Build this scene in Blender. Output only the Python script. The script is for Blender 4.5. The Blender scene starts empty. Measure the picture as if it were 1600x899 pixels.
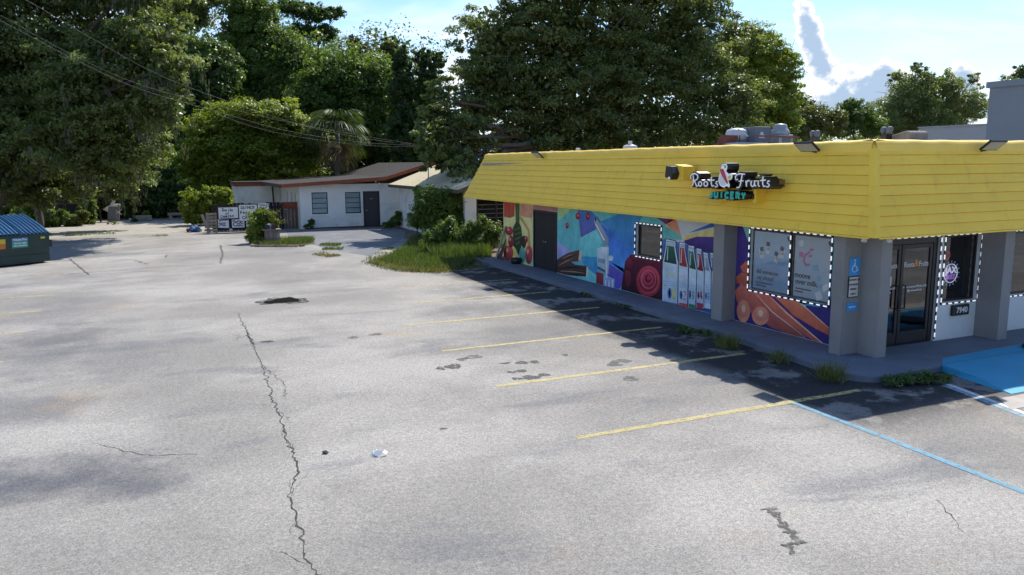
import bpy, bmesh, math, random
import numpy as np
from mathutils import Vector, Matrix
R=math.radians
random.seed(7)
SC=bpy.context.scene
COL=SC.collection

# ------------------------------------------------------------------ camera
CAM_H=3.617; F_PX=1229.16
YAW,PITCH,ROLL=R(24.214),R(8.987),R(-0.402)
_f=Vector((math.sin(YAW)*math.cos(PITCH),math.cos(YAW)*math.cos(PITCH),-math.sin(PITCH)))
_r0=Vector((math.cos(YAW),-math.sin(YAW),0)); _u0=_r0.cross(_f)
_r=_r0*math.cos(ROLL)+_u0*math.sin(ROLL); _u=-_r0*math.sin(ROLL)+_u0*math.cos(ROLL)
cam=bpy.data.cameras.new('camera'); cam.sensor_width=36; cam.lens=36*F_PX/1600; cam.clip_end=2000; cam.clip_start=.1
camo=bpy.data.objects.new('camera',cam); COL.objects.link(camo)
camo.matrix_world=Matrix(((_r.x,_u.x,-_f.x,0),(_r.y,_u.y,-_f.y,0),(_r.z,_u.z,-_f.z,CAM_H),(0,0,0,1)))
SC.camera=camo
def ray(x,y): return _f+_r*((x-800)/F_PX)-_u*((y-449.5)/F_PX)
def at(x,y,Y):
    "point of the photograph's (x, y) at world depth Y"
    d=ray(x,y); t=Y/d.y; return Vector((d.x*t,Y,CAM_H+d.z*t))
def px_size(p): return (p-Vector((0,0,CAM_H))).dot(_f)/F_PX

# ------------------------------------------------------------------ sky and sun
SUN=Vector((2.65,2.15,3.97)).normalized()
SUN_EL=math.asin(SUN.z); SUN_AZ=math.atan2(SUN.x,SUN.y)
W=bpy.data.worlds.new('World'); SC.world=W; W.use_nodes=True; W.cycles.sampling_method='NONE'
def N(nt,typ,**kw):
    n=nt.nodes.new(typ)
    for k,v in kw.items():
        if k=='ins':
            for i,x in v.items(): n.inputs[i].default_value=x
        else: setattr(n,k,v)
    return n
def L(nt,a,ao,b,bi): nt.links.new(a.outputs[ao],b.inputs[bi])
def mathn(nt,op,a,b=None,c=None,clamp=False):
    n=nt.nodes.new('ShaderNodeMath'); n.operation=op; n.use_clamp=clamp
    for i,v in enumerate((a,b,c)):
        if v is None: continue
        if isinstance(v,(int,float)): n.inputs[i].default_value=v
        else: nt.links.new(v,n.inputs[i])
    return n.outputs[0]
def smooth(nt,v,a,b):
    n=nt.nodes.new('ShaderNodeMapRange'); n.interpolation_type='SMOOTHSTEP'
    nt.links.new(v,n.inputs[0]); n.inputs[1].default_value=a; n.inputs[2].default_value=b
    return n.outputs[0]
nt=W.node_tree; nt.nodes.clear()
sky=N(nt,'ShaderNodeTexSky',sky_type='NISHITA',sun_disc=False,sun_elevation=SUN_EL,sun_rotation=SUN_AZ,air_density=1.0,dust_density=.5,ozone_density=1.6)
bg=N(nt,'ShaderNodeBackground',ins={1:.125})
tint=N(nt,'ShaderNodeVectorMath',operation='MULTIPLY',ins={1:(.64,.83,1.06)}); L(nt,sky,0,tint,0); L(nt,tint,0,bg,0)
tc=N(nt,'ShaderNodeTexCoord'); sep=N(nt,'ShaderNodeSeparateXYZ'); L(nt,tc,'Generated',sep,0)
az=mathn(nt,'MULTIPLY',mathn(nt,'ARCTAN2',sep.outputs[0],sep.outputs[1]),57.2958)
el=mathn(nt,'MULTIPLY',mathn(nt,'ARCSINE',sep.outputs[2]),57.2958)
def noise(nt,vec,scale,detail=5,rough=.55,dist=0.,off=(0,0,0),sc=(1,1,1)):
    mp=N(nt,'ShaderNodeMapping',ins={1:off,3:sc}); nt.links.new(vec,mp.inputs[0])
    n=N(nt,'ShaderNodeTexNoise',ins={'Scale':scale,'Detail':detail,'Roughness':rough,'Distortion':dist}); nt.links.new(mp.outputs[0],n.inputs['Vector'])
    return n.outputs[0]
gen=tc.outputs['Generated']
# thin streaky high cloud and haze over the whole sky, heavier near the horizon
cir=noise(nt,gen,3.2,4,.6,.4,(3,1,0),(1,1,5))
veil=smooth(nt,cir,.44,.74)
lowv=smooth(nt,el,13,3)
veil=mathn(nt,'ADD',mathn(nt,'MULTIPLY',mathn(nt,'MULTIPLY',veil,mathn(nt,'MULTIPLY_ADD',smooth(nt,el,60,12),.5,.5)),.62),mathn(nt,'MULTIPLY',lowv,.36),clamp=True)
# piled cumulus: heaps along the horizon, one tall tower
bump=noise(nt,gen,34,4,.62,0,(0,0,0),(1,1,1.3))
bump2=noise(nt,gen,9,2,.55,0,(5,2,0),(1,1,1.6))
def heap(a0,e0,wa,we,lean=0.):
    da=mathn(nt,'SUBTRACT',az,a0)
    de=mathn(nt,'SUBTRACT',el,e0)
    da=mathn(nt,'ADD',da,mathn(nt,'MULTIPLY',de,lean))
    q=mathn(nt,'ADD',mathn(nt,'POWER',mathn(nt,'ABSOLUTE',mathn(nt,'DIVIDE',da,wa)),2.),mathn(nt,'POWER',mathn(nt,'ABSOLUTE',mathn(nt,'DIVIDE',de,we)),2.))
    return mathn(nt,'SUBTRACT',1.,mathn(nt,'SQRT',q))
h=mathn(nt,'SUBTRACT',mathn(nt,'MULTIPLY',mathn(nt,'SUBTRACT',noise(nt,gen,5,3,.5,0,(1,8,4),(1,1,2)),.5),2.2),mathn(nt,'DIVIDE',el,16.))
for a in ((44.9,7.0,1.05,3.3,.42),(46.6,3.4,3.2,1.9,0),(48.6,4.6,2.4,1.9,0),(53.6,4.8,1.0,1.2,0),(57,4.2,2.4,1.3,0),(42,3.6,2.4,1.6,0)): h=mathn(nt,'MAXIMUM',h,heap(*a))
dens=mathn(nt,'ADD',h,mathn(nt,'MULTIPLY',mathn(nt,'SUBTRACT',bump,.5),1.9))
dens=mathn(nt,'ADD',dens,mathn(nt,'MULTIPLY',mathn(nt,'SUBTRACT',bump2,.5),.7))
cmask=smooth(nt,dens,-.03,.15)
core=smooth(nt,dens,.09,.62)
ccol=N(nt,'ShaderNodeMix',data_type='RGBA',ins={6:(1.0,1.0,1.0,1),7:(.38,.50,.66,1)}); nt.links.new(core,ccol.inputs[0])
bgv=N(nt,'ShaderNodeBackground',ins={0:(.90,.96,1.0,1),1:.86})
bgc=N(nt,'ShaderNodeBackground',ins={1:.84}); L(nt,ccol,2,bgc,0)
m1=N(nt,'ShaderNodeMixShader'); nt.links.new(veil,m1.inputs[0]); L(nt,bg,0,m1,1); L(nt,bgv,0,m1,2)
m2=N(nt,'ShaderNodeMixShader'); nt.links.new(cmask,m2.inputs[0]); L(nt,m1,0,m2,1); L(nt,bgc,0,m2,2)
wo=N(nt,'ShaderNodeOutputWorld'); L(nt,m2,0,wo,0)
sl=bpy.data.lights.new('sun','SUN'); sl.energy=4.2; sl.angle=R(.53); sl.color=(1,.945,.85)
slo=bpy.data.objects.new('sun',sl); COL.objects.link(slo); slo.rotation_euler=(-SUN).to_track_quat('-Z','Y').to_euler(); slo.location=(30,30,40)
SC.view_settings.view_transform='Standard'; SC.view_settings.look='None'; SC.view_settings.exposure=.58; SC.view_settings.gamma=1
SC.render.engine='CYCLES'; SC.cycles.max_bounces=6; SC.cycles.diffuse_bounces=4; SC.cycles.adaptive_threshold=.025; SC.cycles.transmission_bounces=5; SC.cycles.transparent_max_bounces=8; SC.cycles.sample_clamp_indirect=6

# ------------------------------------------------------------------ helpers
ORG={}
def lin(c):
    if isinstance(c,str): c=[int(c[i:i+2],16)/255 for i in (0,2,4)]; return tuple(((x/12.92) if x<=.04045 else ((x+.055)/1.055)**2.4) for x in c)
    return tuple(c)
MATS={}
def mat(name,col=(.5,.5,.5),rough=.7,spec=.4,metal=0.,var=.12,scale=3.,bump=0.,bscale=40.,emit=0.,stain=0.,scol=(.1,.09,.08),sscale=.8,rnd=0.,coat=0.,streak=0.,ragged=0.):
    "plain painted / worn surface: base colour with mottling, optional stains and relief"
    if name in MATS: return MATS[name]
    m=bpy.data.materials.new(name); m.use_nodes=True; nt=m.node_tree; b=nt.nodes['Principled BSDF']
    col=lin(col)
    b.inputs['Roughness'].default_value=rough; b.inputs['Metallic'].default_value=metal; b.inputs['Specular IOR Level'].default_value=spec; b.inputs['Coat Weight'].default_value=coat
    geo=N(nt,'ShaderNodeNewGeometry'); pos=geo.outputs['Position']
    v=noise(nt,pos,scale,3,.6)
    f=mathn(nt,'MULTIPLY_ADD',mathn(nt,'SUBTRACT',v,.5),var*4,1.)
    if rnd:
        oi=N(nt,'ShaderNodeObjectInfo'); f=mathn(nt,'MULTIPLY',f,mathn(nt,'MULTIPLY_ADD',oi.outputs['Random'],rnd*2,1-rnd))
    mul=N(nt,'ShaderNodeVectorMath',operation='SCALE',ins={0:col}); nt.links.new(f,mul.inputs['Scale'])
    out=mul.outputs[0]
    if streak:
        st_=smooth(nt,noise(nt,pos,5.,4,.6,0,(2,5,0),(1,1,.05)),.54,.74); mx=N(nt,'ShaderNodeMix',data_type='RGBA',ins={7:(*[c*.62 for c in col],1)}); nt.links.new(mathn(nt,'MULTIPLY',st_,streak),mx.inputs[0]); nt.links.new(out,mx.inputs[6]); out=mx.outputs[2]
    if stain:
        s=smooth(nt,noise(nt,pos,sscale,4,.65,0,(7,3,1)),.52,.72)
        mx=N(nt,'ShaderNodeMix',data_type='RGBA',ins={7:(*lin(scol),1)}); nt.links.new(mathn(nt,'MULTIPLY',s,stain),mx.inputs[0]); nt.links.new(out,mx.inputs[6]); out=mx.outputs[2]
    nt.links.new(out,b.inputs['Base Color'])
    if bump:
        bp=N(nt,'ShaderNodeBump',ins={'Strength':bump,'Distance':.02}); nt.links.new(noise(nt,pos,bscale,2,.6),bp.inputs['Height']); L(nt,bp,0,b,'Normal')
    if emit: b.inputs['Emission Color'].default_value=(*col,1); b.inputs['Emission Strength'].default_value=emit
    if ragged:
        tr=N(nt,'ShaderNodeBsdfTransparent'); ms=N(nt,'ShaderNodeMixShader'); nt.links.new(smooth(nt,noise(nt,pos,ragged,5,.7),.36,.56),ms.inputs[0]); L(nt,tr,0,ms,1); L(nt,b,0,ms,2); L(nt,ms,0,nt.nodes['Material Output'],0)
    MATS[name]=m; return m
class MB:
    def __init__(s): s.v=[]; s.f=[]; s.c=[]; s.mi=[]
    def face(s,pts,col=None,mi=0):
        b=len(s.v); s.v+= [tuple(p) for p in pts]; s.f.append(list(range(b,b+len(pts)))); s.c.append(col); s.mi.append(mi)
    def mesh(s,vs,fs,mi=0):
        b=len(s.v); s.v+=[tuple(p) for p in vs]
        for f in fs: s.f.append([b+i for i in f]); s.c.append(None); s.mi.append(mi)
    def box(s,c,d,rz=0.,mi=0,ax=None):
        "box of size d about c; rz turns it, or ax=(x,y,z axes) places it"
        c=Vector(c); x,y,z=[k/2 for k in d]
        if ax: X,Y,Z=[Vector(a) for a in ax]
        else: X=Vector((math.cos(rz),math.sin(rz),0)); Y=Vector((-math.sin(rz),math.cos(rz),0)); Z=Vector((0,0,1))
        vs=[c+X*x*i+Y*y*j+Z*z*k for k in (-1,1) for j in (-1,1) for i in (-1,1)]
        s.mesh(vs,[(0,2,3,1),(4,5,7,6),(0,1,5,4),(2,6,7,3),(0,4,6,2),(1,3,7,5)],mi); return s
    def b2(s,a,b,mi=0):
        return s.box([(a[i]+b[i])/2 for i in range(3)],[abs(b[i]-a[i]) for i in range(3)],mi=mi)
    def prism(s,poly,off,mi=0):
        "polygon (3D points) pushed along off"
        n=len(poly); off=Vector(off); a=[Vector(p) for p in poly]; b=[p+off for p in a]
        s.mesh(a+b,[tuple(range(n))[::-1],tuple(range(n,2*n))]+[(i,(i+1)%n,n+(i+1)%n,n+i) for i in range(n)],mi); return s
    def tube(s,pts,rad,n=6,cap=True,mi=0):
        pts=[Vector(p) for p in pts]; k=len(pts)
        if not isinstance(rad,(list,tuple)): rad=[rad]*k
        vs=[]; up=None
        for i in range(k):
            t=(pts[min(i+1,k-1)]-pts[max(i-1,0)])
            if t.length<1e-9: t=Vector((0,0,1))
            t.normalize()
            if up is None: up=Vector((0,0,1)) if abs(t.z)<.9 else Vector((1,0,0))
            x=t.cross(up)
            if x.length<1e-6: x=t.orthogonal()
            x.normalize(); y=x.cross(t); up=y
            for j in range(n):
                a=2*math.pi*j/n; vs.append(pts[i]+x*math.cos(a)*rad[i]+y*math.sin(a)*rad[i])
        fs=[(i*n+j,i*n+(j+1)%n,(i+1)*n+(j+1)%n,(i+1)*n+j) for i in range(k-1) for j in range(n)]
        if cap: fs+=[tuple(range(n))[::-1],tuple(range((k-1)*n,k*n))]
        s.mesh(vs,fs,mi); return s
    def lathe(s,c,prof,n=20,mi=0,ax='z'):
        "profile [(radius, height)] spun about a vertical (or x) axis through c"
        vs=[];c=Vector(c)
        for r,h in prof:
            for j in range(n):
                a=2*math.pi*j/n
                vs.append(c+(Vector((r*math.cos(a),r*math.sin(a),h)) if ax=='z' else Vector((h,r*math.cos(a),r*math.sin(a))) if ax=='x' else Vector((r*math.cos(a),h,r*math.sin(a)))))
        k=len(prof)
        fs=[(i*n+j,i*n+(j+1)%n,(i+1)*n+(j+1)%n,(i+1)*n+j) for i in range(k-1) for j in range(n)]+[tuple(range(n))[::-1],tuple(range((k-1)*n,k*n))]
        s.mesh(vs,fs,mi); return s
    def build(s,name,m,parent=None,smooth=False,bevel=0.,kind=None,recalc=True):
        o0=ORG.get(parent.name,Vector((0,0,0))) if parent else Vector((0,0,0))
        me=bpy.data.meshes.new(name); me.from_pydata([tuple(Vector(v)-o0) for v in s.v],[],s.f); me.update()
        ms=m if isinstance(m,(list,tuple)) else [m]
        for x in ms: me.materials.append(x)
        if len(ms)>1: me.polygons.foreach_set('material_index',s.mi)
        if any(c is not None for c in s.c):
            at_=me.color_attributes.new('paint','FLOAT_COLOR','CORNER'); k=0
            for p,c in zip(me.polygons,s.c):
                n=len(p.vertices)
                for j in range(n):
                    cc=c[j%len(c)] if isinstance(c,list) else (c or (1,1,1)); at_.data[k].color=(*cc,1); k+=1
        if recalc:
            bm=bmesh.new(); bm.from_mesh(me); bmesh.ops.recalc_face_normals(bm,faces=bm.faces); bm.to_mesh(me); bm.free()
        if smooth: me.polygons.foreach_set('use_smooth',[True]*len(me.polygons))
        o=bpy.data.objects.new(name,me); COL.objects.link(o)
        if parent: o.parent=parent
        ORG[o.name]=o0
        if bevel:
            md=o.modifiers.new('bevel','BEVEL'); md.width=bevel; md.segments=2; md.limit_method='ANGLE'; md.angle_limit=R(40)
        if kind: o['kind']=kind
        return o
def thing(name,label,cat,loc=(0,0,0),group=None):
    o=bpy.data.objects.new(name,None); COL.objects.link(o); o.location=loc; o.empty_display_size=.1
    o['label']=label; o['category']=cat
    if group: o['group']=group
    ORG[o.name]=Vector(loc); return o
def tag(o,label,cat,group=None):
    o['label']=label; o['category']=cat
    if group: o['group']=group
    return o
def struct(o): o['kind']='structure'; return o
def text_mesh(txt,size,extr=.002,bold=0.,align='CENTER'):
    cu=bpy.data.curves.new('t','FONT'); cu.body=txt; cu.size=size; cu.extrude=extr; cu.offset=bold; cu.align_x=align; cu.align_y='CENTER'; cu.resolution_u=3
    o=bpy.data.objects.new('t',cu); COL.objects.link(o)
    me=bpy.data.meshes.new_from_object(o); bpy.data.objects.remove(o); bpy.data.curves.remove(cu)
    return me
def text(name,txt,size,o,ux,uy,m,parent,extr=.002,bold=0.,align='CENTER',wide=1.):
    "flat lettering: centre o, reading direction ux, up direction uy"
    me=text_mesh(txt,size,extr,bold,align); ux=Vector(ux).normalized(); uy=Vector(uy).normalized(); n=ux.cross(uy)
    o0=ORG.get(parent.name,Vector((0,0,0))) if parent else Vector((0,0,0)); o=Vector(o)-o0
    for v in me.vertices:
        c=v.co.copy(); v.co=o+ux*c.x*wide+uy*c.y+n*c.z
    me.materials.clear(); me.materials.append(m); me.name=name
    ob=bpy.data.objects.new(name,me); COL.objects.link(ob)
    if parent: ob.parent=parent
    ORG[ob.name]=o0
    if len(txt)>1: ob['kind']='stuff'
    return ob
def ribbon(pts,w):
    "2D outline of a stroke of width w along pts"
    P=[Vector(p).to_2d() for p in pts]; n=len(P); l=[];r=[]
    for i in range(n):
        a=(P[i]-P[i-1]) if i else (P[1]-P[0]); b=(P[i+1]-P[i]) if i<n-1 else a
        a=a.normalized(); b=b.normalized(); t=(a+b)
        t=t.normalized() if t.length>1e-4 else b
        m=Vector((-t.y,t.x)); k=min(1.6,1/max(.45,m.dot(Vector((-b.y,b.x)))))
        l.append(P[i]+m*w/2*k); r.append(P[i]-m*w/2*k)
    return l,r
MURAL=[
('painted_fruit_panel',1,[(26.5,2.234),(24.03,2.335),(24.04,0.128),(25.13,0.128),(26.54,0.128)],'e0cf86','d8b95a'),
('painted_fruit_panel',2,[(26.49,2.273),(25.48,2.275),(25.53,1.744),(25.93,1.663),(26.46,1.682)],'c0392f','a3482f'),
('painted_fruit_panel',2,[(25.09,2.273),(24.05,2.28),(24.07,1.775),(24.66,1.758),(25.08,1.826)],'cf9476','c77f5c'),
('painted_fruit_panel',3,[(25.05,1.828),(24.28,1.361),(24.24,0.759),(24.45,0.739),(24.4,1.297),(25.1,1.694)],'b98a4c',None),
('painted_fruit_panel',2,[(25.35,0.196),(24.06,0.152),(24.06,0.336),(24.67,0.569),(25.3,0.354)],'58a99b','7cc0a0'),
('painted_pineapple',4,[(25.46,2.276),(25.09,2.292),(25.11,1.544),(24.94,1.387),(24.88,1.037),(24.91,0.771),(25.2,0.365),(25.4,0.574),(25.66,0.703),(25.66,1.317),(25.42,1.543)],'3c4a2a','2c3422'),
('painted_pineapple',5,[(25.57,1.286),(24.99,1.403),(24.96,1.367),(25.55,1.241)],'59632f',None),
('painted_pineapple',5,[(25.52,1.118),(25.02,1.232),(24.99,1.197),(25.5,1.073)],'59632f',None),
('painted_pineapple',5,[(25.46,0.95),(25.04,1.061),(25.02,1.025),(25.45,0.906)],'59632f',None),
('painted_pineapple',5,[(25.41,0.783),(25.07,0.889),(25.05,0.853),(25.39,0.739)],'59632f',None),
('painted_pineapple',5,[(25.42,2.24),(25.35,2.243),(25.34,1.567),(25.42,1.543)],'4c6a34',None),
('painted_pineapple',5,[(25.3,2.276),(25.23,2.278),(25.22,1.575),(25.29,1.551)],'4c6a34',None),
('painted_pineapple',5,[(25.17,2.266),(25.1,2.269),(25.09,1.583),(25.16,1.559)],'4c6a34',None),
('painted_tomato',5,[(25.652,1.21),(25.672,1.154),(25.728,1.101),(25.813,1.058),(25.918,1.031),(26.03,1.022),(26.136,1.033),(26.222,1.062),(26.278,1.107),(26.297,1.162),(26.276,1.22),(26.218,1.273),(26.13,1.316),(26.024,1.343),(25.912,1.35),(25.808,1.339),(25.724,1.309),(25.67,1.264)],'b5343a','7a2028'),
('painted_tomato',6,[(25.96,1.244),(25.98,1.216),(26.03,1.196),(26.09,1.191),(26.14,1.204),(26.16,1.23),(26.14,1.258),(26.09,1.278),(26.03,1.282),(25.98,1.269)],'e08a72',None),
('painted_tomato',5,[(25.637,0.428),(25.663,0.332),(25.736,0.243),(25.847,0.171),(25.984,0.128),(26.131,0.128),(26.269,0.128),(26.382,0.175),(26.455,0.25),(26.479,0.343),(26.451,0.441),(26.375,0.531),(26.26,0.603),(26.12,0.649),(25.974,0.662),(25.839,0.642),(25.73,0.592),(25.66,0.518)],'c9422f','7a2028'),
('painted_tomato',6,[(26.05,0.482),(26.07,0.435),(26.14,0.401),(26.21,0.393),(26.28,0.414),(26.3,0.458),(26.27,0.505),(26.21,0.539),(26.13,0.547),(26.07,0.525)],'e08a72',None),
('painted_tomato',5,[(24.046,0.521),(24.064,0.409),(24.115,0.306),(24.192,0.225),(24.286,0.176),(24.387,0.165),(24.483,0.193),(24.561,0.257),(24.611,0.351),(24.628,0.462),(24.609,0.576),(24.557,0.68),(24.478,0.76),(24.382,0.808),(24.281,0.817),(24.187,0.787),(24.112,0.722),(24.063,0.63)],'c13a35','7a2028'),
('painted_tomato',6,[(24.33,0.606),(24.35,0.551),(24.39,0.514),(24.44,0.508),(24.49,0.537),(24.5,0.589),(24.49,0.645),(24.44,0.682),(24.39,0.687),(24.34,0.658)],'e08a72',None),
('painted_tomato',5,[(24.415,1.016),(24.424,0.973),(24.448,0.933),(24.485,0.901),(24.53,0.882),(24.578,0.878),(24.623,0.889),(24.66,0.914),(24.684,0.95),(24.692,0.993),(24.683,1.037),(24.659,1.077),(24.621,1.108),(24.576,1.127),(24.528,1.13),(24.483,1.119),(24.447,1.094),(24.423,1.058)],'9c2f38','7a2028'),
('painted_tomato',6,[(24.55,1.049),(24.56,1.028),(24.58,1.013),(24.6,1.011),(24.62,1.022),(24.63,1.042),(24.62,1.064),(24.6,1.078),(24.58,1.08),(24.56,1.069)],'e08a72',None),
('painted_tomato',5,[(25.593,0.843),(25.609,0.766),(25.652,0.695),(25.717,0.639),(25.797,0.605),(25.882,0.597),(25.962,0.616),(26.027,0.66),(26.069,0.725),(26.083,0.801),(26.066,0.879),(26.022,0.951),(25.955,1.007),(25.875,1.04),(25.79,1.047),(25.711,1.026),(25.647,0.982),(25.606,0.918)],'8c2c35','7a2028'),
('painted_tomato',6,[(25.83,0.901),(25.84,0.863),(25.88,0.837),(25.93,0.833),(25.96,0.853),(25.98,0.889),(25.96,0.927),(25.93,0.953),(25.88,0.957),(25.84,0.937)],'e08a72',None),
('painted_squash',5,[(24.6,0.464),(24.62,0.359),(24.68,0.266),(24.77,0.197),(24.87,0.165),(24.97,0.175),(25.06,0.224),(25.11,0.307),(25.13,0.41),(25.11,0.517),(25.05,0.611),(24.96,0.678),(24.86,0.708),(24.76,0.697),(24.68,0.647),(24.62,0.565)],'4f9a8c','2f6e68'),
('painted_squash',4,[(25.61,0.669),(25.34,0.58),(25.16,0.217),(25.34,0.128),(25.52,0.331),(25.7,0.525)],'d9c455','b98f35'),
('painted_squash',4,[(24.56,0.915),(24.58,0.813),(24.63,0.728),(24.71,0.676),(24.8,0.668),(24.87,0.706),(24.93,0.782),(24.94,0.881),(24.92,0.984),(24.87,1.069),(24.79,1.12),(24.7,1.127),(24.63,1.089),(24.58,1.013)],'3e2f2c',None),
('painted_lintel',1,[(24.02,2.335),(21.91,2.335),(22.13,2.076),(22.27,2.089),(23.94,2.059),(24.02,2.055)],'8d5a78','b07a6a'),
('painted_colour_field',1,[(22.25,2.307),(21.2,2.335),(19.64,2.335),(17.37,2.335),(16.41,2.335),(16.31,0.128),(18.77,0.128),(21.32,0.128),(22.22,0.128)],'57a8a6','4aa0a8'),
('painted_colour_field',2,[(22.23,2.308),(21.27,2.264),(21.67,2.032),(22.19,1.776)],'a8b86a','7db58a'),
('painted_colour_field',2,[(22.22,1.131),(21.25,0.888),(21.77,0.756),(22.22,0.6)],'9a93c0','7f86b5'),
('painted_colour_field',3,[(20.93,2.297),(20.28,2.277),(19.75,2.074),(19.52,1.94),(19.65,1.751),(20.69,1.392),(20.83,1.891)],'2f6fae','5b4a9a'),
('painted_colour_field',2,[(20.7,1.391),(19.66,1.751),(19.48,1.354),(19.7,0.886),(20.64,0.81),(20.89,0.986)],'6cc4c0','4fb0b0'),
('painted_colour_field',2,[(19.56,1.938),(18.3,2.297),(17.31,2.335),(17.62,2.002),(17.69,1.237),(17.98,1.27),(18.81,1.605)],'2d7fb0','2a6ea8'),
('painted_colour_field',3,[(19.55,1.889),(17.73,1.249),(17.97,1.131),(18.2,0.936),(18.24,0.584),(19.03,0.779),(19.13,1.385)],'2a55b4','2f86c8'),
('painted_colour_field',2,[(19.03,0.778),(18.25,0.615),(18.27,0.359),(18.5,0.128),(19.26,0.128),(19.15,0.634)],'5c4aa4','3d3d98'),
('painted_colour_field',3,[(19.03,0.844),(18.78,0.774),(18.27,0.612),(18.31,0.734)],'8fcfdc',None),
('painted_colour_field',2,[(20.68,0.817),(19.72,0.894),(19.71,0.35),(20.22,0.507),(20.57,0.604)],'1f8ab4','2a74a8'),
('painted_colour_field',2,[(21.39,0.128),(20.26,0.485),(19.72,0.348),(19.75,0.128),(20.46,0.128)],'66bcb6','4ea8ac'),
('painted_colour_field',3,[(17.04,2.312),(16.0,2.31),(16.05,2.203),(16.38,2.077)],'4d2f6e','702f58'),
('painted_colour_field',3,[(16.0,2.31),(15.72,1.841),(16.14,1.973),(16.38,2.077)],'c8644a','d88a5c'),
('painted_colour_field',2,[(16.55,2.065),(16.14,1.973),(15.73,1.841),(15.68,1.741),(16.49,1.703)],'5aa49a',None),
('painted_colour_field',3,[(15.72,1.832),(15.12,1.975),(14.47,2.128),(14.45,1.908),(15.3,1.788),(15.61,1.753)],'d8c070','c8a860'),
('painted_colour_field',3,[(15.45,1.93),(14.47,2.266),(14.46,2.15)],'2a4a9a','2a66ae'),
('painted_colour_field',4,[(15.62,1.729),(15.12,1.87),(14.45,1.919),(14.43,1.542),(15.01,1.541),(15.48,1.656)],'4a2f7a','35265e'),
('painted_colour_field',2,[(16.54,1.668),(16.38,1.712),(14.57,1.584),(14.34,0.128),(16.48,0.128)],'3a6a9c','2c4a84'),
('painted_cherry',5,[(20.75,2.032),(20.77,1.984),(20.8,1.944),(20.86,1.919),(20.92,1.915),(20.98,1.933),(21.02,1.969),(21.04,2.016),(21.02,2.065),(20.98,2.105),(20.93,2.13),(20.86,2.133),(20.81,2.115),(20.77,2.079)],'a82a3a','7c1c2c'),
('painted_cherry',6,[(20.83,2.042),(20.84,2.018),(20.87,2.006),(20.91,2.014),(20.92,2.036),(20.91,2.06),(20.88,2.072),(20.84,2.064)],'e08090',None),
('painted_cherry',5,[(20.16,2.053),(20.18,2.003),(20.21,1.961),(20.26,1.936),(20.31,1.933),(20.36,1.952),(20.39,1.99),(20.41,2.039),(20.39,2.089),(20.36,2.131),(20.31,2.156),(20.26,2.158),(20.21,2.139),(20.18,2.101)],'a82a3a','7c1c2c'),
('painted_cherry',6,[(20.23,2.063),(20.24,2.038),(20.27,2.026),(20.3,2.034),(20.31,2.058),(20.3,2.083),(20.27,2.095),(20.24,2.086)],'e08090',None),
('painted_cherry',5,[(21.48,1.695),(21.48,1.652),(21.51,1.615),(21.55,1.593),(21.59,1.59),(21.63,1.607),(21.66,1.639),(21.67,1.682),(21.66,1.726),(21.63,1.762),(21.59,1.784),(21.55,1.786),(21.51,1.77),(21.48,1.737)],'a82a3a','7c1c2c'),
('painted_cherry',6,[(21.52,1.706),(21.53,1.685),(21.55,1.674),(21.58,1.681),(21.59,1.702),(21.58,1.723),(21.55,1.734),(21.53,1.727)],'e08090',None),
('painted_log',4,[(22.35,0.255),(22.23,0.563),(21.54,0.834),(20.81,1.001),(20.64,0.984),(20.7,0.694),(20.91,0.635),(21.31,0.591),(21.06,0.521),(20.3,0.572),(20.29,0.252),(20.87,0.191),(21.68,0.134),(22.23,0.14)],'5c4136','3a2a26'),
('painted_log',6,[(20.76,0.999),(20.59,0.988),(20.66,0.677),(20.84,0.678)],'c9b79a','b39c7c'),
('painted_log',6,[(20.32,0.563),(20.24,0.552),(20.26,0.256),(20.36,0.236)],'c9b79a',None),
('painted_log',5,[(22.14,0.499),(21.5,0.724),(20.88,0.883),(20.88,0.866),(21.5,0.682),(22.14,0.473)],'2b1f1c',None),
('painted_log',5,[(22.11,0.393),(21.63,0.585),(21.16,0.713),(21.16,0.696),(21.63,0.542),(22.11,0.368)],'8a6a54',None),
('painted_log',5,[(22.14,0.279),(21.53,0.407),(20.95,0.474),(20.94,0.456),(21.53,0.364),(22.14,0.253)],'2b1f1c',None),
('painted_log',5,[(21.99,0.224),(21.2,0.313),(20.45,0.342),(20.45,0.325),(21.2,0.27),(21.99,0.198)],'8a6a54',None),
('painted_log',5,[(21.53,0.387),(20.94,0.467),(20.38,0.488),(20.38,0.471),(20.94,0.425),(21.53,0.362)],'2b1f1c',None),
('painted_log',5,[(21.84,0.642),(21.5,0.769),(21.17,0.837),(21.16,0.819),(21.5,0.726),(21.84,0.616)],'8a6a54',None),
('painted_log',5,[(21.31,0.2),(20.84,0.269),(20.38,0.282),(20.38,0.264),(20.83,0.227),(21.31,0.175)],'2b1f1c',None),
('painted_juicer',5,[(19.92,1.915),(19.89,2.023),(19.81,2.041),(19.35,1.708),(19.09,1.486),(19.09,1.34),(19.44,1.22),(19.39,1.362),(19.7,1.632)],'8f9aa6','6f7c8c'),
('painted_juicer',6,[(19.85,1.853),(19.79,1.874),(19.29,1.436),(19.36,1.405)],'d5dce0',None),
('painted_juicer',6,[(19.9,2.015),(19.8,2.041),(19.77,1.957),(19.85,1.932)],'3a3338',None),
('painted_juicer',5,[(19.73,1.15),(19.5,1.221),(19.08,1.254),(19.07,0.48),(19.27,0.468),(19.7,0.569)],'b4c2c8','8298a8'),
('painted_juicer',6,[(19.62,1.11),(19.27,1.161),(19.26,0.982),(19.65,0.975)],'d7e0e0','9fb2ba'),
('painted_juicer',6,[(19.66,0.874),(19.27,0.883),(19.27,0.752),(19.66,0.757)],'6f8494',None),
('painted_juicer',6,[(19.7,0.636),(19.25,0.573),(19.26,0.49),(19.7,0.569)],'46566a',None),
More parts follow.
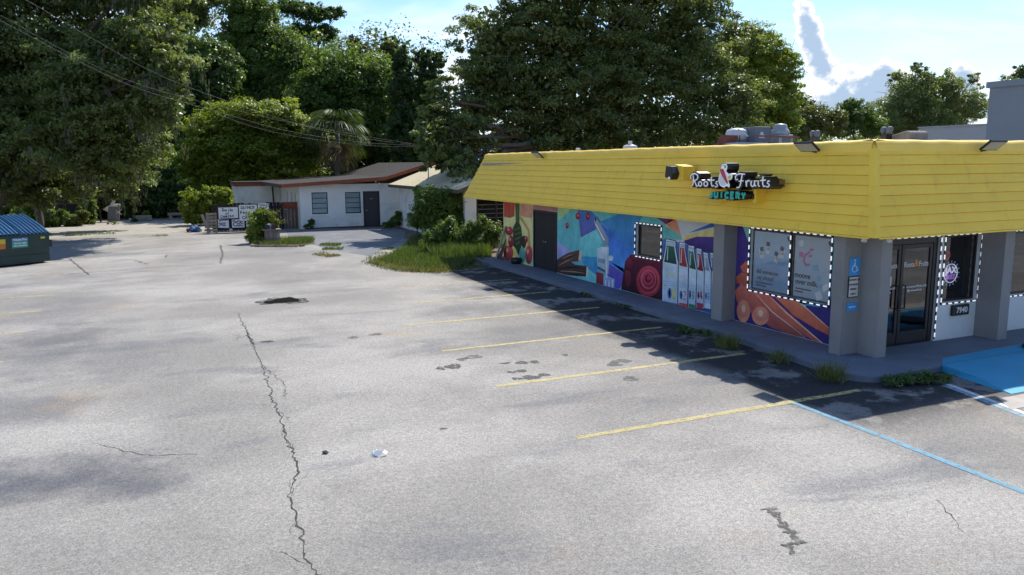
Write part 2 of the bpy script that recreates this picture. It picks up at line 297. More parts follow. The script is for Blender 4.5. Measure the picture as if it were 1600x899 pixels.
('painted_juicer',7,[(19.23,1.213),(19.16,1.22),(19.13,0.375),(19.2,0.365)],'e4ecec',None),
('painted_juicer',6,[(18.82,0.963),(18.84,0.928),(18.87,0.897),(18.93,0.877),(18.99,0.87),(19.04,0.879),(19.08,0.902),(19.09,0.934),(19.08,0.97),(19.05,1.001),(18.99,1.021),(18.93,1.027),(18.88,1.018),(18.84,0.995)],'9fb4bc','c8d2d0'),
('painted_juicer',5,[(19.76,0.461),(19.35,0.465),(19.37,0.128),(19.76,0.128)],'8c2630','6a1a28'),
('painted_juicer',5,[(19.34,0.381),(19.14,0.423),(18.75,0.375),(18.75,0.128),(19.35,0.128)],'8ea4c0','6f7fb4'),
('painted_juicer',6,[(19.25,0.292),(19.2,0.292),(19.2,0.128),(19.25,0.128)],'c8d4e2',None),
('painted_juicer',6,[(19.07,0.317),(19.02,0.317),(19.01,0.128),(19.06,0.128)],'c8d4e2',None),
('painted_juicer',6,[(18.88,0.341),(18.83,0.341),(18.83,0.128),(18.88,0.134)],'c8d4e2',None),
('painted_beet',4,[(18.3,0.609),(18.22,0.933),(17.97,1.141),(17.64,1.205),(16.47,1.191),(16.46,0.128),(17.39,0.128),(18.4,0.133)],'5c1830','2a0e1c'),
('painted_beet',5,[(17.84,0.914),(17.86,0.819),(17.92,0.743),(18.01,0.707),(18.1,0.721),(18.17,0.782),(18.2,0.873),(18.18,0.969),(18.11,1.045),(18.02,1.08),(17.93,1.064),(17.86,1.004)],'7a1f34','4c1428'),
('painted_beet',5,[(17.55,1.099),(17.57,1.045),(17.64,0.999),(17.74,0.974),(17.84,0.977),(17.91,1.007),(17.94,1.057),(17.92,1.112),(17.84,1.158),(17.75,1.182),(17.65,1.179),(17.57,1.148)],'7a1f34','4c1428'),
('painted_beet',5,[(17.08,1.12),(17.11,1.066),(17.19,1.019),(17.3,0.992),(17.42,0.993),(17.51,1.021),(17.55,1.069),(17.52,1.124),(17.43,1.171),(17.31,1.197),(17.2,1.195),(17.11,1.167)],'7a1f34','4c1428'),
('painted_beet',5,[(16.59,1.114),(16.62,1.052),(16.71,0.999),(16.83,0.968),(16.96,0.969),(17.06,1.002),(17.1,1.058),(17.06,1.121),(16.97,1.175),(16.84,1.204),(16.72,1.202),(16.62,1.169)],'7a1f34','4c1428'),
('painted_beet',5,[(17.92,0.532),(17.93,0.405),(17.98,0.306),(18.05,0.262),(18.13,0.285),(18.19,0.37),(18.21,0.493),(18.2,0.622),(18.14,0.72),(18.07,0.762),(18.0,0.738),(17.94,0.653)],'7a1f34','4c1428'),
('painted_beet',6,[(16.525,0.615),(16.542,0.498),(16.602,0.385),(16.7,0.282),(16.829,0.199),(16.98,0.143),(17.141,0.128),(17.299,0.129),(17.44,0.173),(17.552,0.248),(17.626,0.348),(17.654,0.464),(17.634,0.586),(17.567,0.705),(17.461,0.808),(17.325,0.889),(17.17,0.94),(17.01,0.959),(16.857,0.944),(16.723,0.897),(16.619,0.822),(16.551,0.726)],'8c1f30',None),
('painted_beet',7,[(16.57,0.649),(16.585,0.546),(16.638,0.446),(16.724,0.356),(16.838,0.284),(16.971,0.235),(17.112,0.214),(17.251,0.223),(17.374,0.262),(17.473,0.328),(17.537,0.416),(17.561,0.518),(17.544,0.625),(17.486,0.729),(17.393,0.819),(17.274,0.89),(17.138,0.935),(16.997,0.952),(16.863,0.938),(16.745,0.897),(16.653,0.831),(16.593,0.746)],'b83044',None),
('painted_beet',8,[(16.665,0.618),(16.678,0.529),(16.724,0.442),(16.799,0.364),(16.898,0.301),(17.014,0.259),(17.136,0.241),(17.255,0.249),(17.362,0.283),(17.447,0.34),(17.502,0.416),(17.523,0.504),(17.508,0.596),(17.458,0.686),(17.378,0.764),(17.275,0.826),(17.158,0.865),(17.036,0.88),(16.919,0.869),(16.817,0.833),(16.737,0.776),(16.685,0.703)],'7a1626',None),
('painted_beet',9,[(16.719,0.649),(16.73,0.574),(16.769,0.5),(16.833,0.435),(16.916,0.383),(17.013,0.347),(17.116,0.333),(17.217,0.34),(17.306,0.369),(17.377,0.417),(17.423,0.48),(17.441,0.554),(17.428,0.632),(17.387,0.707),(17.32,0.773),(17.233,0.824),(17.135,0.857),(17.032,0.87),(16.934,0.86),(16.847,0.83),(16.78,0.782),(16.736,0.72)],'c04454',None),
('painted_beet',10,[(16.755,0.629),(16.765,0.567),(16.796,0.508),(16.848,0.455),(16.916,0.412),(16.995,0.384),(17.078,0.372),(17.159,0.378),(17.232,0.401),(17.289,0.44),(17.326,0.492),(17.341,0.551),(17.33,0.614),(17.297,0.675),(17.243,0.728),(17.173,0.77),(17.093,0.798),(17.01,0.808),(16.93,0.8),(16.86,0.776),(16.805,0.737),(16.769,0.687)],'8c1c2e',None),
('painted_beet',11,[(16.851,0.65),(16.858,0.603),(16.883,0.557),(16.923,0.516),(16.976,0.484),(17.036,0.462),(17.101,0.453),(17.163,0.458),(17.219,0.476),(17.263,0.506),(17.291,0.546),(17.302,0.592),(17.295,0.64),(17.269,0.686),(17.227,0.727),(17.174,0.76),(17.112,0.781),(17.048,0.789),(16.986,0.783),(16.932,0.764),(16.889,0.734),(16.862,0.695)],'b83448',None),
('painted_beet',12,[(16.914,0.632),(16.919,0.598),(16.937,0.566),(16.965,0.537),(17.002,0.515),(17.044,0.5),(17.089,0.493),(17.133,0.497),(17.172,0.51),(17.202,0.531),(17.222,0.558),(17.23,0.59),(17.225,0.624),(17.207,0.656),(17.178,0.685),(17.14,0.708),(17.097,0.723),(17.052,0.728),(17.009,0.724),(16.971,0.711),(16.941,0.69),(16.922,0.663)],'6e1020',None),
('painted_beet',13,[(16.947,0.656),(16.95,0.637),(16.96,0.618),(16.977,0.602),(16.998,0.589),(17.022,0.581),(17.048,0.577),(17.072,0.579),(17.094,0.587),(17.112,0.599),(17.123,0.614),(17.127,0.633),(17.124,0.652),(17.114,0.67),(17.098,0.687),(17.077,0.699),(17.052,0.708),(17.027,0.711),(17.002,0.709),(16.98,0.702),(16.963,0.69),(16.952,0.674)],'a82c40',None),
('painted_bottle',5,[(16.365,1.596),(16.269,1.594),(16.122,1.597),(16.026,1.595),(15.929,1.593),(15.899,1.499),(15.867,1.405),(15.835,1.311),(15.801,1.218),(15.793,0.913),(15.789,0.652),(15.786,0.389),(15.782,0.128),(15.935,0.128),(16.091,0.128),(16.3,0.128),(16.461,0.128),(16.466,0.353),(16.471,0.602),(16.478,0.896),(16.481,1.143),(16.463,1.199),(16.447,1.254),(16.431,1.31),(16.416,1.365),(16.402,1.423),(16.389,1.481),(16.377,1.539)],'27325c','1c2444'),
('painted_bottle',5,[(16.36,1.726),(16.26,1.721),(16.12,1.719),(16.02,1.714),(15.92,1.709),(15.92,1.68),(15.91,1.65),(15.91,1.621),(15.9,1.591),(16.01,1.59),(16.12,1.59),(16.27,1.585),(16.38,1.584),(16.37,1.62),(16.37,1.655),(16.36,1.691)],'27325c',None),
('painted_bottle',6,[(16.33,1.71),(16.24,1.705),(16.14,1.699),(16.04,1.694),(15.94,1.689),(15.94,1.66),(15.93,1.631),(15.93,1.601),(15.92,1.572),(16.03,1.571),(16.14,1.57),(16.24,1.569),(16.35,1.569),(16.35,1.604),(16.34,1.639),(16.34,1.675)],'c4d2d8','8fa6b2'),
('painted_bottle',6,[(16.335,1.576),(16.24,1.574),(16.144,1.572),(16.047,1.571),(15.95,1.569),(15.92,1.475),(15.888,1.381),(15.856,1.287),(15.822,1.193),(15.816,0.933),(15.812,0.671),(15.809,0.409),(15.805,0.145),(15.959,0.142),(16.114,0.138),(16.273,0.135),(16.433,0.132),(16.438,0.381),(16.443,0.629),(16.448,0.876),(16.451,1.123),(16.434,1.179),(16.417,1.235),(16.401,1.29),(16.386,1.345),(16.372,1.403),(16.359,1.461),(16.347,1.519)],'d5dee2','aabac6'),
('painted_bottle',7,[(16.3,1.555),(16.223,1.555),(16.144,1.554),(16.066,1.554),(15.988,1.554),(15.957,1.446),(15.924,1.338),(15.89,1.231),(15.863,1.123),(15.993,1.124),(16.126,1.126),(16.26,1.128),(16.394,1.13),(16.381,1.185),(16.369,1.24),(16.357,1.295),(16.346,1.349),(16.334,1.401),(16.322,1.453),(16.311,1.504)],'2c5c48','1d3f38'),
('painted_bottle',8,[(16.42,1.115),(16.27,1.111),(16.13,1.107),(15.99,1.104),(15.85,1.1),(15.85,0.863),(15.85,0.625),(15.84,0.386),(15.84,0.146),(15.98,0.145),(16.11,0.145),(16.25,0.144),(16.4,0.144),(16.4,0.388),(16.41,0.631),(16.41,0.873)],'b2c0d0','93a6bc'),
('painted_bottle',9,[(16.04,0.378),(16.04,0.316),(16.07,0.264),(16.1,0.231),(16.14,0.225),(16.18,0.247),(16.2,0.292),(16.21,0.352),(16.21,0.415),(16.18,0.467),(16.15,0.499),(16.11,0.505),(16.07,0.483),(16.05,0.438)],'4a5f7c',None),
('painted_bottle',9,[(16.09,0.371),(16.09,0.32),(16.11,0.287),(16.13,0.283),(16.15,0.311),(16.16,0.36),(16.16,0.41),(16.14,0.444),(16.12,0.447),(16.1,0.419)],'b4c0c8',None),
('painted_bottle',9,[(15.99,0.507),(15.92,0.53),(15.89,0.263),(16.0,0.256)],'d6c04a',None),
('painted_bottle',9,[(16.02,0.273),(15.87,0.276),(15.88,0.244),(16.02,0.239)],'d6c04a',None),
('painted_bottle',9,[(16.17,0.88),(15.93,0.864),(15.93,0.819),(16.17,0.834)],'cfc070',None),
('painted_bottle',7,[(16.34,1.661),(15.94,1.672),(15.93,1.657),(16.34,1.645)],'6f8494',None),
('painted_bottle',8,[(16.25,1.523),(16.23,1.522),(16.24,1.186),(16.28,1.192)],'b9cfc8',None),
('painted_bottle',9,[(16.36,0.65),(15.94,0.688),(15.94,0.676),(16.36,0.638)],'7c90a8',None),
('painted_bottle',9,[(16.35,0.601),(15.93,0.64),(15.93,0.628),(16.35,0.589)],'7c90a8',None),
('painted_bottle',9,[(16.35,0.552),(15.93,0.592),(15.93,0.58),(16.35,0.54)],'7c90a8',None),
('painted_bottle',5,[(15.805,1.593),(15.753,1.592),(15.7,1.591),(15.599,1.594),(15.546,1.593),(15.511,1.477),(15.472,1.361),(15.43,1.246),(15.389,1.131),(15.384,0.842),(15.381,0.596),(15.378,0.35),(15.376,0.128),(15.464,0.128),(15.554,0.128),(15.693,0.128),(15.784,0.128),(15.792,0.332),(15.8,0.593),(15.81,0.897),(15.814,1.156),(15.813,1.266),(15.81,1.375),(15.808,1.484)],'27325c','1c2444'),
('painted_bottle',5,[(15.79,1.696),(15.74,1.694),(15.68,1.691),(15.58,1.693),(15.53,1.69),(15.52,1.666),(15.52,1.641),(15.52,1.616),(15.52,1.591),(15.58,1.59),(15.68,1.585),(15.75,1.583),(15.81,1.582),(15.8,1.611),(15.8,1.639),(15.8,1.668)],'27325c',None),
('painted_bottle',6,[(15.77,1.681),(15.71,1.678),(15.66,1.676),(15.6,1.674),(15.54,1.671),(15.54,1.647),(15.54,1.622),(15.54,1.597),(15.54,1.572),(15.6,1.571),(15.66,1.569),(15.72,1.568),(15.78,1.567),(15.78,1.595),(15.78,1.624),(15.77,1.652)],'c4d2d8','8fa6b2'),
('painted_bottle',6,[(15.777,1.573),(15.725,1.572),(15.672,1.571),(15.619,1.57),(15.567,1.569),(15.531,1.453),(15.492,1.337),(15.45,1.222),(15.409,1.107),(15.406,0.862),(15.403,0.616),(15.401,0.369),(15.398,0.128),(15.487,0.128),(15.576,0.128),(15.667,0.128),(15.758,0.128),(15.766,0.359),(15.773,0.619),(15.781,0.878),(15.786,1.137),(15.784,1.246),(15.782,1.356),(15.78,1.465)],'d5dee2','aabac6'),
('painted_bottle',7,[(15.76,1.557),(15.71,1.556),(15.67,1.554),(15.63,1.552),(15.58,1.55),(15.55,1.438),(15.52,1.326),(15.48,1.215),(15.44,1.103),(15.52,1.105),(15.6,1.107),(15.68,1.109),(15.76,1.111),(15.76,1.223),(15.76,1.334),(15.76,1.446)],'b83a36','8c2a2c'),
('painted_bottle',8,[(15.76,1.104),(15.68,1.101),(15.59,1.097),(15.51,1.094),(15.42,1.091),(15.42,0.874),(15.41,0.656),(15.41,0.438),(15.4,0.219),(15.48,0.216),(15.57,0.212),(15.65,0.209),(15.73,0.206),(15.74,0.431),(15.75,0.656),(15.76,0.881)],'b2c0d0','93a6bc'),
('painted_bottle',8,[(15.73,0.197),(15.65,0.2),(15.56,0.204),(15.48,0.207),(15.4,0.21),(15.4,0.189),(15.4,0.167),(15.4,0.145),(15.4,0.128),(15.49,0.128),(15.57,0.128),(15.65,0.128),(15.74,0.128),(15.74,0.128),(15.74,0.15),(15.73,0.174)],'b83a36',None),
('painted_bottle',9,[(15.59,0.399),(15.6,0.349),(15.61,0.307),(15.63,0.282),(15.65,0.278),(15.68,0.297),(15.7,0.334),(15.7,0.383),(15.7,0.433),(15.69,0.475),(15.66,0.5),(15.64,0.503),(15.62,0.485),(15.6,0.447)],'4a5f7c',None),
('painted_bottle',9,[(15.62,0.394),(15.63,0.354),(15.64,0.327),(15.65,0.325),(15.66,0.348),(15.67,0.387),(15.67,0.428),(15.66,0.455),(15.64,0.457),(15.63,0.434)],'b4c0c8',None),
('painted_bottle',9,[(15.56,0.508),(15.47,0.515),(15.46,0.434),(15.55,0.325),(15.45,0.334),(15.45,0.299),(15.57,0.291),(15.5,0.428),(15.51,0.474),(15.56,0.473)],'c05a4a',None),
('painted_bottle',9,[(15.71,0.907),(15.5,0.904),(15.5,0.815),(15.71,0.824)],'c9a8b0',None),
('painted_bottle',7,[(15.78,1.632),(15.54,1.631),(15.53,1.616),(15.78,1.617)],'6f8494',None),
('painted_bottle',8,[(15.69,1.529),(15.67,1.528),(15.67,1.18),(15.71,1.185)],'b9cfc8',None),
('painted_bottle',9,[(15.73,0.694),(15.47,0.71),(15.47,0.698),(15.72,0.682)],'7c90a8',None),
('painted_bottle',9,[(15.72,0.646),(15.47,0.663),(15.47,0.651),(15.72,0.634)],'7c90a8',None),
('painted_bottle',9,[(15.72,0.598),(15.47,0.616),(15.47,0.604),(15.72,0.586)],'7c90a8',None),
('painted_bottle',5,[(15.436,1.545),(15.385,1.544),(15.334,1.543),(15.236,1.547),(15.185,1.546),(15.156,1.441),(15.125,1.335),(15.092,1.231),(15.058,1.126),(15.057,0.846),(15.058,0.609),(15.059,0.37),(15.061,0.131),(15.129,0.128),(15.244,0.128),(15.313,0.128),(15.383,0.128),(15.387,0.349),(15.39,0.591),(15.394,0.831),(15.399,1.115),(15.411,1.222),(15.421,1.33),(15.429,1.437)],'27325c','1c2444'),
('painted_bottle',5,[(15.45,1.651),(15.39,1.65),(15.34,1.649),(15.24,1.652),(15.19,1.651),(15.18,1.624),(15.18,1.597),(15.18,1.569),(15.18,1.542),(15.24,1.541),(15.33,1.536),(15.39,1.535),(15.45,1.534),(15.45,1.563),(15.45,1.592),(15.45,1.621)],'27325c',None),
('painted_bottle',6,[(15.42,1.636),(15.37,1.635),(15.31,1.634),(15.26,1.633),(15.2,1.633),(15.2,1.605),(15.2,1.578),(15.2,1.551),(15.2,1.523),(15.25,1.522),(15.31,1.521),(15.37,1.52),(15.42,1.519),(15.42,1.548),(15.42,1.577),(15.42,1.606)],'c4d2d8','8fa6b2'),
('painted_bottle',6,[(15.409,1.526),(15.358,1.525),(15.307,1.524),(15.255,1.523),(15.204,1.523),(15.176,1.417),(15.145,1.312),(15.111,1.207),(15.077,1.102),(15.079,0.865),(15.08,0.628),(15.081,0.389),(15.082,0.15),(15.15,0.146),(15.219,0.142),(15.288,0.138),(15.358,0.134),(15.361,0.376),(15.365,0.617),(15.368,0.857),(15.371,1.096),(15.383,1.204),(15.394,1.311),(15.402,1.418)],'d5dee2','aabac6'),
('painted_bottle',7,[(15.39,1.505),(15.34,1.505),(15.3,1.504),(15.26,1.504),(15.22,1.504),(15.19,1.399),(15.16,1.294),(15.13,1.189),(15.1,1.085),(15.16,1.088),(15.23,1.092),(15.29,1.095),(15.35,1.099),(15.36,1.2),(15.37,1.302),(15.38,1.403)],'2f6a50','1f4a40'),
('painted_bottle',8,[(15.35,1.093),(15.29,1.089),(15.22,1.085),(15.16,1.081),(15.09,1.078),(15.09,0.869),(15.09,0.661),(15.09,0.451),(15.08,0.241),(15.15,0.24),(15.21,0.24),(15.27,0.239),(15.34,0.238),(15.34,0.453),(15.35,0.667),(15.35,0.88)],'b2c0d0','93a6bc'),
('painted_bottle',8,[(15.34,0.232),(15.28,0.234),(15.21,0.235),(15.15,0.236),(15.09,0.237),(15.09,0.216),(15.09,0.195),(15.09,0.173),(15.09,0.152),(15.15,0.149),(15.22,0.146),(15.28,0.142),(15.34,0.139),(15.34,0.163),(15.34,0.186),(15.34,0.209)],'2f6a50',None),
('painted_bottle',9,[(15.26,0.464),(15.26,0.416),(15.27,0.375),(15.28,0.351),(15.3,0.348),(15.32,0.367),(15.33,0.404),(15.34,0.452),(15.34,0.501),(15.33,0.542),(15.31,0.566),(15.29,0.568),(15.28,0.549),(15.26,0.512)],'4a5f7c',None),
('painted_bottle',9,[(15.28,0.461),(15.28,0.421),(15.29,0.396),(15.3,0.394),(15.31,0.417),(15.31,0.456),(15.31,0.496),(15.3,0.521),(15.29,0.523),(15.29,0.5)],'b4c0c8',None),
('painted_bottle',9,[(15.23,0.551),(15.14,0.552),(15.18,0.475),(15.13,0.439),(15.16,0.356),(15.23,0.356),(15.18,0.411),(15.22,0.458),(15.19,0.515),(15.23,0.516)],'4a8c74',None),
('painted_bottle',7,[(15.42,1.59),(15.19,1.588),(15.19,1.574),(15.42,1.575)],'6f8494',None),
('painted_bottle',8,[(15.32,1.476),(15.3,1.475),(15.31,1.162),(15.34,1.167)],'b9cfc8',None),
('painted_bottle',9,[(15.34,0.702),(15.13,0.713),(15.13,0.701),(15.34,0.69)],'7c90a8',None),
('painted_bottle',9,[(15.34,0.655),(15.13,0.666),(15.13,0.655),(15.34,0.643)],'7c90a8',None),
('painted_bottle',9,[(15.33,0.608),(15.13,0.62),(15.13,0.608),(15.33,0.597)],'7c90a8',None),
('painted_bottle',5,[(15.121,1.512),(15.079,1.51),(15.037,1.509),(14.95,1.512),(14.908,1.51),(14.88,1.407),(14.849,1.305),(14.815,1.203),(14.782,1.102),(14.773,0.838),(14.766,0.616),(14.759,0.394),(14.752,0.171),(14.819,0.167),(14.887,0.163),(15.001,0.151),(15.069,0.147),(15.072,0.382),(15.075,0.615),(15.078,0.848),(15.081,1.123),(15.094,1.22),(15.104,1.317),(15.113,1.415)],'27325c','1c2444'),
('painted_bottle',5,[(15.12,1.611),(15.08,1.609),(15.04,1.608),(14.95,1.61),(14.91,1.608),(14.91,1.583),(14.91,1.557),(14.91,1.532),(14.91,1.506),(14.95,1.506),(15.03,1.502),(15.08,1.502),(15.12,1.502),(15.12,1.529),(15.12,1.556),(15.12,1.584)],'27325c',None),
('painted_bottle',6,[(15.1,1.596),(15.06,1.594),(15.01,1.593),(14.97,1.591),(14.93,1.59),(14.92,1.564),(14.92,1.539),(14.92,1.513),(14.92,1.488),(14.97,1.487),(15.01,1.487),(15.05,1.487),(15.1,1.487),(15.1,1.514),(15.1,1.541),(15.1,1.569)],'c4d2d8','8fa6b2'),
('painted_bottle',6,[(15.094,1.493),(15.053,1.491),(15.011,1.49),(14.969,1.488),(14.927,1.487),(14.899,1.384),(14.868,1.282),(14.834,1.18),(14.801,1.078),(14.794,0.857),(14.787,0.635),(14.78,0.413),(14.773,0.189),(14.84,0.185),(14.908,0.182),(14.976,0.178),(15.045,0.173),(15.048,0.408),(15.05,0.641),(15.053,0.873),(15.054,1.105),(15.067,1.202),(15.078,1.299),(15.087,1.396)],'d5dee2','aabac6'),
('painted_bottle',7,[(15.07,1.479),(15.04,1.478),(15.0,1.477),(14.97,1.475),(14.94,1.474),(14.91,1.374),(14.88,1.275),(14.85,1.175),(14.82,1.076),(14.87,1.08),(14.93,1.083),(14.98,1.086),(15.04,1.09),(15.05,1.187),(15.05,1.284),(15.06,1.381)],'9c2434','701a28'),
('painted_bottle',8,[(15.04,1.084),(14.98,1.081),(14.92,1.078),(14.87,1.074),(14.81,1.071),(14.8,0.884),(14.8,0.696),(14.79,0.507),(14.79,0.318),(14.85,0.318),(14.91,0.318),(14.97,0.318),(15.03,0.318),(15.03,0.51),(15.03,0.702),(15.04,0.893)],'b2c0d0','93a6bc'),
('painted_bottle',8,[(15.03,0.312),(14.96,0.312),(14.91,0.312),(14.85,0.312),(14.79,0.312),(14.79,0.282),(14.79,0.251),(14.79,0.221),(14.79,0.191),(14.85,0.187),(14.9,0.184),(14.97,0.18),(15.03,0.177),(15.03,0.211),(15.03,0.244),(15.03,0.278)],'9c2434',None),
('painted_bottle',9,[(14.94,0.497),(14.94,0.457),(14.95,0.423),(14.96,0.403),(14.98,0.401),(14.99,0.416),(15.01,0.447),(15.01,0.487),(15.01,0.527),(15.0,0.561),(14.99,0.581),(14.97,0.583),(14.96,0.568),(14.95,0.537)],'5a3040',None),
('painted_bottle',9,[(14.96,0.494),(14.96,0.461),(14.97,0.44),(14.98,0.439),(14.98,0.458),(14.99,0.49),(14.99,0.523),(14.98,0.544),(14.97,0.545),(14.96,0.526)],'b4c0c8',None),
('painted_bottle',9,[(14.89,0.601),(14.85,0.601),(14.83,0.413),(14.88,0.411)],'b0304a',None),
('painted_bottle',9,[(14.93,0.47),(14.81,0.479),(14.81,0.456),(14.93,0.45)],'b0304a',None),
('painted_bottle',9,[(14.93,0.47),(14.89,0.601),(14.88,0.55),(14.9,0.471)],'b0304a',None),
('painted_bottle',7,[(15.1,1.553),(14.92,1.548),(14.92,1.534),(15.1,1.538)],'6f8494',None),
('painted_bottle',8,[(15.01,1.45),(14.99,1.449),(15.0,1.155),(15.03,1.16)],'b9cfc8',None),
('painted_bottle',9,[(15.03,0.736),(14.85,0.744),(14.85,0.732),(15.03,0.725)],'7c90a8',None),
('painted_bottle',9,[(15.02,0.69),(14.84,0.698),(14.84,0.687),(15.02,0.678)],'7c90a8',None),
('painted_bottle',9,[(15.02,0.644),(14.84,0.652),(14.84,0.641),(15.02,0.632)],'7c90a8',None),
('painted_bottle',5,[(14.851,1.453),(14.812,1.452),(14.773,1.45),(14.69,1.453),(14.65,1.451),(14.624,1.371),(14.595,1.291),(14.563,1.211),(14.53,1.132),(14.518,0.871),(14.512,0.651),(14.505,0.43),(14.499,0.208),(14.556,0.206),(14.612,0.203),(14.714,0.193),(14.772,0.191),(14.779,0.423),(14.786,0.654),(14.796,0.927),(14.798,1.157),(14.814,1.231),(14.828,1.305),(14.841,1.379)],'27325c','1c2444'),
('painted_bottle',5,[(14.86,1.539),(14.82,1.536),(14.77,1.534),(14.7,1.534),(14.65,1.532),(14.65,1.51),(14.65,1.489),(14.65,1.468),(14.66,1.447),(14.73,1.443),(14.77,1.443),(14.81,1.443),(14.85,1.443),(14.86,1.467),(14.86,1.491),(14.86,1.515)],'27325c',None),
('painted_bottle',6,[(14.84,1.524),(14.79,1.522),(14.75,1.519),(14.71,1.516),(14.67,1.513),(14.67,1.492),(14.67,1.471),(14.67,1.45),(14.67,1.428),(14.71,1.428),(14.75,1.428),(14.79,1.428),(14.83,1.428),(14.83,1.452),(14.83,1.476),(14.84,1.5)],'c4d2d8','8fa6b2'),
('painted_bottle',6,[(14.825,1.435),(14.786,1.433),(14.747,1.431),(14.708,1.43),(14.668,1.428),(14.642,1.348),(14.613,1.268),(14.582,1.188),(14.548,1.109),(14.538,0.89),(14.532,0.669),(14.526,0.448),(14.519,0.226),(14.576,0.224),(14.633,0.222),(14.69,0.219),(14.748,0.217),(14.755,0.448),(14.763,0.679),(14.77,0.909),(14.772,1.139),(14.788,1.212),(14.802,1.286),(14.815,1.36)],'d5dee2','aabac6'),
('painted_bottle',7,[(14.8,1.415),(14.77,1.414),(14.74,1.412),(14.71,1.411),(14.68,1.41),(14.66,1.333),(14.63,1.257),(14.61,1.181),(14.58,1.106),(14.62,1.11),(14.67,1.114),(14.71,1.119),(14.76,1.123),(14.77,1.196),(14.78,1.269),(14.79,1.342)],'8f9aa4','6f7c8c'),
('painted_bottle',8,[(14.76,1.118),(14.71,1.114),(14.66,1.11),(14.61,1.106),(14.56,1.103),(14.55,0.914),(14.54,0.725),(14.54,0.535),(14.53,0.344),(14.58,0.345),(14.63,0.345),(14.69,0.346),(14.74,0.346),(14.74,0.54),(14.75,0.733),(14.76,0.925)],'aebccb','93a6ba'),
('painted_bottle',9,[(14.66,0.519),(14.66,0.481),(14.67,0.45),(14.69,0.432),(14.7,0.429),(14.71,0.444),(14.72,0.472),(14.73,0.509),(14.73,0.546),(14.72,0.577),(14.71,0.596),(14.69,0.598),(14.68,0.584),(14.67,0.556)],'4a5f7c',None),
('painted_bottle',9,[(14.68,0.516),(14.68,0.485),(14.69,0.466),(14.7,0.464),(14.71,0.482),(14.71,0.512),(14.71,0.542),(14.7,0.562),(14.69,0.563),(14.69,0.546)],'b4c0c8',None),
('painted_bottle',9,[(14.64,0.6),(14.58,0.6),(14.58,0.571),(14.62,0.572),(14.61,0.532),(14.57,0.525),(14.57,0.438),(14.64,0.442),(14.6,0.488),(14.64,0.511)],'4a7cc0',None),
('painted_bottle',7,[(14.84,1.484),(14.66,1.48),(14.66,1.466),(14.84,1.47)],'6f8494',None),
('painted_bottle',8,[(14.75,1.386),(14.73,1.385),(14.74,1.186),(14.77,1.191)],'b9cfc8',None),
('painted_bottle',9,[(14.75,0.767),(14.59,0.772),(14.59,0.761),(14.75,0.756)],'7c90a8',None),
('painted_bottle',9,[(14.75,0.722),(14.59,0.727),(14.59,0.716),(14.75,0.71)],'7c90a8',None),
('painted_bottle',9,[(14.74,0.676),(14.59,0.682),(14.58,0.671),(14.74,0.665)],'7c90a8',None),
('painted_bottle',5,[(14.613,1.467),(14.577,1.465),(14.542,1.463),(14.463,1.465),(14.427,1.464),(14.395,1.168),(14.374,0.827),(14.358,0.527),(14.343,0.226),(14.376,0.222),(14.409,0.219),(14.485,0.208),(14.519,0.205),(14.524,0.427),(14.53,0.648),(14.537,0.911),(14.542,1.131),(14.563,1.214),(14.582,1.298),(14.598,1.382)],'27325c','1c2444'),
('painted_bottle',5,[(14.61,1.555),(14.58,1.554),(14.54,1.553),(14.47,1.555),(14.43,1.554),(14.43,1.531),(14.43,1.508),(14.43,1.485),(14.42,1.463),(14.46,1.462),(14.53,1.458),(14.57,1.457),(14.61,1.457),(14.61,1.482),(14.61,1.506),(14.61,1.531)],'27325c',None),
('painted_bottle',6,[(14.59,1.541),(14.55,1.539),(14.52,1.538),(14.48,1.537),(14.45,1.535),(14.45,1.513),(14.44,1.49),(14.44,1.467),(14.44,1.444),(14.48,1.444),(14.51,1.443),(14.55,1.443),(14.59,1.443),(14.59,1.467),(14.59,1.492),(14.59,1.516)],'c4d2d8','8fa6b2'),
('painted_bottle',6,[(14.587,1.448),(14.552,1.446),(14.516,1.445),(14.481,1.443),(14.445,1.441),(14.413,1.144),(14.394,0.846),(14.378,0.545),(14.363,0.244),(14.396,0.24),(14.429,0.237),(14.462,0.234),(14.496,0.23),(14.501,0.452),(14.506,0.673),(14.512,0.893),(14.516,1.113),(14.537,1.196),(14.556,1.28),(14.573,1.364)],'d5dee2','aabac6'),
('painted_bottle',7,[(14.56,1.428),(14.53,1.427),(14.5,1.426),(14.47,1.425),(14.45,1.424),(14.44,1.35),(14.43,1.275),(14.42,1.2),(14.41,1.126),(14.44,1.123),(14.47,1.121),(14.5,1.119),(14.53,1.117),(14.54,1.195),(14.55,1.273),(14.55,1.351)],'2f5ca0','284a8c'),
('painted_bottle',8,[(14.51,1.099),(14.49,1.101),(14.46,1.102),(14.44,1.103),(14.41,1.104),(14.4,0.921),(14.39,0.738),(14.38,0.555),(14.37,0.371),(14.4,0.369),(14.43,0.367),(14.46,0.365),(14.49,0.363),(14.5,0.548),(14.5,0.732),(14.51,0.916)],'aebccb','93a6ba'),
('painted_bottle',9,[(14.42,0.547),(14.42,0.513),(14.43,0.484),(14.44,0.467),(14.45,0.465),(14.46,0.478),(14.47,0.504),(14.48,0.538),(14.48,0.573),(14.47,0.602),(14.46,0.619),(14.45,0.621),(14.43,0.607),(14.42,0.581)],'2f6ab4',None),
('painted_bottle',9,[(14.44,0.545),(14.44,0.516),(14.44,0.498),(14.45,0.497),(14.46,0.513),(14.46,0.541),(14.46,0.569),(14.46,0.587),(14.45,0.588),(14.44,0.572)],'b4c0c8',None),
('painted_bottle',7,[(14.59,1.501),(14.44,1.494),(14.44,1.48),(14.59,1.487)],'6f8494',None),
('painted_bottle',8,[(14.53,1.398),(14.51,1.398),(14.51,1.212),(14.54,1.217)],'b9cfc8',None),
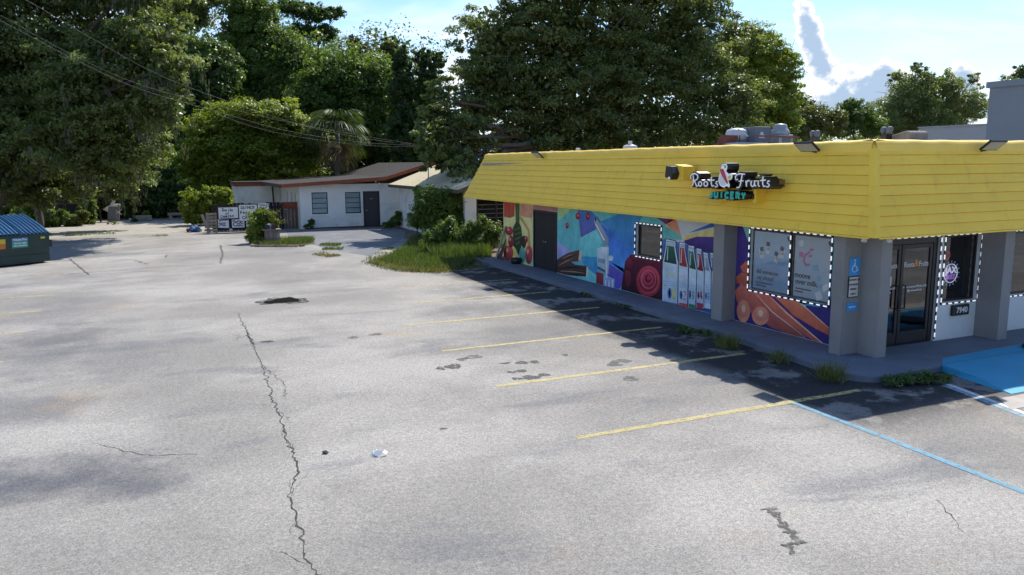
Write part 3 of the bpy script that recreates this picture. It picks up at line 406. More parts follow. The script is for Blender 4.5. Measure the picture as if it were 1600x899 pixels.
('painted_bottle',9,[(14.51,0.776),(14.43,0.771),(14.43,0.76),(14.51,0.765)],'7c90a8',None),
('painted_bottle',9,[(14.51,0.731),(14.42,0.726),(14.42,0.715),(14.51,0.72)],'7c90a8',None),
('painted_bottle',9,[(14.51,0.686),(14.42,0.681),(14.42,0.67),(14.51,0.675)],'7c90a8',None),
('painted_colour_field',1,[(13.83,2.268),(10.93,2.306),(10.91,0.128),(13.69,0.128)],'46307e','2f2260'),
('painted_colour_field',2,[(13.53,2.223),(13.16,2.224),(13.16,1.865),(13.26,1.791)],'6aada4','5a9c9a'),
('painted_colour_field',2,[(11.07,2.31),(10.92,2.306),(10.94,1.24),(10.99,0.944),(11.26,0.812),(11.62,0.799),(11.89,0.83),(11.73,0.916),(11.04,0.964)],'5aa6b0','3a8aa8'),
('painted_colour_field',2,[(11.81,0.843),(11.57,0.845),(11.61,0.73)],'7cc4ac',None),
('painted_carrot',4,[(13.56,1.334),(13.39,1.472),(13.24,1.436),(13.21,1.181),(13.47,1.226)],'c4603a','a84a30'),
('painted_carrot',4,[(13.69,1.086),(13.51,1.215),(13.23,1.184),(13.19,0.921),(13.5,0.95),(13.66,0.955)],'b8553a','9c4430'),
('painted_carrot',5,[(13.7,0.782),(13.5,0.964),(13.12,0.867),(12.5,0.481),(11.55,0.142),(11.88,0.128),(12.48,0.166),(12.89,0.283),(13.63,0.557)],'b85a44','8c3c34'),
('painted_carrot',6,[(13.16,0.867),(12.7,0.895),(12.12,0.609),(11.09,0.128),(11.35,0.128),(11.85,0.271),(12.64,0.57)],'c05c40','a84a34'),
('painted_carrot',5,[(12.53,0.874),(11.85,0.838),(11.56,0.728),(10.98,0.445),(10.97,0.312),(11.3,0.375),(11.91,0.537)],'c8663c','b04c30'),
('painted_carrot',7,[(13.11,0.862),(12.5,0.52),(11.53,0.147),(11.56,0.152),(12.52,0.497)],'e0a890',None),
('painted_carrot',7,[(12.65,0.839),(12.07,0.555),(11.09,0.128),(11.14,0.128),(12.09,0.533)],'e0a890',None),
('painted_carrot',7,[(11.84,0.839),(11.55,0.746),(10.98,0.466),(10.97,0.446),(11.57,0.726)],'e0a890',None),
('painted_carrot',7,[(13.174,0.425),(13.179,0.342),(13.205,0.264),(13.249,0.198),(13.306,0.149),(13.372,0.128),(13.44,0.128),(13.503,0.152),(13.555,0.202),(13.591,0.271),(13.606,0.352),(13.6,0.437),(13.573,0.516),(13.528,0.583),(13.469,0.63),(13.403,0.653),(13.335,0.65),(13.273,0.622),(13.223,0.572),(13.189,0.504)],'b2523c','c87858'),
('painted_carrot',8,[(13.216,0.451),(13.222,0.385),(13.248,0.323),(13.291,0.273),(13.346,0.24),(13.406,0.23),(13.464,0.242),(13.513,0.277),(13.547,0.33),(13.561,0.393),(13.555,0.461),(13.527,0.523),(13.483,0.574),(13.428,0.605),(13.368,0.614),(13.31,0.601),(13.262,0.566),(13.23,0.514)],'c4775c','b0604a'),
('painted_carrot',9,[(13.32,0.447),(13.33,0.401),(13.35,0.364),(13.38,0.347),(13.41,0.353),(13.44,0.382),(13.45,0.426),(13.44,0.472),(13.42,0.509),(13.39,0.526),(13.36,0.519),(13.33,0.49)],'cf9a70',None),
('painted_carrot',7,[(12.589,0.418),(12.598,0.351),(12.631,0.286),(12.685,0.229),(12.755,0.186),(12.836,0.16),(12.918,0.156),(12.994,0.172),(13.057,0.209),(13.098,0.262),(13.116,0.326),(13.106,0.395),(13.072,0.461),(13.015,0.518),(12.943,0.561),(12.862,0.585),(12.78,0.587),(12.706,0.57),(12.646,0.533),(12.606,0.481)],'b2523c','c87858'),
('painted_carrot',8,[(12.641,0.441),(12.65,0.388),(12.683,0.336),(12.736,0.292),(12.803,0.262),(12.876,0.248),(12.946,0.254),(13.005,0.278),(13.045,0.318),(13.061,0.369),(13.052,0.424),(13.017,0.476),(12.962,0.52),(12.894,0.55),(12.821,0.562),(12.752,0.555),(12.695,0.53),(12.656,0.491)],'c4775c','b0604a'),
('painted_carrot',9,[(12.77,0.432),(12.78,0.395),(12.8,0.363),(12.84,0.347),(12.88,0.35),(12.91,0.371),(12.93,0.405),(12.92,0.443),(12.89,0.475),(12.85,0.491),(12.81,0.488),(12.78,0.466)],'cf9a70',None),
]
SIGN_STROKES={'R':[[(14.032,3.327),(14.015,3.205),(14.037,3.129),(14.078,3.103)],[(14.102,3.254),(14.12,3.308),(14.071,3.352),(13.967,3.367),(13.881,3.338),(13.864,3.283),(13.908,3.235),(14.006,3.212)],[(13.971,3.213),(13.933,3.149),(13.89,3.098),(13.85,3.108)]],'o':[[(13.729,3.152),(13.733,3.13),(13.748,3.112),(13.769,3.102),(13.793,3.102),(13.815,3.111),(13.831,3.128),(13.838,3.149),(13.833,3.171),(13.819,3.189),(13.798,3.199),(13.774,3.199),(13.751,3.19),(13.736,3.173),(13.729,3.152)]],'o.':[[(13.532,3.156),(13.537,3.133),(13.553,3.115),(13.578,3.105),(13.605,3.104),(13.63,3.114),(13.648,3.131),(13.656,3.153),(13.65,3.175),(13.634,3.194),(13.61,3.204),(13.582,3.204),(13.557,3.195),(13.539,3.178),(13.532,3.156)]],'t':[[(13.415,3.303),(13.414,3.163),(13.381,3.11),(13.33,3.125)],[(13.478,3.228),(13.319,3.24)]],'s':[[(13.207,3.209),(13.252,3.205),(13.27,3.18),(13.223,3.153),(13.21,3.123),(13.247,3.099),(13.291,3.11)]],'F':[[(12.393,3.368),(12.524,3.375),(12.623,3.356),(12.668,3.309),(12.645,3.256),(12.59,3.263)],[(12.462,3.364),(12.489,3.232),(12.509,3.142),(12.556,3.098),(12.609,3.106)],[(12.546,3.229),(12.425,3.241)]],'r':[[(12.35,3.243),(12.326,3.127)],[(12.328,3.199),(12.294,3.24),(12.243,3.246)]],'u':[[(12.197,3.24),(12.203,3.165),(12.157,3.131),(12.111,3.154),(12.095,3.242)],[(12.092,3.181),(12.063,3.138)]],'i':[[(12.0,3.253),(11.994,3.16),(11.956,3.142)],[(11.998,3.35),(11.988,3.334)]],'t.':[[(11.874,3.329),(11.875,3.187),(11.842,3.138),(11.802,3.152)],[(11.943,3.25),(11.797,3.265)]],'s.':[[(11.692,3.246),(11.739,3.239),(11.755,3.213),(11.708,3.186),(11.695,3.158),(11.728,3.135),(11.776,3.146)]]}
AMPERSAND={'ampersand_body':(0,[(13.083,3.507),(13.066,3.558),(13.0,3.58),(12.933,3.567),(12.904,3.515),(12.921,3.451),(12.939,3.421),(12.857,3.37),(12.792,3.379),(12.759,3.363),(12.736,3.337),(12.75,3.278),(12.805,3.247),(12.857,3.25),(12.834,3.182),(12.808,3.14),(12.829,3.096),(12.869,3.117),(12.903,3.129),(12.987,3.091),(13.096,3.125),(13.151,3.185),(13.168,3.245),(13.147,3.315),(13.121,3.385),(13.133,3.437),(13.095,3.481)],'e8ece8'),'ampersand_body.':(1,[(13.133,3.246),(13.108,3.333),(13.083,3.377),(13.011,3.282),(12.918,3.163),(12.989,3.127),(13.071,3.147),(13.116,3.185)],'bfe0d2'),'carrot':(2,[(13.1,3.446),(13.061,3.476),(13.007,3.464),(12.971,3.412),(12.891,3.276),(12.85,3.199),(12.862,3.169),(12.893,3.19),(12.985,3.291),(13.07,3.386)],'a8343a'),'swirl':(2,[(13.025,3.537),(12.986,3.557),(12.938,3.537),(12.93,3.498),(12.955,3.481),(12.954,3.515),(12.987,3.538)],'1f6a78'),'leaf':(2,[(12.835,3.319),(12.79,3.345),(12.77,3.329),(12.78,3.277),(12.825,3.268),(12.842,3.293)],'aab23a')}
# ------------------------------------------------------------------ ground
def asphalt():
    m=bpy.data.materials.new('old_asphalt'); m.use_nodes=True; nt=m.node_tree; b=nt.nodes['Principled BSDF']
    geo=N(nt,'ShaderNodeNewGeometry'); pos=geo.outputs['Position']
    sp=N(nt,'ShaderNodeSeparateXYZ'); nt.links.new(pos,sp.inputs[0])
    def mix(f,a,c):
        mx=N(nt,'ShaderNodeMix',data_type='RGBA'); nt.links.new(f,mx.inputs[0])
        nt.links.new(a,mx.inputs[6]) if not isinstance(a,tuple) else setattr(mx.inputs[6],'default_value',(*a,1))
        nt.links.new(c,mx.inputs[7]) if not isinstance(c,tuple) else setattr(mx.inputs[7],'default_value',(*c,1))
        return mx.outputs[2]
    big=noise(nt,pos,.22,4,.6,0,(3,1,0))
    col=mix(smooth(nt,big,.38,.66),(.238,.224,.203),(.350,.330,.299))
    # bluish worn sealer in long smears across the stalls
    sm=noise(nt,pos,.55,5,.62,.5,(9,4,0),(.5,1.3,1))
    col=mix(mathn(nt,'MULTIPLY',smooth(nt,sm,.53,.70),.62),col,(.150,.152,.158))
    pale=noise(nt,pos,.9,5,.65,0,(1,12,0),(.6,1,1))
    col=mix(mathn(nt,'MULTIPLY',smooth(nt,pale,.56,.74),.55),col,(.40,.375,.34))
    # long standing tyre and leak stains, each with its own place and ragged edge
    rag=noise(nt,pos,1.1,5,.68,0,(3,8,1))
    for sx,sy,ra,rb,am in ((-1.5,10.3,1.5,.9,.95),(-.4,9.5,.8,.4,.85),(-2.3,13.5,1.4,1.2,.6),(-2.2,18.,1.1,3.0,.65),(-.6,16.,.9,2.2,.3),(-2.6,22.5,1.4,3.2,.35),(6.6,9.6,1.2,.4,.25),(7.4,15.2,1.5,1.0,.4),(7.2,18.2,1.4,.9,.45),(8.0,21.,1.2,1.2,.45),(-5.,29.,4.,2.,.35),(3.,33.,3.,1.2,.25),(-2,36,3,1.,.3)):
        e=mathn(nt,'ADD',mathn(nt,'POWER',mathn(nt,'DIVIDE',mathn(nt,'SUBTRACT',sp.outputs[0],sx),ra),2.),mathn(nt,'POWER',mathn(nt,'DIVIDE',mathn(nt,'SUBTRACT',sp.outputs[1],sy),rb),2.))
        e=mathn(nt,'MULTIPLY',smooth(nt,mathn(nt,'ADD',e,mathn(nt,'MULTIPLY',rag,3.2)),2.9,1.3),am); col=mix(e,col,(.105,.107,.115))
    # rust and clay tints
    rs=noise(nt,pos,.35,3,.6,0,(22,5,0)); col=mix(mathn(nt,'MULTIPLY',smooth(nt,rs,.60,.80),.45),col,(.36,.26,.16))
    # sealcoat along the walk, worn in pale scabs, darkened to deepen the building's shadow
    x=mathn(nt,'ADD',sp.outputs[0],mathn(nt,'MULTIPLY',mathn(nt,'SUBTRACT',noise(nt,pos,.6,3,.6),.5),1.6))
    seal_shade=mathn(nt,'MULTIPLY',smooth(nt,x,8.2,9.1),smooth(nt,sp.outputs[1],27.5,25.))
    seal_shade=mathn(nt,'MULTIPLY',seal_shade,smooth(nt,sp.outputs[1],6.8,8.2))
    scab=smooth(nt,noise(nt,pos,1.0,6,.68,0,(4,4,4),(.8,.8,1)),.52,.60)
    seal_shade=mathn(nt,'MULTIPLY',seal_shade,mathn(nt,'MULTIPLY_ADD',scab,-.7,1.))
    col=mix(mathn(nt,'MULTIPLY',seal_shade,.93),col,(.021,.021,.024))
    # aggregate: pale and dark stones showing in the binder
    vo=N(nt,'ShaderNodeTexVoronoi',ins={'Scale':95.}); nt.links.new(pos,vo.inputs['Vector'])
    sc=N(nt,'ShaderNodeSeparateColor'); L(nt,vo,'Color',sc,0)
    g=mathn(nt,'MULTIPLY_ADD',mathn(nt,'SUBTRACT',sc.outputs[0],.5),.66,1.)
    n2=noise(nt,pos,16,2,.75); g=mathn(nt,'MULTIPLY',g,mathn(nt,'MULTIPLY_ADD',mathn(nt,'SUBTRACT',n2,.5),.75,1.))
    vm=N(nt,'ShaderNodeVectorMath',operation='SCALE'); nt.links.new(col,vm.inputs[0]); nt.links.new(g,vm.inputs['Scale'])
    # fine hairline crazing
    v2=N(nt,'ShaderNodeTexVoronoi',feature='DISTANCE_TO_EDGE',ins={'Scale':.42}); 
    wv=N(nt,'ShaderNodeVectorMath',operation='ADD'); nz=N(nt,'ShaderNodeTexNoise',ins={'Scale':2.5,'Detail':3.}); nt.links.new(pos,nz.inputs['Vector']); 
    vs=N(nt,'ShaderNodeVectorMath',operation='SCALE',ins={'Scale':.9}); L(nt,nz,'Color',vs,0); nt.links.new(pos,wv.inputs[0]); L(nt,vs,0,wv,1); L(nt,wv,0,v2,'Vector')
    hair=mathn(nt,'MULTIPLY',smooth(nt,v2.outputs['Distance'],.005,.001),smooth(nt,noise(nt,pos,.3,2,.5,0,(2,2,2)),.50,.62))
    fin=mix(mathn(nt,'MULTIPLY',hair,.22),vm.outputs[0],(.07,.068,.065))
    nt.links.new(fin,b.inputs['Base Color']); b.inputs['Roughness'].default_value=.88; b.inputs['Specular IOR Level'].default_value=.25
    bp=N(nt,'ShaderNodeBump',ins={'Strength':.3,'Distance':.006}); nt.links.new(mathn(nt,'ADD',sc.outputs[0],n2),bp.inputs['Height']); L(nt,bp,0,b,'Normal')
    return m
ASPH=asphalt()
M_dirt=mat('dirt',(.17,.135,.10),.95,.1,var=.2,scale=.9,bump=.6,bscale=9,stain=.6,scol=(.07,.06,.04),sscale=.5)
M_sand=mat('sandy_yard',(.36,.33,.28),.95,.1,var=.16,scale=1.6,bump=.4,bscale=20,stain=.55,scol=(.17,.14,.11),sscale=.45)
def sheet(name,poly,z,m,sub=0):
    b=MB(); b.face([(x,y,z) for x,y in poly]); o=b.build(name,m,recalc=False); return struct(o)
g=sheet('ground',[(-400,-200),(500,-200),(500,600),(-400,600)],-.008,M_dirt)
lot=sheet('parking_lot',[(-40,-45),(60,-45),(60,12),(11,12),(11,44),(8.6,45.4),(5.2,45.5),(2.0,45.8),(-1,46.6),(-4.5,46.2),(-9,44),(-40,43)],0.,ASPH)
sheet('yard',[(8.5,45.3),(5.2,45.4),(2.0,45.7),(-1,46.5),(-4.5,46.1),(-9,43.9),(-14,44),(-12,56),(-6,58.5),(-1,59.5),(3,59.5),(4.5,56.5),(4.7,53.8),(7.3,54)],-.004,M_sand)
M_drive=mat('driveway_asphalt',(.175,.18,.19),.9,.2,var=.14,scale=1.2,bump=.4,bscale=60,stain=.5,scol=(.30,.30,.30),sscale=.8)
sheet('driveway',[(6.2,37.6),(6.0,40),(6.4,44.7),(12.4,44.7),(12.3,41.5),(11.2,38),(9.0,33.2),(7.6,30.6),(6.9,33),(6.5,35.5)],.004,M_drive)
# ---- painted lines
def line_mat(name,col,wear=.5):
    m=bpy.data.materials.new(name); m.use_nodes=True; nt=m.node_tree; b=nt.nodes['Principled BSDF']
    pos=N(nt,'ShaderNodeNewGeometry').outputs['Position']
    s=smooth(nt,noise(nt,pos,9,6,.72),.64-wear*.22,.80-wear*.12)
    f=mathn(nt,'MULTIPLY_ADD',mathn(nt,'SUBTRACT',noise(nt,pos,3,4,.6),.5),.7,1.); vm=N(nt,'ShaderNodeVectorMath',operation='SCALE',ins={0:lin(col)}); nt.links.new(f,vm.inputs['Scale']); L(nt,vm,0,b,'Base Color'); b.inputs['Roughness'].default_value=.8
    tr=N(nt,'ShaderNodeBsdfTransparent'); ms=N(nt,'ShaderNodeMixShader'); nt.links.new(mathn(nt,'MULTIPLY_ADD',s,.68,.24),ms.inputs[0]); L(nt,b,0,ms,1); L(nt,tr,0,ms,2); L(nt,ms,0,nt.nodes['Material Output'],0)
    return m
M_yel=line_mat('worn_yellow_paint',(.57,.47,.20),.8); M_yel2=line_mat('faded_yellow_paint',(.55,.45,.20),.95)
M_blu=line_mat('blue_line_paint',(.15,.36,.49),.75); M_whi=line_mat('white_line_paint',(.75,.75,.74),.6); M_blu2=line_mat('pale_blue_paint',(.30,.48,.60),.9)
def line(name,pts,w,m,z=.004,lab=None):
    rng=random.Random(str(pts)); P=[]
    for (a,b) in zip(pts[:-1],pts[1:]):
        n=max(2,int(math.dist(a,b)/.35))
        P+=[(a[0]+(b[0]-a[0])*i/n,a[1]+(b[1]-a[1])*i/n) for i in range(n)]
    P.append(pts[-1]); l,r=ribbon(P,w); b=MB(); vs=[]
    for p,q in zip(l,r): k=rng.uniform(-.008,.008); vs+=[(p.x,p.y+k,z),(q.x,q.y+rng.uniform(-.008,.008),z)]
    b.mesh(vs,[(2*i,2*i+1,2*i+3,2*i+2) for i in range(len(l)-1)])
    o=b.build(name,m,lot)
    if lab: o['label']=lab
    return o
for k in range(7):
    x0=[4.88,4.88,4.88,4.91,6.0,6.4,7.2][k]; line('stall_line',[(x0,8.79+2.715*k),(10.02,8.79+2.715*k)],.115,M_yel if k<5 else M_yel2)
for k,y in enumerate((17.0,20.0,22.78,25.52)): line('stall_line',[(-8.2,y+.02),(-2.83,y)],.11,M_yel2 if k in(0,) else M_yel)
line('blue_line',[(8.58,8.74),(8.55,7.0),(8.48,5.2),(8.43,3.0)],.10,M_blu,.0065)
line('white_line',[(11.58,8.42),(11.3,7.3),(11.12,6.6),(10.9,5.6)],.10,M_whi)
line('blue_line',[(11.47,8.40),(11.18,7.3),(11.0,6.6),(10.78,5.6)],.09,M_blu2)
line('blue_line',[(10.75,5.62),(10.45,5.3),(10.1,4.7)],.10,M_blu2)
# ---- cracks
M_crk=mat('crack_dirt',(.075,.070,.062),.95,.1,var=.3,scale=9)
def crack(pts,w,seed,z=.003,branch=True,jit=.02):
    rng=random.Random(seed); P=[]
    for a,b in zip(pts[:-1],pts[1:]):
        n=max(3,int(math.dist(a,b)/.07))
        for i in range(n): t=i/n; P.append((a[0]+(b[0]-a[0])*t+rng.gauss(0,jit),a[1]+(b[1]-a[1])*t+rng.gauss(0,jit*.6)))
    P.append(pts[-1]); l,r=ribbon(P,1.); b=MB(); vs=[]
    for i,(p,q) in enumerate(zip(l,r)):
        c=(p+q)/2; k=w*rng.uniform(.25,1.5)*(min(1,i/4+.2))*(min(1,(len(l)-1-i)/4+.15)); d=(p-q).normalized()*k/2
        vs+=[(c.x+d.x,c.y+d.y,z),(c.x-d.x,c.y-d.y,z)]
    b.mesh(vs,[(2*i,2*i+1,2*i+3,2*i+2) for i in range(len(l)-1)])
    o=b.build('crack',M_crk,lot)
    if branch:
        for _ in range(int(len(P)*.16)):
            a=P[rng.randrange(len(P))]; ang=rng.uniform(0,6.28); ln=rng.uniform(.25,.8)
            crack([a,(a[0]+ln*math.cos(ang)*.6,a[1]+ln*math.sin(ang))],w*.35,rng.random(),z+.0006,False,.02)
CR=[(1.66,20.3),(1.62,17.7),(1.58,15.2),(1.50,13.4),(1.46,12.5),(1.40,10.9),(1.36,9.9),(1.33,9.3),(1.13,8.6),(1.10,8.1),(1.09,7.6),(1.05,7.1),(1.09,6.6),(1.12,5.6)]
crack(CR,.021,3); crack([(1.62,17.9),(1.60,17.2),(1.63,16.4)],.04,5)
crack([(1.55,14.6),(1.75,13.2),(1.62,12.2)],.014,8); 
crack([(7.45,5.45),(7.0,4.75)],.012,9); crack([(2.55,38.2),(2.35,34),(2.0,30.8)],.05,10,branch=False,jit=.03); crack([(-.9,33.6),(-.45,31.9)],.05,11,branch=False,jit=.05)
crack([(-4.4,30.4),(-2.4,30.4),(0,30.9),(1.9,30.9)],.05,12,branch=False,jit=.03); crack([(-2.2,29.6),(-3.3,35.5)],.05,13,branch=False,jit=.02)
crack([(-1.0,11.4),(-.4,10.6),(.3,10.3)],.012,14); crack([(.15,33.9),(.3,35.2)],.05,15,branch=False)
def blob(name,c,rx,ry,m,seed,z=.0035,parent=lot,n=26,rot=0,rough=.25):
    rng=random.Random(seed); ph=[rng.uniform(0,6.28) for _ in range(4)]; b=MB(); pts=[]
    for i in range(n):
        a=2*math.pi*i/n; k=1+rough*(math.sin(2*a+ph[0])*.4+math.sin(3*a+ph[1])*.5+math.sin(7*a+ph[2])*.3)+rng.uniform(-.08,.08)*rough*3
        x,y=rx*k*math.cos(a),ry*k*math.sin(a); pts.append((c[0]+x*math.cos(rot)-y*math.sin(rot),c[1]+x*math.sin(rot)+y*math.cos(rot),z))
    b.face(pts); return b.build(name,m,parent,recalc=False)
M_oil=mat('oil_stain',(.075,.072,.068),.75,.3,var=.3,scale=8,ragged=9.); M_oil2=mat('old_oil_stain',(.14,.135,.128),.85,.25,var=.3,scale=8,ragged=7.)
for i,(x,y,a,b_) in enumerate([(4.43,12.99,.08,.12),(4.68,13.02,.15,.19),(5.01,13.43,.1,.12),(5.27,13.52,.16,.14),(5.63,12.82,.10,.07),(5.91,12.73,.13,.10),(6.14,12.67,.10,.10),(5.47,12.2,.07,.09),(5.66,12.2,.09,.1),(5.38,11.78,.09,.09),(5.63,11.75,.16,.13),(5.9,11.8,.10,.10),(7.36,11.87,.14,.12),(7.6,12.03,.2,.14),(7.11,10.95,.12,.16),(6.9,12.9,.06,.08),(3.4,9.9,.05,.04),(1.9,16.6,.14,.10),(3.6,16.2,.10,.12),(4.1,16.3,.16,.10)]):
    blob('oil_spot',(x,y),a,b_,M_oil2 if i in(2,3,12,13,14,18,19) else M_oil,i)
for i,(x,y,a,b_,r_) in enumerate([(5.68,6.02,.075,.035,.1),(5.63,5.92,.05,.075,.3),(5.58,5.80,.035,.09,.5),(5.52,5.66,.05,.08,.6),(5.49,5.54,.065,.06,.2),(5.44,5.43,.035,.08,.5),(5.41,5.33,.055,.045,.4),(5.33,5.33,.06,.025,.2),(5.24,5.30,.04,.05,.2),(5.20,5.22,.025,.05,.4)]):
    blob('oil_spot',(x,y),a,b_,M_oil,40+i,.0032+.0005*i,rot=-r_,rough=.6)
M_stn=mat('tyre_smudge',(.15,.15,.152),.85,.25,var=.35,scale=5)
# ---- pothole: broken rim, wet earth below, weeds in it
M_hole=mat('pothole_earth',(.006,.006,.004),.9,.05,var=.3,scale=6,bump=.8,bscale=30); M_rim=mat('pothole_rim',(.07,.066,.058),.9,.2,var=.3,scale=6,ragged=6.)
blob('pothole_rim',(2.93,21.55),.60,.62,M_rim,71,.0035,rough=.35)
blob('pothole',(2.93,21.55),.44,.40,M_hole,72,.0055,rough=.3)
b=MB(); rng=random.Random(5)
for i in range(60):
    a=rng.uniform(0,6.28); r_=.36+rng.uniform(-.05,.2); s=rng.uniform(.008,.022); b.box((2.93+r_*math.cos(a),21.55+r_*1.1*math.sin(a),s*.4),(s,s*1.3,s),rng.uniform(0,3))
b.build('loose_stone',M_rim,lot,kind='stuff')
# ---- litter
b=MB(); rng=random.Random(3)
for i in range(9):
    c=Vector((2.33+rng.gauss(0,.045),9.32+rng.gauss(0,.03),.02+rng.uniform(0,.03))); u=Vector((rng.gauss(0,1),rng.gauss(0,1),rng.gauss(0,.5))).normalized(); w=u.orthogonal().normalized(); s=rng.uniform(.03,.07)
    b.face([c+u*s,c+w*s*.7,c-u*s*.9,c-w*s*.6])
tag(b.build('crumpled_napkin',mat('paper_white',(.8,.8,.8),.8,.2,var=.03),recalc=False),'crumpled white paper lying alone on the open asphalt','litter')
b=MB(); b.box((1.73,9.66,.02),(.05,.045,.03),.4); b.box((1.75,9.64,.014),(.05,.03,.02),.9)
tag(b.build('debris_chunk',M_oil,bevel=.004),'small dark chunk of debris left of the white paper','debris')

# ------------------------------------------------------------------ walk and kerb round the juice bar
M_walk=mat('painted_walk',(.15,.172,.21),.75,.35,var=.16,scale=2.2,bump=.25,bscale=60,stain=.5,scol=(.17,.15,.14),sscale=.9)
KX=10.62; KY=8.95
outer=[(KX+.08,27.3),(KX+.06,20),(KX-.02,13.5)]+[(10.42,11.0),(10.32,9.9)]+[(10.30+.55*(1-math.cos(a)),9.45-.5*math.sin(a)) for a in [R(k) for k in (0,15,30,45,60,75,90)]]+[(11.6,8.98),(12.25,9.02),(16.2,8.95),(26,8.95)]
inner=[(26,10.6),(11.9,10.6),(11.9,27.3)]
b=MB(); b.prism([(x,y,-.02) for x,y in outer+inner],(0,0,.14)); walk=struct(b.build('walkway',M_walk,bevel=.02))
for i,y in enumerate((12.1,14.9,17.7,20.5,23.3)):
    b=MB(); b.face([(10.70,y-.006,.1225),(11.58,y-.006,.1225),(11.58,y+.006,.1225),(10.70,y+.006,.1225)]); b.build('control_joint',M_crk,walk,recalc=False)
M_ramp=mat('blue_ramp_paint',(.045,.33,.52),.6,.35,var=.10,scale=1.5,bump=.15,bscale=50,stain=.45,scol=(.16,.30,.38),sscale=1.8)
b=MB(); b.mesh([(12.2,9.01,.126),(18.2,9.01,.126),(18.2,7.5,.008),(11.95,7.62,.008),(12.2,9.01,-.01),(18.2,9.01,-.01),(18.2,7.5,-.01),(11.95,7.62,-.01),(12.15,8.3,.075),(18.2,8.2,.075)],[(0,8,9,1),(8,3,2,9),(0,4,7,3,8),(3,7,6,2)])
struct(b.build('kerb_ramp',M_ramp,recalc=False))
b=MB(); b.mesh([(12.0,9.55,.1235),(18.2,9.6,.1235),(18.2,9.02,.1270),(12.22,9.02,.1270),(12.6,9.32,.1235)],[(4,3,2,1)]) ; b.build('painted_landing',M_ramp,walk,recalc=False)
M_conc=mat('pale_concrete',(.44,.40,.36),.85,.25,var=.15,scale=3,stain=.5,scol=(.28,.22,.17),sscale=1.2)
o=sheet('gutter_strip',[(11.55,7.55),(18.2,7.44),(18.2,6.95),(11.2,7.12)],.005,M_conc)
b=MB(); b.lathe((14.95,8.95,.128),[(.38,0),(.40,.02),(.38,.05),(.2,.06),(.02,.06)],24); tag(b.build('dark_disc',mat('black_disc',(.03,.028,.03),.7,.3)),'round black disc on the blue ramp at the right edge','mat')  # dark round shape at the ramp's right end, modelled as a low disc
# ------------------------------------------------------------------ the juice bar
JB=thing('juice_bar','single storey juice bar with yellow sloping board fascia and mural wall','building',(11.6,9.8,0))
M_stucco_w=mat('white_stucco',(.68,.69,.68),.9,.2,var=.07,scale=2,bump=.5,bscale=45,stain=.25,scol=(.42,.40,.37),sscale=.7)
M_stucco_g=mat('grey_stucco',(.29,.28,.27),.92,.2,var=.08,scale=2,bump=.6,bscale=50,stain=.3,scol=(.18,.17,.16),sscale=.7)
M_soffit=mat('soffit_white',(.5,.49,.46),.9,.2)
M_black=mat('black_metal',(.016,.016,.018),.4,.5,var=.1); M_blackdoor=mat('black_door_paint',(.02,.019,.02),.6,.35,var=.25,scale=2,stain=.3,scol=(.045,.04,.038),sscale=2)
M_int=mat('dark_interior',(.03,.03,.032),.9,.2)
M_steel=mat('brushed_steel',(.45,.45,.46),.35,.5,metal=.8)
def glassm(name,tint,refl=.10):
    m=bpy.data.materials.new(name); m.use_nodes=True; nt=m.node_tree; nt.nodes.clear()
    t=N(nt,'ShaderNodeBsdfTransparent',ins={0:(*tint,1)}); g_=N(nt,'ShaderNodeBsdfGlossy',ins={'Roughness':.015,'Color':(.95,.97,1,1)}); fr=N(nt,'ShaderNodeFresnel',ins={0:1.52})
    nz=N(nt,'ShaderNodeBump',ins={'Strength':.06,'Distance':.05}); pos=N(nt,'ShaderNodeNewGeometry').outputs['Position']; nt.links.new(noise(nt,pos,1.3,2,.5),nz.inputs['Height']); L(nt,nz,0,g_,'Normal')
    f=mathn(nt,'ADD',fr.outputs[0],refl,clamp=True); mx=N(nt,'ShaderNodeMixShader'); nt.links.new(f,mx.inputs[0]); L(nt,t,0,mx,1); L(nt,g_,0,mx,2)
    o=N(nt,'ShaderNodeOutputMaterial'); L(nt,mx,0,o,0); return m
M_glass=glassm('dark_window_glass',(.30,.31,.32),.05)
WX=11.6; FY=10.34; EY=9.47; EX=10.9; EZ=2.34
# shell
b=MB(); b.b2((WX,13.25,.12),(WX+.2,16.56,2.36)); b.b2((WX,17.7,.12),(WX+.2,22.25,2.36)); b.b2((WX,23.98,.12),(WX+.2,26.0,2.36)); b.b2((WX,16.56,.12),(WX+.2,17.7,1.17)); b.b2((WX,16.56,2.0),(WX+.2,17.7,2.36)); b.b2((WX,22.25,2.07),(WX+.2,23.98,2.36)); b.b2((WX,11.03,.12),(WX+.2,13.25,.89)); b.b2((WX,11.03,2.19),(WX+.2,13.25,2.36)); b.b2((WX,10.4,.12),(WX+.2,11.03,2.36))
b.build('side_wall',M_stucco_w,JB)
b=MB(); b.b2((WX+.2,25.8,.12),(26,26,3.7)); b.build('rear_wall',M_stucco_w,JB)
b=MB(); b.b2((25.8,10.5,.12),(26,25.8,3.7)); b.build('far_wall',M_stucco_w,JB)
b=MB(); b.b2((WX+.21,10.6,.11),(25.8,25.8,.115)); b.build('interior_floor',M_int,JB)
b=MB(); b.b2((13.6,14.5,.115),(25.8,14.6,2.5)); b.b2((13.6,14.6,.115),(13.7,25.8,2.5)); b.build('interior_partition',M_int,JB)
b=MB(); b.b2((WX+.2,9.9,2.36),(25.8,25.8,2.42)); b.build('ceiling',M_int,JB)
b=MB(); b.b2((11.42,10.05,3.55),(26.2,28.1,3.62)); b.build('roof_deck',mat('roof_membrane',(.32,.31,.30),.9,.2),JB)
b=MB(); b.face([(EX+.02,EY+.02,EZ+.012),(27,EY+.02,EZ+.012),(27,28.65,EZ+.012),(EX+.02,28.65,EZ+.012)]); b.build('soffit',M_soffit,JB,recalc=False)
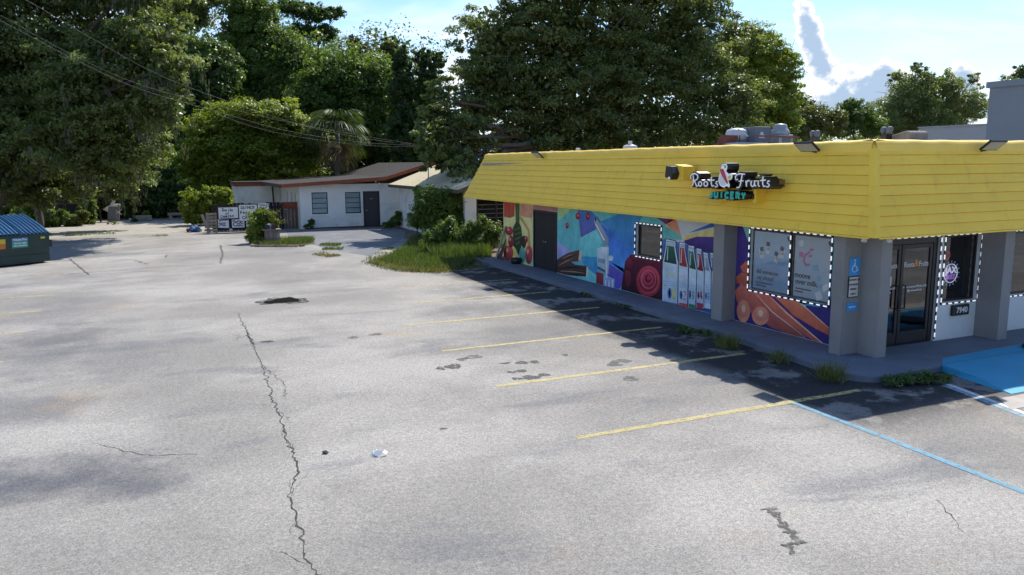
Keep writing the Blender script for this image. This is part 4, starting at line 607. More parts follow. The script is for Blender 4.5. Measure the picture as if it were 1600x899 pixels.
# front wall: pieces between the door and the windows
b=MB(); b.b2((13.68,FY,.12),(14.9,FY+.2,.87)); b.b2((13.68,FY,2.17),(20,FY+.2,2.355)); b.b2((13.68,FY,.87),(13.83,FY+.2,2.17)); b.b2((14.82,FY,.87),(15.3,FY+.2,2.17)); b.b2((14.9,FY,.12),(20,FY+.2,.87)); b.b2((11.8,FY,2.17),(13.68,FY+.2,2.355)); b.b2((17.6,FY,.87),(20,FY+.2,2.17)); b.build('front_wall',M_stucco_w,JB)
# piers
def pier(x0,y0,x1,y1): 
    b=MB(); b.b2((x0,y0,.118),(x1,y1,2.35)); return b.build('pier',M_stucco_g,JB,bevel=.008)
pier(11.24,13.7,11.62,14.06); pier(11.12,10.26,11.62,10.52); pier(11.55,9.84,11.8,10.40); pier(14.84,9.84,15.12,10.34); pier(18.4,9.84,18.7,10.34)
# double side door
b=MB(); b.b2((WX-.02,22.25,.125),(WX+.05,22.31,2.07)); b.b2((WX-.02,23.92,.125),(WX+.05,23.98,2.07)); b.b2((WX-.02,22.31,2.01),(WX+.05,23.92,2.07)); b.build('door_frame',M_black,JB)
for y0,y1,hy in ((22.315,23.11,23.03),(23.12,23.915,23.2)):
    b=MB(); b.b2((WX+.01,y0,.13),(WX+.06,y1,2.005)); d=b.build('side_door',M_blackdoor,JB,bevel=.004)
    b=MB(); b.lathe((WX-.03,hy,1.05),[(.012,.045),(.012,.02),(.03,.015),(.03,0)],10,ax='x'); b.build('door_knob',M_steel,d)
# ---- mural: paint layers
def paint():
    m=bpy.data.materials.new('mural_paint'); m.use_nodes=True; nt=m.node_tree; b=nt.nodes['Principled BSDF']
    a=N(nt,'ShaderNodeVertexColor',layer_name='paint'); pos=N(nt,'ShaderNodeNewGeometry').outputs['Position']
    f=mathn(nt,'MULTIPLY_ADD',mathn(nt,'SUBTRACT',noise(nt,pos,2.6,5,.65),.5),1.0,1.); f2=mathn(nt,'MULTIPLY_ADD',mathn(nt,'SUBTRACT',noise(nt,pos,30,2,.6),.5),.4,1.)
    v=N(nt,'ShaderNodeVectorMath',operation='SCALE'); L(nt,a,0,v,0); nt.links.new(mathn(nt,'MULTIPLY',f,f2),v.inputs['Scale']); L(nt,v,0,b,'Base Color'); b.inputs['Roughness'].default_value=.8; b.inputs['Specular IOR Level'].default_value=.25
    bp=N(nt,'ShaderNodeBump',ins={'Strength':.3,'Distance':.02}); nt.links.new(noise(nt,pos,45,4,.6),bp.inputs['Height']); L(nt,bp,0,b,'Normal')
    return m
M_paint=paint()
def bright(c,k=1.45):
    c=lin(c); g_=sum(c)/3; return tuple(min(.8,(x*.86+g_*.14)*k) for x in c)
mur={}
HOLES=[(16.56,17.7,1.17,2.0),(11.03,13.25,.89,2.19)]
def clip(poly,axis,lim,keep_less):
    "cut a polygon [(y, z, colour)] at a straight limit"
    out=[]; n=len(poly)
    ins=lambda p:(p[axis]<=lim) if keep_less else (p[axis]>=lim)
    for i in range(n):
        a,b=poly[i],poly[(i+1)%n]
        if ins(a): out.append(a)
        if ins(a)!=ins(b):
            t=(lim-a[axis])/(b[axis]-a[axis]); out.append((a[0]+(b[0]-a[0])*t,a[1]+(b[1]-a[1])*t,tuple(a[2][k]+(b[2][k]-a[2][k])*t for k in range(3))))
    return out
def cut_hole(polys,h):
    y0,y1,z0,z1=h; out=[]
    for p in polys:
        a=clip(p,0,y0,True); out.append(a); r_=clip(p,0,y0,False); out.append(clip(r_,0,y1,False)); r_=clip(r_,0,y1,True)
        out.append(clip(r_,1,z0,True)); out.append(clip(r_,1,z1,False))
    return [p for p in out if len(p)>=3]
for name,layer,pts,c,c2 in MURAL:
    c=bright(c); c2=bright(c2) if c2 else c
    zs=[p[1] for p in pts]; z0,z1=min(zs),max(zs)
    poly=[(y,z,tuple(c[k]*((z-z0)/max(.01,z1-z0))+c2[k]*(1-(z-z0)/max(.01,z1-z0)) for k in range(3))) for y,z in pts]
    conv=[poly]
    bb=(min(p[0] for p in pts),max(p[0] for p in pts))
    need=[h for h in HOLES if bb[0]<h[1] and bb[1]>h[0] and z0<h[3] and z1>h[2]]
    if need:   # triangulate first so that the cuts stay simple
        from mathutils.geometry import tessellate_polygon
        tr=tessellate_polygon([[Vector((p[0],p[1],0)) for p in poly]]); conv=[[poly[i] for i in t] for t in tr]
        for h in need: conv=cut_hole(conv,h)
    mb=mur.setdefault((name,layer) if name=='painted_colour_field' else (name,0),MB())
    x=WX-.002*layer
    for p in conv:
        ar=sum(p[i][0]*p[(i+1)%len(p)][1]-p[(i+1)%len(p)][0]*p[i][1] for i in range(len(p)))
        if ar>0: p=p[::-1]
        mb.face([(x,q[0],q[1]) for q in p],[q[2] for q in p])
for (name,_l),mb in mur.items(): mb.build(name,M_paint,JB,recalc=False,kind='stuff')
# ---- windows: recess, frame, pane, LED strip
M_led=mat('lit_led',(.95,.96,1.),.4,.3,var=0,emit=.45); M_ledb=mat('led_carrier',(.02,.02,.02),.6,.3)
def led(parent,pts,n,pitch=.165,closed=True,label=None):
    "LED modules on a black carrier round a window: pts corners, n outward normal"
    n=Vector(n); bb=MB(); lb=MB(); P=[Vector(p) for p in pts]; segs=list(zip(P,P[1:]+P[:1])) if closed else list(zip(P[:-1],P[1:]))
    for i,(a,c) in enumerate(segs):
        t=(c-a); ln=t.length; t.normalize(); w=t.cross(n).normalized()
        bb.box((a+c)/2+n*.006,(ln,.035,.008),ax=(t,w,n))
        k=int(ln/pitch)
        for j in range(k): lb.box(a+t*(ln*(j+.5)/k)+n*.016,(.088,.024,.010),ax=(t,w,n))
    s=bb.build('led_strip',M_ledb,parent); lb.build('led',M_led,s,kind='stuff'); return s
def window_x(y0,y1,z0,z1):
    fr=MB(); x=WX+.06
    for a,c in (((x,y0,z0),(x+.05,y0+.04,z1)),((x,y1-.04,z0),(x+.05,y1,z1)),((x,y0+.04,z0),(x+.05,y1-.04,z0+.04)),((x,y0+.04,z1-.04),(x+.05,y1-.04,z1))): fr.b2(a,c)
    return fr.build('window_frame',M_black,JB)
wf=window_x(16.56,17.7,1.17,2.0)
b=MB(); b.face([(WX+.075,16.6,1.21),(WX+.075,16.6,1.96),(WX+.075,17.66,1.96),(WX+.075,17.66,1.21)]); b.build('pane',M_glass,wf,recalc=False)
M_blind=mat('brown_blind',(.105,.09,.075),.8,.2,var=.2,scale=3,rnd=.15)
for i in range(14):
    z=1.215+i*.052; b=MB(); b.face([(WX+.13,16.6,z),(WX+.13,17.45,z+.004),(WX+.155,17.45,z+.05),(WX+.155,16.6,z+.046)]); b.build('blind_slat',M_blind,wf,recalc=False)
led(wf,[(WX-.012,16.53,1.14),(WX-.012,17.73,1.14),(WX-.012,17.73,2.03),(WX-.012,16.53,2.03)],(-1,0,0))
wf=window_x(11.03,13.25,.89,2.19)
b=MB(); b.b2((WX+.055,12.03,.93),(WX+.11,12.11,2.15)); b.build('mullion',M_black,wf)
def poster_mat(name,a,b2):
    m=bpy.data.materials.new(name); m.use_nodes=True; nt=m.node_tree; b=nt.nodes['Principled BSDF']; pos=N(nt,'ShaderNodeNewGeometry').outputs['Position']; sp=N(nt,'ShaderNodeSeparateXYZ'); nt.links.new(pos,sp.inputs[0])
    f=mathn(nt,'ADD',smooth(nt,sp.outputs[2],1.0,1.9),mathn(nt,'MULTIPLY',mathn(nt,'SUBTRACT',noise(nt,pos,3,5,.6),.5),.8),clamp=True)
    mx=N(nt,'ShaderNodeMix',data_type='RGBA',ins={6:(*a,1),7:(*b2,1)}); nt.links.new(f,mx.inputs[0]); L(nt,mx,2,b,'Base Color'); b.inputs['Roughness'].default_value=.3; return m
M_ink=mat('poster_ink',(.03,.05,.12),.5,.3,var=0); M_pink=mat('poster_pink',(.62,.18,.38),.5,.3,var=.1); M_gold=mat('poster_gold',(.5,.42,.2),.5,.3); M_sky=mat('poster_blue',(.25,.48,.62),.5,.3); M_pale=mat('poster_white',(.7,.73,.75),.5,.3)
UX=(0,-1,0); UZ=(0,0,1)
def flat(name,pts,x,m,parent):
    b=MB(); b.face([(x,y,z) for y,z in pts]); return b.build(name,m,parent,recalc=False)
def rect(cy,cz,w,h,rot=0): 
    c,s=math.cos(rot),math.sin(rot); return [(cy-(i*w/2*c-j*h/2*s),cz+(i*w/2*s+j*h/2*c)) for i,j in ((-1,-1),(1,-1),(1,1),(-1,1))]
px=WX+.05
po=flat('poster',[(13.2,.93),(12.12,.93),(12.12,2.15),(13.2,2.15)],px,poster_mat('poster_blue_wash',(.16,.36,.56),(.46,.58,.66)),wf); po['label']='blue poster asking did someone say shots'
for cy,cz,ro in ((12.98,1.68,.3),(12.78,1.80,0),(12.50,1.62,-.5),(12.35,1.74,-.3)):
    flat('printed_bottle',rect(cy,cz,.10,.20,ro),px-.003,M_pale,po); flat('printed_cap',rect(cy-.03*math.sin(ro)*2,cz+.1,.10,.09,ro),px-.006,M_ink,po); flat('printed_label',rect(cy,cz-.0,.07,.06,ro),px-.006,M_gold,po)
text('lettering','did someone',.125,(px-.004,12.78,1.30),UX,UZ,M_ink,po,.001,.003); text('lettering','say shots?',.125,(px-.004,12.83,1.17),UX,UZ,M_ink,po,.001,.003)
flat('small_print',rect(12.86,1.06,0.5,.026),px-.004,M_ink,po); flat('small_print',rect(12.95,1.0,0.32,.026),px-.004,M_ink,po)
po=flat('poster',[(12.02,.93),(11.06,.93),(11.06,2.15),(12.02,2.15)],px,poster_mat('poster_grey_wash',(.36,.50,.60),(.50,.56,.60)),wf); po['label']='pale poster reading moove over milk'
text('lettering','moove',.15,(px-.004,11.78,1.36),UX,UZ,M_ink,po,.001,.004); text('lettering','over milk.',.15,(px-.004,11.66,1.23),UX,UZ,M_ink,po,.001,.004); flat('small_print',rect(11.74,1.09,0.42,.026),px-.004,M_ink,po); flat('small_print',rect(11.86,1.03,0.24,.026),px-.004,M_ink,po)
b=MB(); 
for pts in ([(11.60,1.86),(11.73,1.78),(11.77,1.66),(11.70,1.58),(11.60,1.60)],[(11.52,1.90),(11.62,1.90)],[(11.55,1.78),(11.64,1.76)]):
    l,r_=ribbon(pts,.045); b.mesh([(px-.004,p.x,p.y) for p in l]+[(px-.004,p.x,p.y) for p in r_],[(i,i+1,len(l)+i+1,len(l)+i) for i in range(len(l)-1)])
b.build('printed_ring',M_pink,po,recalc=False)
for cy,cz,w,h,ro,m in ((11.85,2.0,.12,.12,.2,M_pale),(11.84,1.78,.12,.1,0,M_pink),(11.45,1.55,.13,.11,.3,M_sky),(11.36,1.36,.12,.12,-.3,M_sky),(11.30,1.22,.10,.08,.2,M_sky),(11.18,1.2,.16,.12,.6,M_pale),(11.33,1.02,.16,.16,.4,M_pale)): flat('printed_carton',rect(cy,cz,w,h,ro),px-.004,m,po)
for cy in (12.2,11.12): 
    flat('printed_emblem',rect(cy,2.06,.06,.09,.5),px-.004,M_ink,wf)
b=MB(); [b.face([(px-.013,u,.905),(px-.013,u,2.17),(px-.013,v,2.17),(px-.013,v,.905)]) for u,v in ((11.05,12.05),(12.10,13.23))]; b.build('pane',glassm('poster_window_glass',(.93,.94,.95),.02),wf,recalc=False)
s=led(wf,[(WX-.012,11.0,.86),(WX-.012,13.28,.86),(WX-.012,13.28,2.22),(WX-.012,11.0,2.22)],(-1,0,0)); led(wf,[(WX-.012,12.07,.90),(WX-.012,12.07,2.19)],(-1,0,0),closed=False)
# ---- front doors
b=MB()
for a,c in (((11.82,FY+.04,.12),(11.88,FY+.12,2.17)),((13.56,FY+.04,.12),(13.66,FY+.12,2.17)),((11.88,FY+.04,2.06),(13.56,FY+.12,2.17)),((11.88,FY+.02,.121),(13.56,FY+.14,.135))): b.b2(a,c)
df=b.build('door_frame',M_black,JB)
for x0,x1,hx in ((11.89,12.70,12.62),(12.72,13.55,12.80)):
    b=MB(); y0,y1=FY+.05,FY+.10
    for a,c in (((x0,y0,.14),(x0+.07,y1,2.05)),((x1-.07,y0,.14),(x1,y1,2.05)),((x0+.07,y0,.14),(x1-.07,y1,.36)),((x0+.07,y0,1.97),(x1-.07,y1,2.05))): b.b2(a,c)
    d=b.build('glass_door',M_black,JB,bevel=.004)
    b=MB(); b.face([(x0+.07,y0+.02,.36),(x1-.07,y0+.02,.36),(x1-.07,y0+.02,1.97),(x0+.07,y0+.02,1.97)]); b.build('pane',M_glass,d,recalc=False)
    b=MB(); b.tube([(hx,y0-.005,1.28),(hx,y0-.06,1.28),(hx,y0-.06,.84),(hx,y0-.005,.84)],.014,8); b.build('pull_handle',M_black,d,smooth=True)
M_wlet=mat('white_vinyl',(.78,.78,.78),.6,.3,var=0); M_olet=mat('orange_vinyl',(.75,.28,.07),.6,.3,var=0)
FXv=(1,0,0)
for cx,sc in ((13.14,1.),(12.3,1.)):
    text('door_lettering','Roots    Fruits',.145,(cx,FY+.066,1.66),FXv,UZ,M_wlet,df,.001,.001,wide=.78); text('door_lettering','&',.19,(cx,FY+.066,1.68),FXv,UZ,M_olet,df,.001,.004)
    text('door_lettering','www.rootsandfruits.com',.07,(cx,FY+.066,1.235),FXv,UZ,M_wlet,df,.001,.001,wide=.9); text('door_lettering','@rootsandfruits',.06,(cx,FY+.066,1.16),FXv,UZ,M_wlet,df,.001,.001)
b=MB(); b.b2((12.28,FY+.064,1.28),(12.5,FY+.067,1.46)); b.build('paper_notice',M_wlet,df)
led(df,[(11.9,FY+.0,2.19),(13.69,FY+.0,2.19),(13.69,FY+.0,.16)],(0,-1,0),closed=False)
# ---- front windows
def window_y(x0,x1,z0=.87,z1=2.17):
    b=MB(); y=FY+.06
    for a,c in (((x0,y,z0),(x0+.04,y+.05,z1)),((x1-.04,y,z0),(x1,y+.05,z1)),((x0+.04,y,z0),(x1-.04,y+.05,z0+.04)),((x0+.04,y,z1-.04),(x1-.04,y+.05,z1))): b.b2(a,c)
    f=b.build('window_frame',M_black,JB); b=MB(); b.face([(x0+.04,y+.02,z0+.04),(x1-.04,y+.02,z0+.04),(x1-.04,y+.02,z1-.04),(x0+.04,y+.02,z1-.04)]); b.build('pane',M_glass,f,recalc=False)
    led(f,[(x0-.03,FY-.001,z0-.03),(x1+.03,FY-.001,z0-.03),(x1+.03,FY-.001,z1+.02),(x0-.03,FY-.001,z1+.02)],(0,-1,0)); return f
w1=window_y(13.83,14.82); w2=window_y(15.3,17.6)
b=MB(); b.b2((15.75,FY+.6,.87),(15.8,FY+.62,2.1)); 
for i in range(6): b.b2((15.5,FY+.6+.0,1.0+i*.2),(17.3,FY+.62,1.02+i*.2))
b.build('display_rack',mat('grey_wire',(.3,.3,.3),.5,.5),w2)
b=MB(); b.b2((13.85,FY+.45,.12),(14.8,FY+.75,.95)); b.build('counter',mat('brown_counter',(.12,.09,.07),.7,.3),w1)
b=MB(); b.b2((14.62,FY+.14,.92),(14.78,FY+.16,2.12)); b.build('curtain',mat('grey_green_curtain',(.12,.15,.15),.8,.2),w1)
# round neon sign in the window
ns=thing('neon_sign','round blue and pink neon sign reading JAX BEST inside the front window','neon sign',(14.18,FY+.13,1.42))
M_nb=mat('neon_blue',(.30,.45,.95),.4,.3,var=0,emit=.7); M_nw=mat('neon_white',(.85,.88,1.),.4,.3,var=0,emit=.9); M_np=mat('neon_pink',(.55,.30,.85),.4,.3,var=0,emit=.7); M_nbk=mat('neon_backing',(.14,.12,.38),.5,.4)
cx,cz=14.19,1.41; ny=FY+.115
circ=lambda r_,n=28,y=ny:[(cx+r_*math.cos(2*math.pi*i/n),y,cz+r_*math.sin(2*math.pi*i/n)) for i in range(n+1)]
b=MB(); b.lathe((cx,FY+.14,cz),[(.175,0),(.18,.01),(.175,.02)],28,ax='y'); b.build('backing_disc',M_nbk,ns)
MB().tube(circ(.185),.010,6).build('neon_ring',M_nw,ns,smooth=True)
for i in range(16):
    a=2*math.pi*i/16; MB().tube([(cx+.215*math.cos(a),ny,cz+.215*math.sin(a)),(cx+.25*math.cos(a),ny,cz+.25*math.sin(a))],.008,5).build('neon_ray',M_nb,ns)
text('neon_word','JAX',.19,(cx,ny,cz+.06),FXv,UZ,M_nw,ns,.006,.003); text('neon_word','BEST',.13,(cx,ny,cz-.075),FXv,UZ,M_np,ns,.006,.002)
os_=thing('open_sign','red hanging neon sign behind the front window glass','sign',(14.3,FY+.3,1.75))
MB().tube([(14.12+.16*math.cos(2*math.pi*i/16)*1.0+.1,FY+.3,1.74+.09*math.sin(2*math.pi*i/16)) for i in range(17)],.014,6).build('neon_tube',mat('neon_red',(.7,.05,.07),.4,.3,var=0,emit=.35),os_)
MB().tube([(14.22,FY+.3,1.83),(14.22,FY+.3,2.15)],.004,5).build('hanging_wire',M_steel,os_)
b=MB(); b.b2((14.12,FY+.3,1.69),(14.32,FY+.31,1.79)); b.build('red_panel',mat('red_plastic',(.4,.03,.04),.5,.4,emit=.1),os_)
# house number block
nb=thing('house_number','black plaque with white numerals 7940 under the front window','sign',(14.34,FY,.69))
b=MB(); b.b2((14.10,FY-.06,.585),(14.58,FY-.002,.80)); b.build('plaque',M_black,nb,bevel=.012); text('numerals','7940',.16,(14.36,FY-.064,.69),FXv,UZ,M_wlet,nb,.002,.003)
# accessible parking signs on the pier
ps=thing('parking_sign','blue and white accessible parking sign fixed to the corner pier','sign',(11.35,10.25,1.6))
M_hblue=mat('sign_blue',(.05,.33,.72),.45,.4,var=.04); M_swhite=mat('sign_white',(.62,.60,.55),.5,.4,var=.06)
b=MB(); b.b2((11.235,10.245,1.58),(11.485,10.251,1.90)); b.build('blue_plate',M_hblue,ps,bevel=.002)
b=MB(); b.lathe((11.36,10.2435,1.85),[(.018,0),(.018,.003)],12,ax='y'); b.tube([(11.355,10.242,1.82),(11.355,10.242,1.74),(11.40,10.242,1.74),(11.425,10.242,1.67),(11.445,10.242,1.675)],.009,5)
b.tube([(11.335,10.242,1.77)]+[(11.36+.062*math.cos(R(k)),10.242,1.70+.062*math.sin(R(k))) for k in range(120,380,26)],.007,5); b.build('wheelchair_symbol',M_wlet,ps)
b=MB(); b.b2((11.225,10.24,1.18),(11.475,10.249,1.565)); b.build('black_border',M_black,ps); b=MB(); b.b2((11.24,10.236,1.195),(11.46,10.239,1.55)); b.build('white_plate',M_swhite,ps)
for i,t in enumerate(('PARKING BY','DISABLED','PERMIT','ONLY')): text('lettering',t,.05,(11.35,10.234,1.50-.085*i),FXv,UZ,M_black,ps,.001,.001)
ps2=tag(MB().b2((11.225,10.243,.93),(11.475,10.251,1.08)).build('fine_plate',M_hblue,bevel=.002),'small bare blue plate below the accessible parking sign','sign')
MB().b2((11.27,10.2405,.995),(11.43,10.2425,1.015)).build('small_print',M_wlet,ps2)
# soffit floodlights
for i,(x,y) in enumerate(((11.25,9.98),(11.55,9.72))):
    fl=thing('soffit_floodlight',['white soffit floodlight nearer the side wall at the building corner','white soffit floodlight nearer the front at the building corner'][i],'floodlight',(x,y,EZ),'floodlights under the corner soffit')
    MB().lathe((x,y,EZ-.03),[(.03,.03),(.03,0),(.012,0)],10).build('base',M_wlet,fl)
    for k in (-1,): MB().tube([(x,y,EZ-.03),(x+.03*k,y+.03*k,EZ-.05),(x+.08*k,y+.07*k,EZ-.10)],[.015,.025,.05],10).build('lamp_head',M_wlet,fl,smooth=True)
# ---- mansard of lapped boards
TX0,TX1,TZ=11.28,11.62,3.88      # crest: nearer end, far end set back so its cast shadow narrows
YB0,YB1=EY,28.75; YT0,YT1=9.92,28.25
def yel(name,bumpy):
    return mat(name,(.97,.625,.058),.55,.4,var=.055,scale=1.1,bump=.10 if not bumpy else .25,bscale=14,stain=.22,scol=(.76,.50,.06),sscale=1.6,rnd=.03,streak=.3)
M_yb=yel('yellow_board_paint',0); M_yc=mat('yellow_membrane',(.97,.63,.075),.42,.5,var=.07,scale=2,bump=.2,bscale=8,stain=.2,scol=(.72,.46,.07),sscale=2.)
NR=9
def lerp(a,b,t): return a+(b-a)*t
def crestx(y): return lerp(TX0,TX1,(y-YT0)/(YT1-YT0))
FX1=27.2
for r_ in range(NR):
    t0,t1=r_/NR,(r_+1)/NR
    z0,z1=lerp(EZ,TZ,t0)+.0055,lerp(EZ,TZ,t1)
    ya,yb=lerp(YB0,YT0,t0),lerp(YB1,YT1,t0); ya1,yb1=lerp(YB0,YT0,t1),lerp(YB1,YT1,t1)
    rr=random.Random(r_*3+1); cuts=sorted(rr.uniform(.08,.92) for _ in range(3)); cuts=[0]+cuts+[1]
    for c0,c1 in zip(cuts[:-1],cuts[1:]):
        e=.002
        A=[lerp(ya,yb,c0)+e,lerp(ya,yb,c1)-e,lerp(ya1,yb1,c1)-e,lerp(ya1,yb1,c0)+e]
        xs=[lerp(EX,crestx(A[0]),t0)-.022,lerp(EX,crestx(A[1]),t0)-.022,lerp(EX,crestx(A[2]),t1)-.004,lerp(EX,crestx(A[3]),t1)-.004]
        zz=[z0,z0,z1,z1]; b=MB(); b.prism([(xs[i],A[i],zz[i]) for i in range(4)],(.02,0,.0)); b.build('fascia_board',M_yb,JB)
    xa,xb=lerp(EX,TX0,t0),FX1; xa1=lerp(EX,TX0,t1)
    cuts=[0,random.Random(r_).uniform(.2,.8),1]
    for c0,c1 in zip(cuts[:-1],cuts[1:]):
        b=MB(); yv0,yv1=lerp(EY,YT0,t0)-.022,lerp(EY,YT0,t1)-.004
        b.prism([(lerp(xa,xb,c0)+.002,yv0,z0),(lerp(xa,xb,c1)-.002,yv0,z0),(lerp(xa1,xb,c1)-.002,yv1,z1),(lerp(xa1,xb,c0)+.002,yv1,z1)],(0,.02,0)); b.build('fascia_board',M_yb,JB)
    # short far end
    b=MB(); yv0,yv1=lerp(YB1,YT1,t0)+.0,lerp(YB1,YT1,t1)-.01
    b.prism([(lerp(EX,TX1,t0),yv0,z0),(xb,yv0,z0),(xb,yv1,z1),(lerp(EX,TX1,t1),yv1,z1)],(0,-.02,0)); b.build('fascia_board',M_yb,JB)
b=MB(); b.mesh([(EX+.012,EY+.05,EZ),(EX+.012,YB1-.05,EZ),(TX1+.03,YT1-.03,TZ),(TX0+.03,YT0+.03,TZ)],[(0,1,2,3)]); b.mesh([(EX+.05,EY+.012,EZ),(FX1,EY+.012,EZ),(FX1,YT0+.03,TZ),(TX0+.05,YT0+.03,TZ)],[(0,1,2,3)]); b.build('fascia_backing',mat('fascia_sheathing',(.42,.27,.04),.9,.2),JB)
# corner trim, bottom trim
b=MB(); b.prism([(EX-.035,EY+.10,EZ-.004),(EX-.035,EY-.035,EZ-.004),(TX0-.03,YT0-.03,TZ),(TX0-.03,YT0+.08,TZ)],(.014,0,0)); b.prism([(EX-.021,EY-.035,EZ-.004),(EX+.11,EY-.035,EZ-.004),(TX0+.09,YT0-.03,TZ),(TX0-.016,YT0-.03,TZ)],(0,.014,0)); b.build('corner_trim',M_yb,JB)
b=MB(); b.b2((EX-.026,EY+.1,EZ-.03),(EX+.0,YB1,EZ-.001)); b.b2((EX+.11,EY-.026,EZ-.03),(FX1,EY,EZ-.001)); b.build('drip_edge',M_yb,JB)
# wrinkled membrane folded over the crest
def crest(name,path,inward):
    b=MB(); n=len(path); rng=random.Random(11); ph=[rng.uniform(0,6.28) for _ in range(6)]
    prof=[(-.035,-.16),(-.035,-.02),(-.01,.06),(.08,.095),(.25,.08),(.45,-.05),(.5,-.3)]; vs=[]
    for i,p in enumerate(path):
        s=i*.1; iw=Vector(inward)
        for k,(u,h_) in enumerate(prof):
            wob=.004*math.sin(s*.8+ph[0])+.004*math.sin(s*6.1+ph[1])*math.sin(s*.7+ph[2])+.003*math.sin(s*9+ph[3]+k)
            low=.015*math.sin(s*.9+ph[4])*(1 if k==0 else .1)+.012*math.sin(s*4.7+ph[5])*(k==0)
            vs.append(Vector(p)+iw*(u-(wob+.02 if 0<k<4 else .006))+Vector((0,0,h_+(wob*.9 if k else low))))
    m=len(prof); b.mesh(vs,[(i*m+k,i*m+k+1,(i+1)*m+k+1,(i+1)*m+k) for i in range(n-1) for k in range(m-1)])
    return b.build(name,M_yc,JB,smooth=True)
nn=180; crest('crest_membrane',[(crestx(lerp(YT0,YT1,i/nn)),lerp(YT0,YT1,i/nn),TZ) for i in range(nn+1)],(1,0,0))
nn=150; crest('crest_membrane',[(lerp(TX0,FX1,i/nn),YT0,TZ+.001) for i in range(nn+1)],(0,1,0))
MB().lathe((TX0+.1,YT0+.1,TZ+.02),[(.15,-.1),(.13,.02),(.08,.045),(.02,.05)],20).build('crest_cap',M_yc,JB,smooth=True)
# ---- flat LED floodlights on the crest
M_lens=mat('floodlight_lens',(.42,.42,.36),.35,.5,var=.05)
def crest_light(p,out,lab):
    o=thing('crest_floodlight',lab,'floodlight',p,'flat floodlights along the fascia crest'); p=Vector(p); out=Vector(out); side=Vector((0,0,1)).cross(out).normalized()
    tilt=(out*.78+Vector((0,0,.62))).normalized(); nrm=side.cross(tilt); nrm=nrm if nrm.z<0 else -nrm
    c=p+out*.26+Vector((0,0,.05))
    MB().box(c,(.46,.26,.04),ax=(side,tilt,nrm)).build('housing',M_black,o,bevel=.006)
    MB().box(c+nrm*.0215,(.41,.21,.006),ax=(side,tilt,nrm)).build('lens',M_lens,o)
    MB().tube([p-out*.02+Vector((0,0,-.06)),p+out*.12+Vector((0,0,-.04)),c-tilt*.13-nrm*.02],.015,6).build('arm',M_black,o)
crest_light((11.47,22.9,3.83),(-1,0,0),'flat floodlight at the far left end of the yellow crest')
crest_light((11.28,11.2,3.83),(-1,0,0),'flat floodlight on the side crest nearest the building corner')
crest_light((13.95,9.9,3.83),(0,-1,0),'flat floodlight above the front entrance side of the fascia')
# ---- the channel letter sign
sg=thing('shop_sign','black channel letter sign reading Roots and Fruits Juicery on yellow boards','sign',(10.95,12.9,3.1))
SXP=10.62
M_ret=mat('letter_return_black',(.012,.012,.016),.35,.5); M_face=mat('letter_face_white',(.82,.82,.84),.35,.4,var=0,emit=.12)
_st=[(n_,s_) for n_,s_ in SIGN_STROKES.items() if n_!='i']+[('i',SIGN_STROKES['i'][:1]),('dot',SIGN_STROKES['i'][1:])]
for n_,strokes in _st:
    b=MB(); t=MB()
    for q,st in enumerate(strokes):
        pts=[Vector((p[0],p[1])) for p in st]; l,r_=ribbon(pts,.085); k=len(l); x0=SXP+.012+.003*q; x1=x0+.30
        vs=[(x0,p.x,p.y) for p in l]+[(x0,p.x,p.y) for p in r_]+[(x1,p.x,p.y) for p in l]+[(x1,p.x,p.y) for p in r_]
        fs=[]
        for i in range(k-1): fs+=[(i,i+1,k+i+1,k+i),(2*k+i,3*k+i,3*k+i+1,2*k+i+1),(i,2*k+i,2*k+i+1,i+1),(k+i,k+i+1,3*k+i+1,3*k+i)]
        fs+=[(0,k,3*k,2*k),(k-1,3*k-1,4*k-1,2*k-1)]
        b.mesh(vs,fs); t.tube([(SXP-.003*q,p[0],p[1]) for p in st],.0135,6)
    lo=b.build('letter',M_ret,sg); t.build('letter_face',M_face,lo,smooth=True)
amp=None
for n_,(ly,pts,c) in AMPERSAND.items():
    x0=SXP-.02-.012*ly
    poly=[(x0,p[0],p[1]) for p in pts]
    if n_=='ampersand_body':
        cy=sum(p[0] for p in pts)/len(pts); cz_=sum(p[1] for p in pts)/len(pts)
        b=MB(); b.prism([(x0+.012,cy+(p[0]-cy)*1.05,cz_+(p[1]-cz_)*1.05) for p in pts],(.30,0,0)); amp=b.build('ampersand',M_ret,sg)
        MB().prism(poly,(.01,0,0)).build('ampersand_face',M_face,amp)
    else: MB().prism(poly,(.01,0,0)).build({'ampersand_body.':'mint_panel'}.get(n_,n_),mat('sign_'+n_.strip('.'),tuple(min(.8,x*1.5) for x in lin(c)),.4,.4,var=.05),amp)
M_jf=mat('juicery_green',(.02,.30,.24),.35,.4,var=0,emit=.15)
jy0,jy1,jz0,jz1=13.495,12.32,2.862,3.018
STK={'J':[[(.75,1),(.75,.25),(.5,0),(.2,.05),(.1,.25)]],'U':[[(.1,1),(.1,.25),(.4,0),(.65,.05),(.85,.25),(.85,1)]],'I':[[(.5,1),(.5,0)]],'C':[[(.9,.85),(.55,1),(.2,.8),(.1,.5),(.2,.2),(.55,0),(.9,.15)]],'E':[[(.85,1),(.15,1),(.15,0),(.85,0)],[(.15,.52),(.7,.52)]],'R':[[(.15,0),(.15,1),(.6,1),(.82,.78),(.6,.52),(.15,.5)],[(.5,.5),(.88,0)]],'Y':[[(.1,1),(.5,.5),(.9,1)],[(.5,.5),(.5,0)]]}
wl=(jy0-jy1)/7
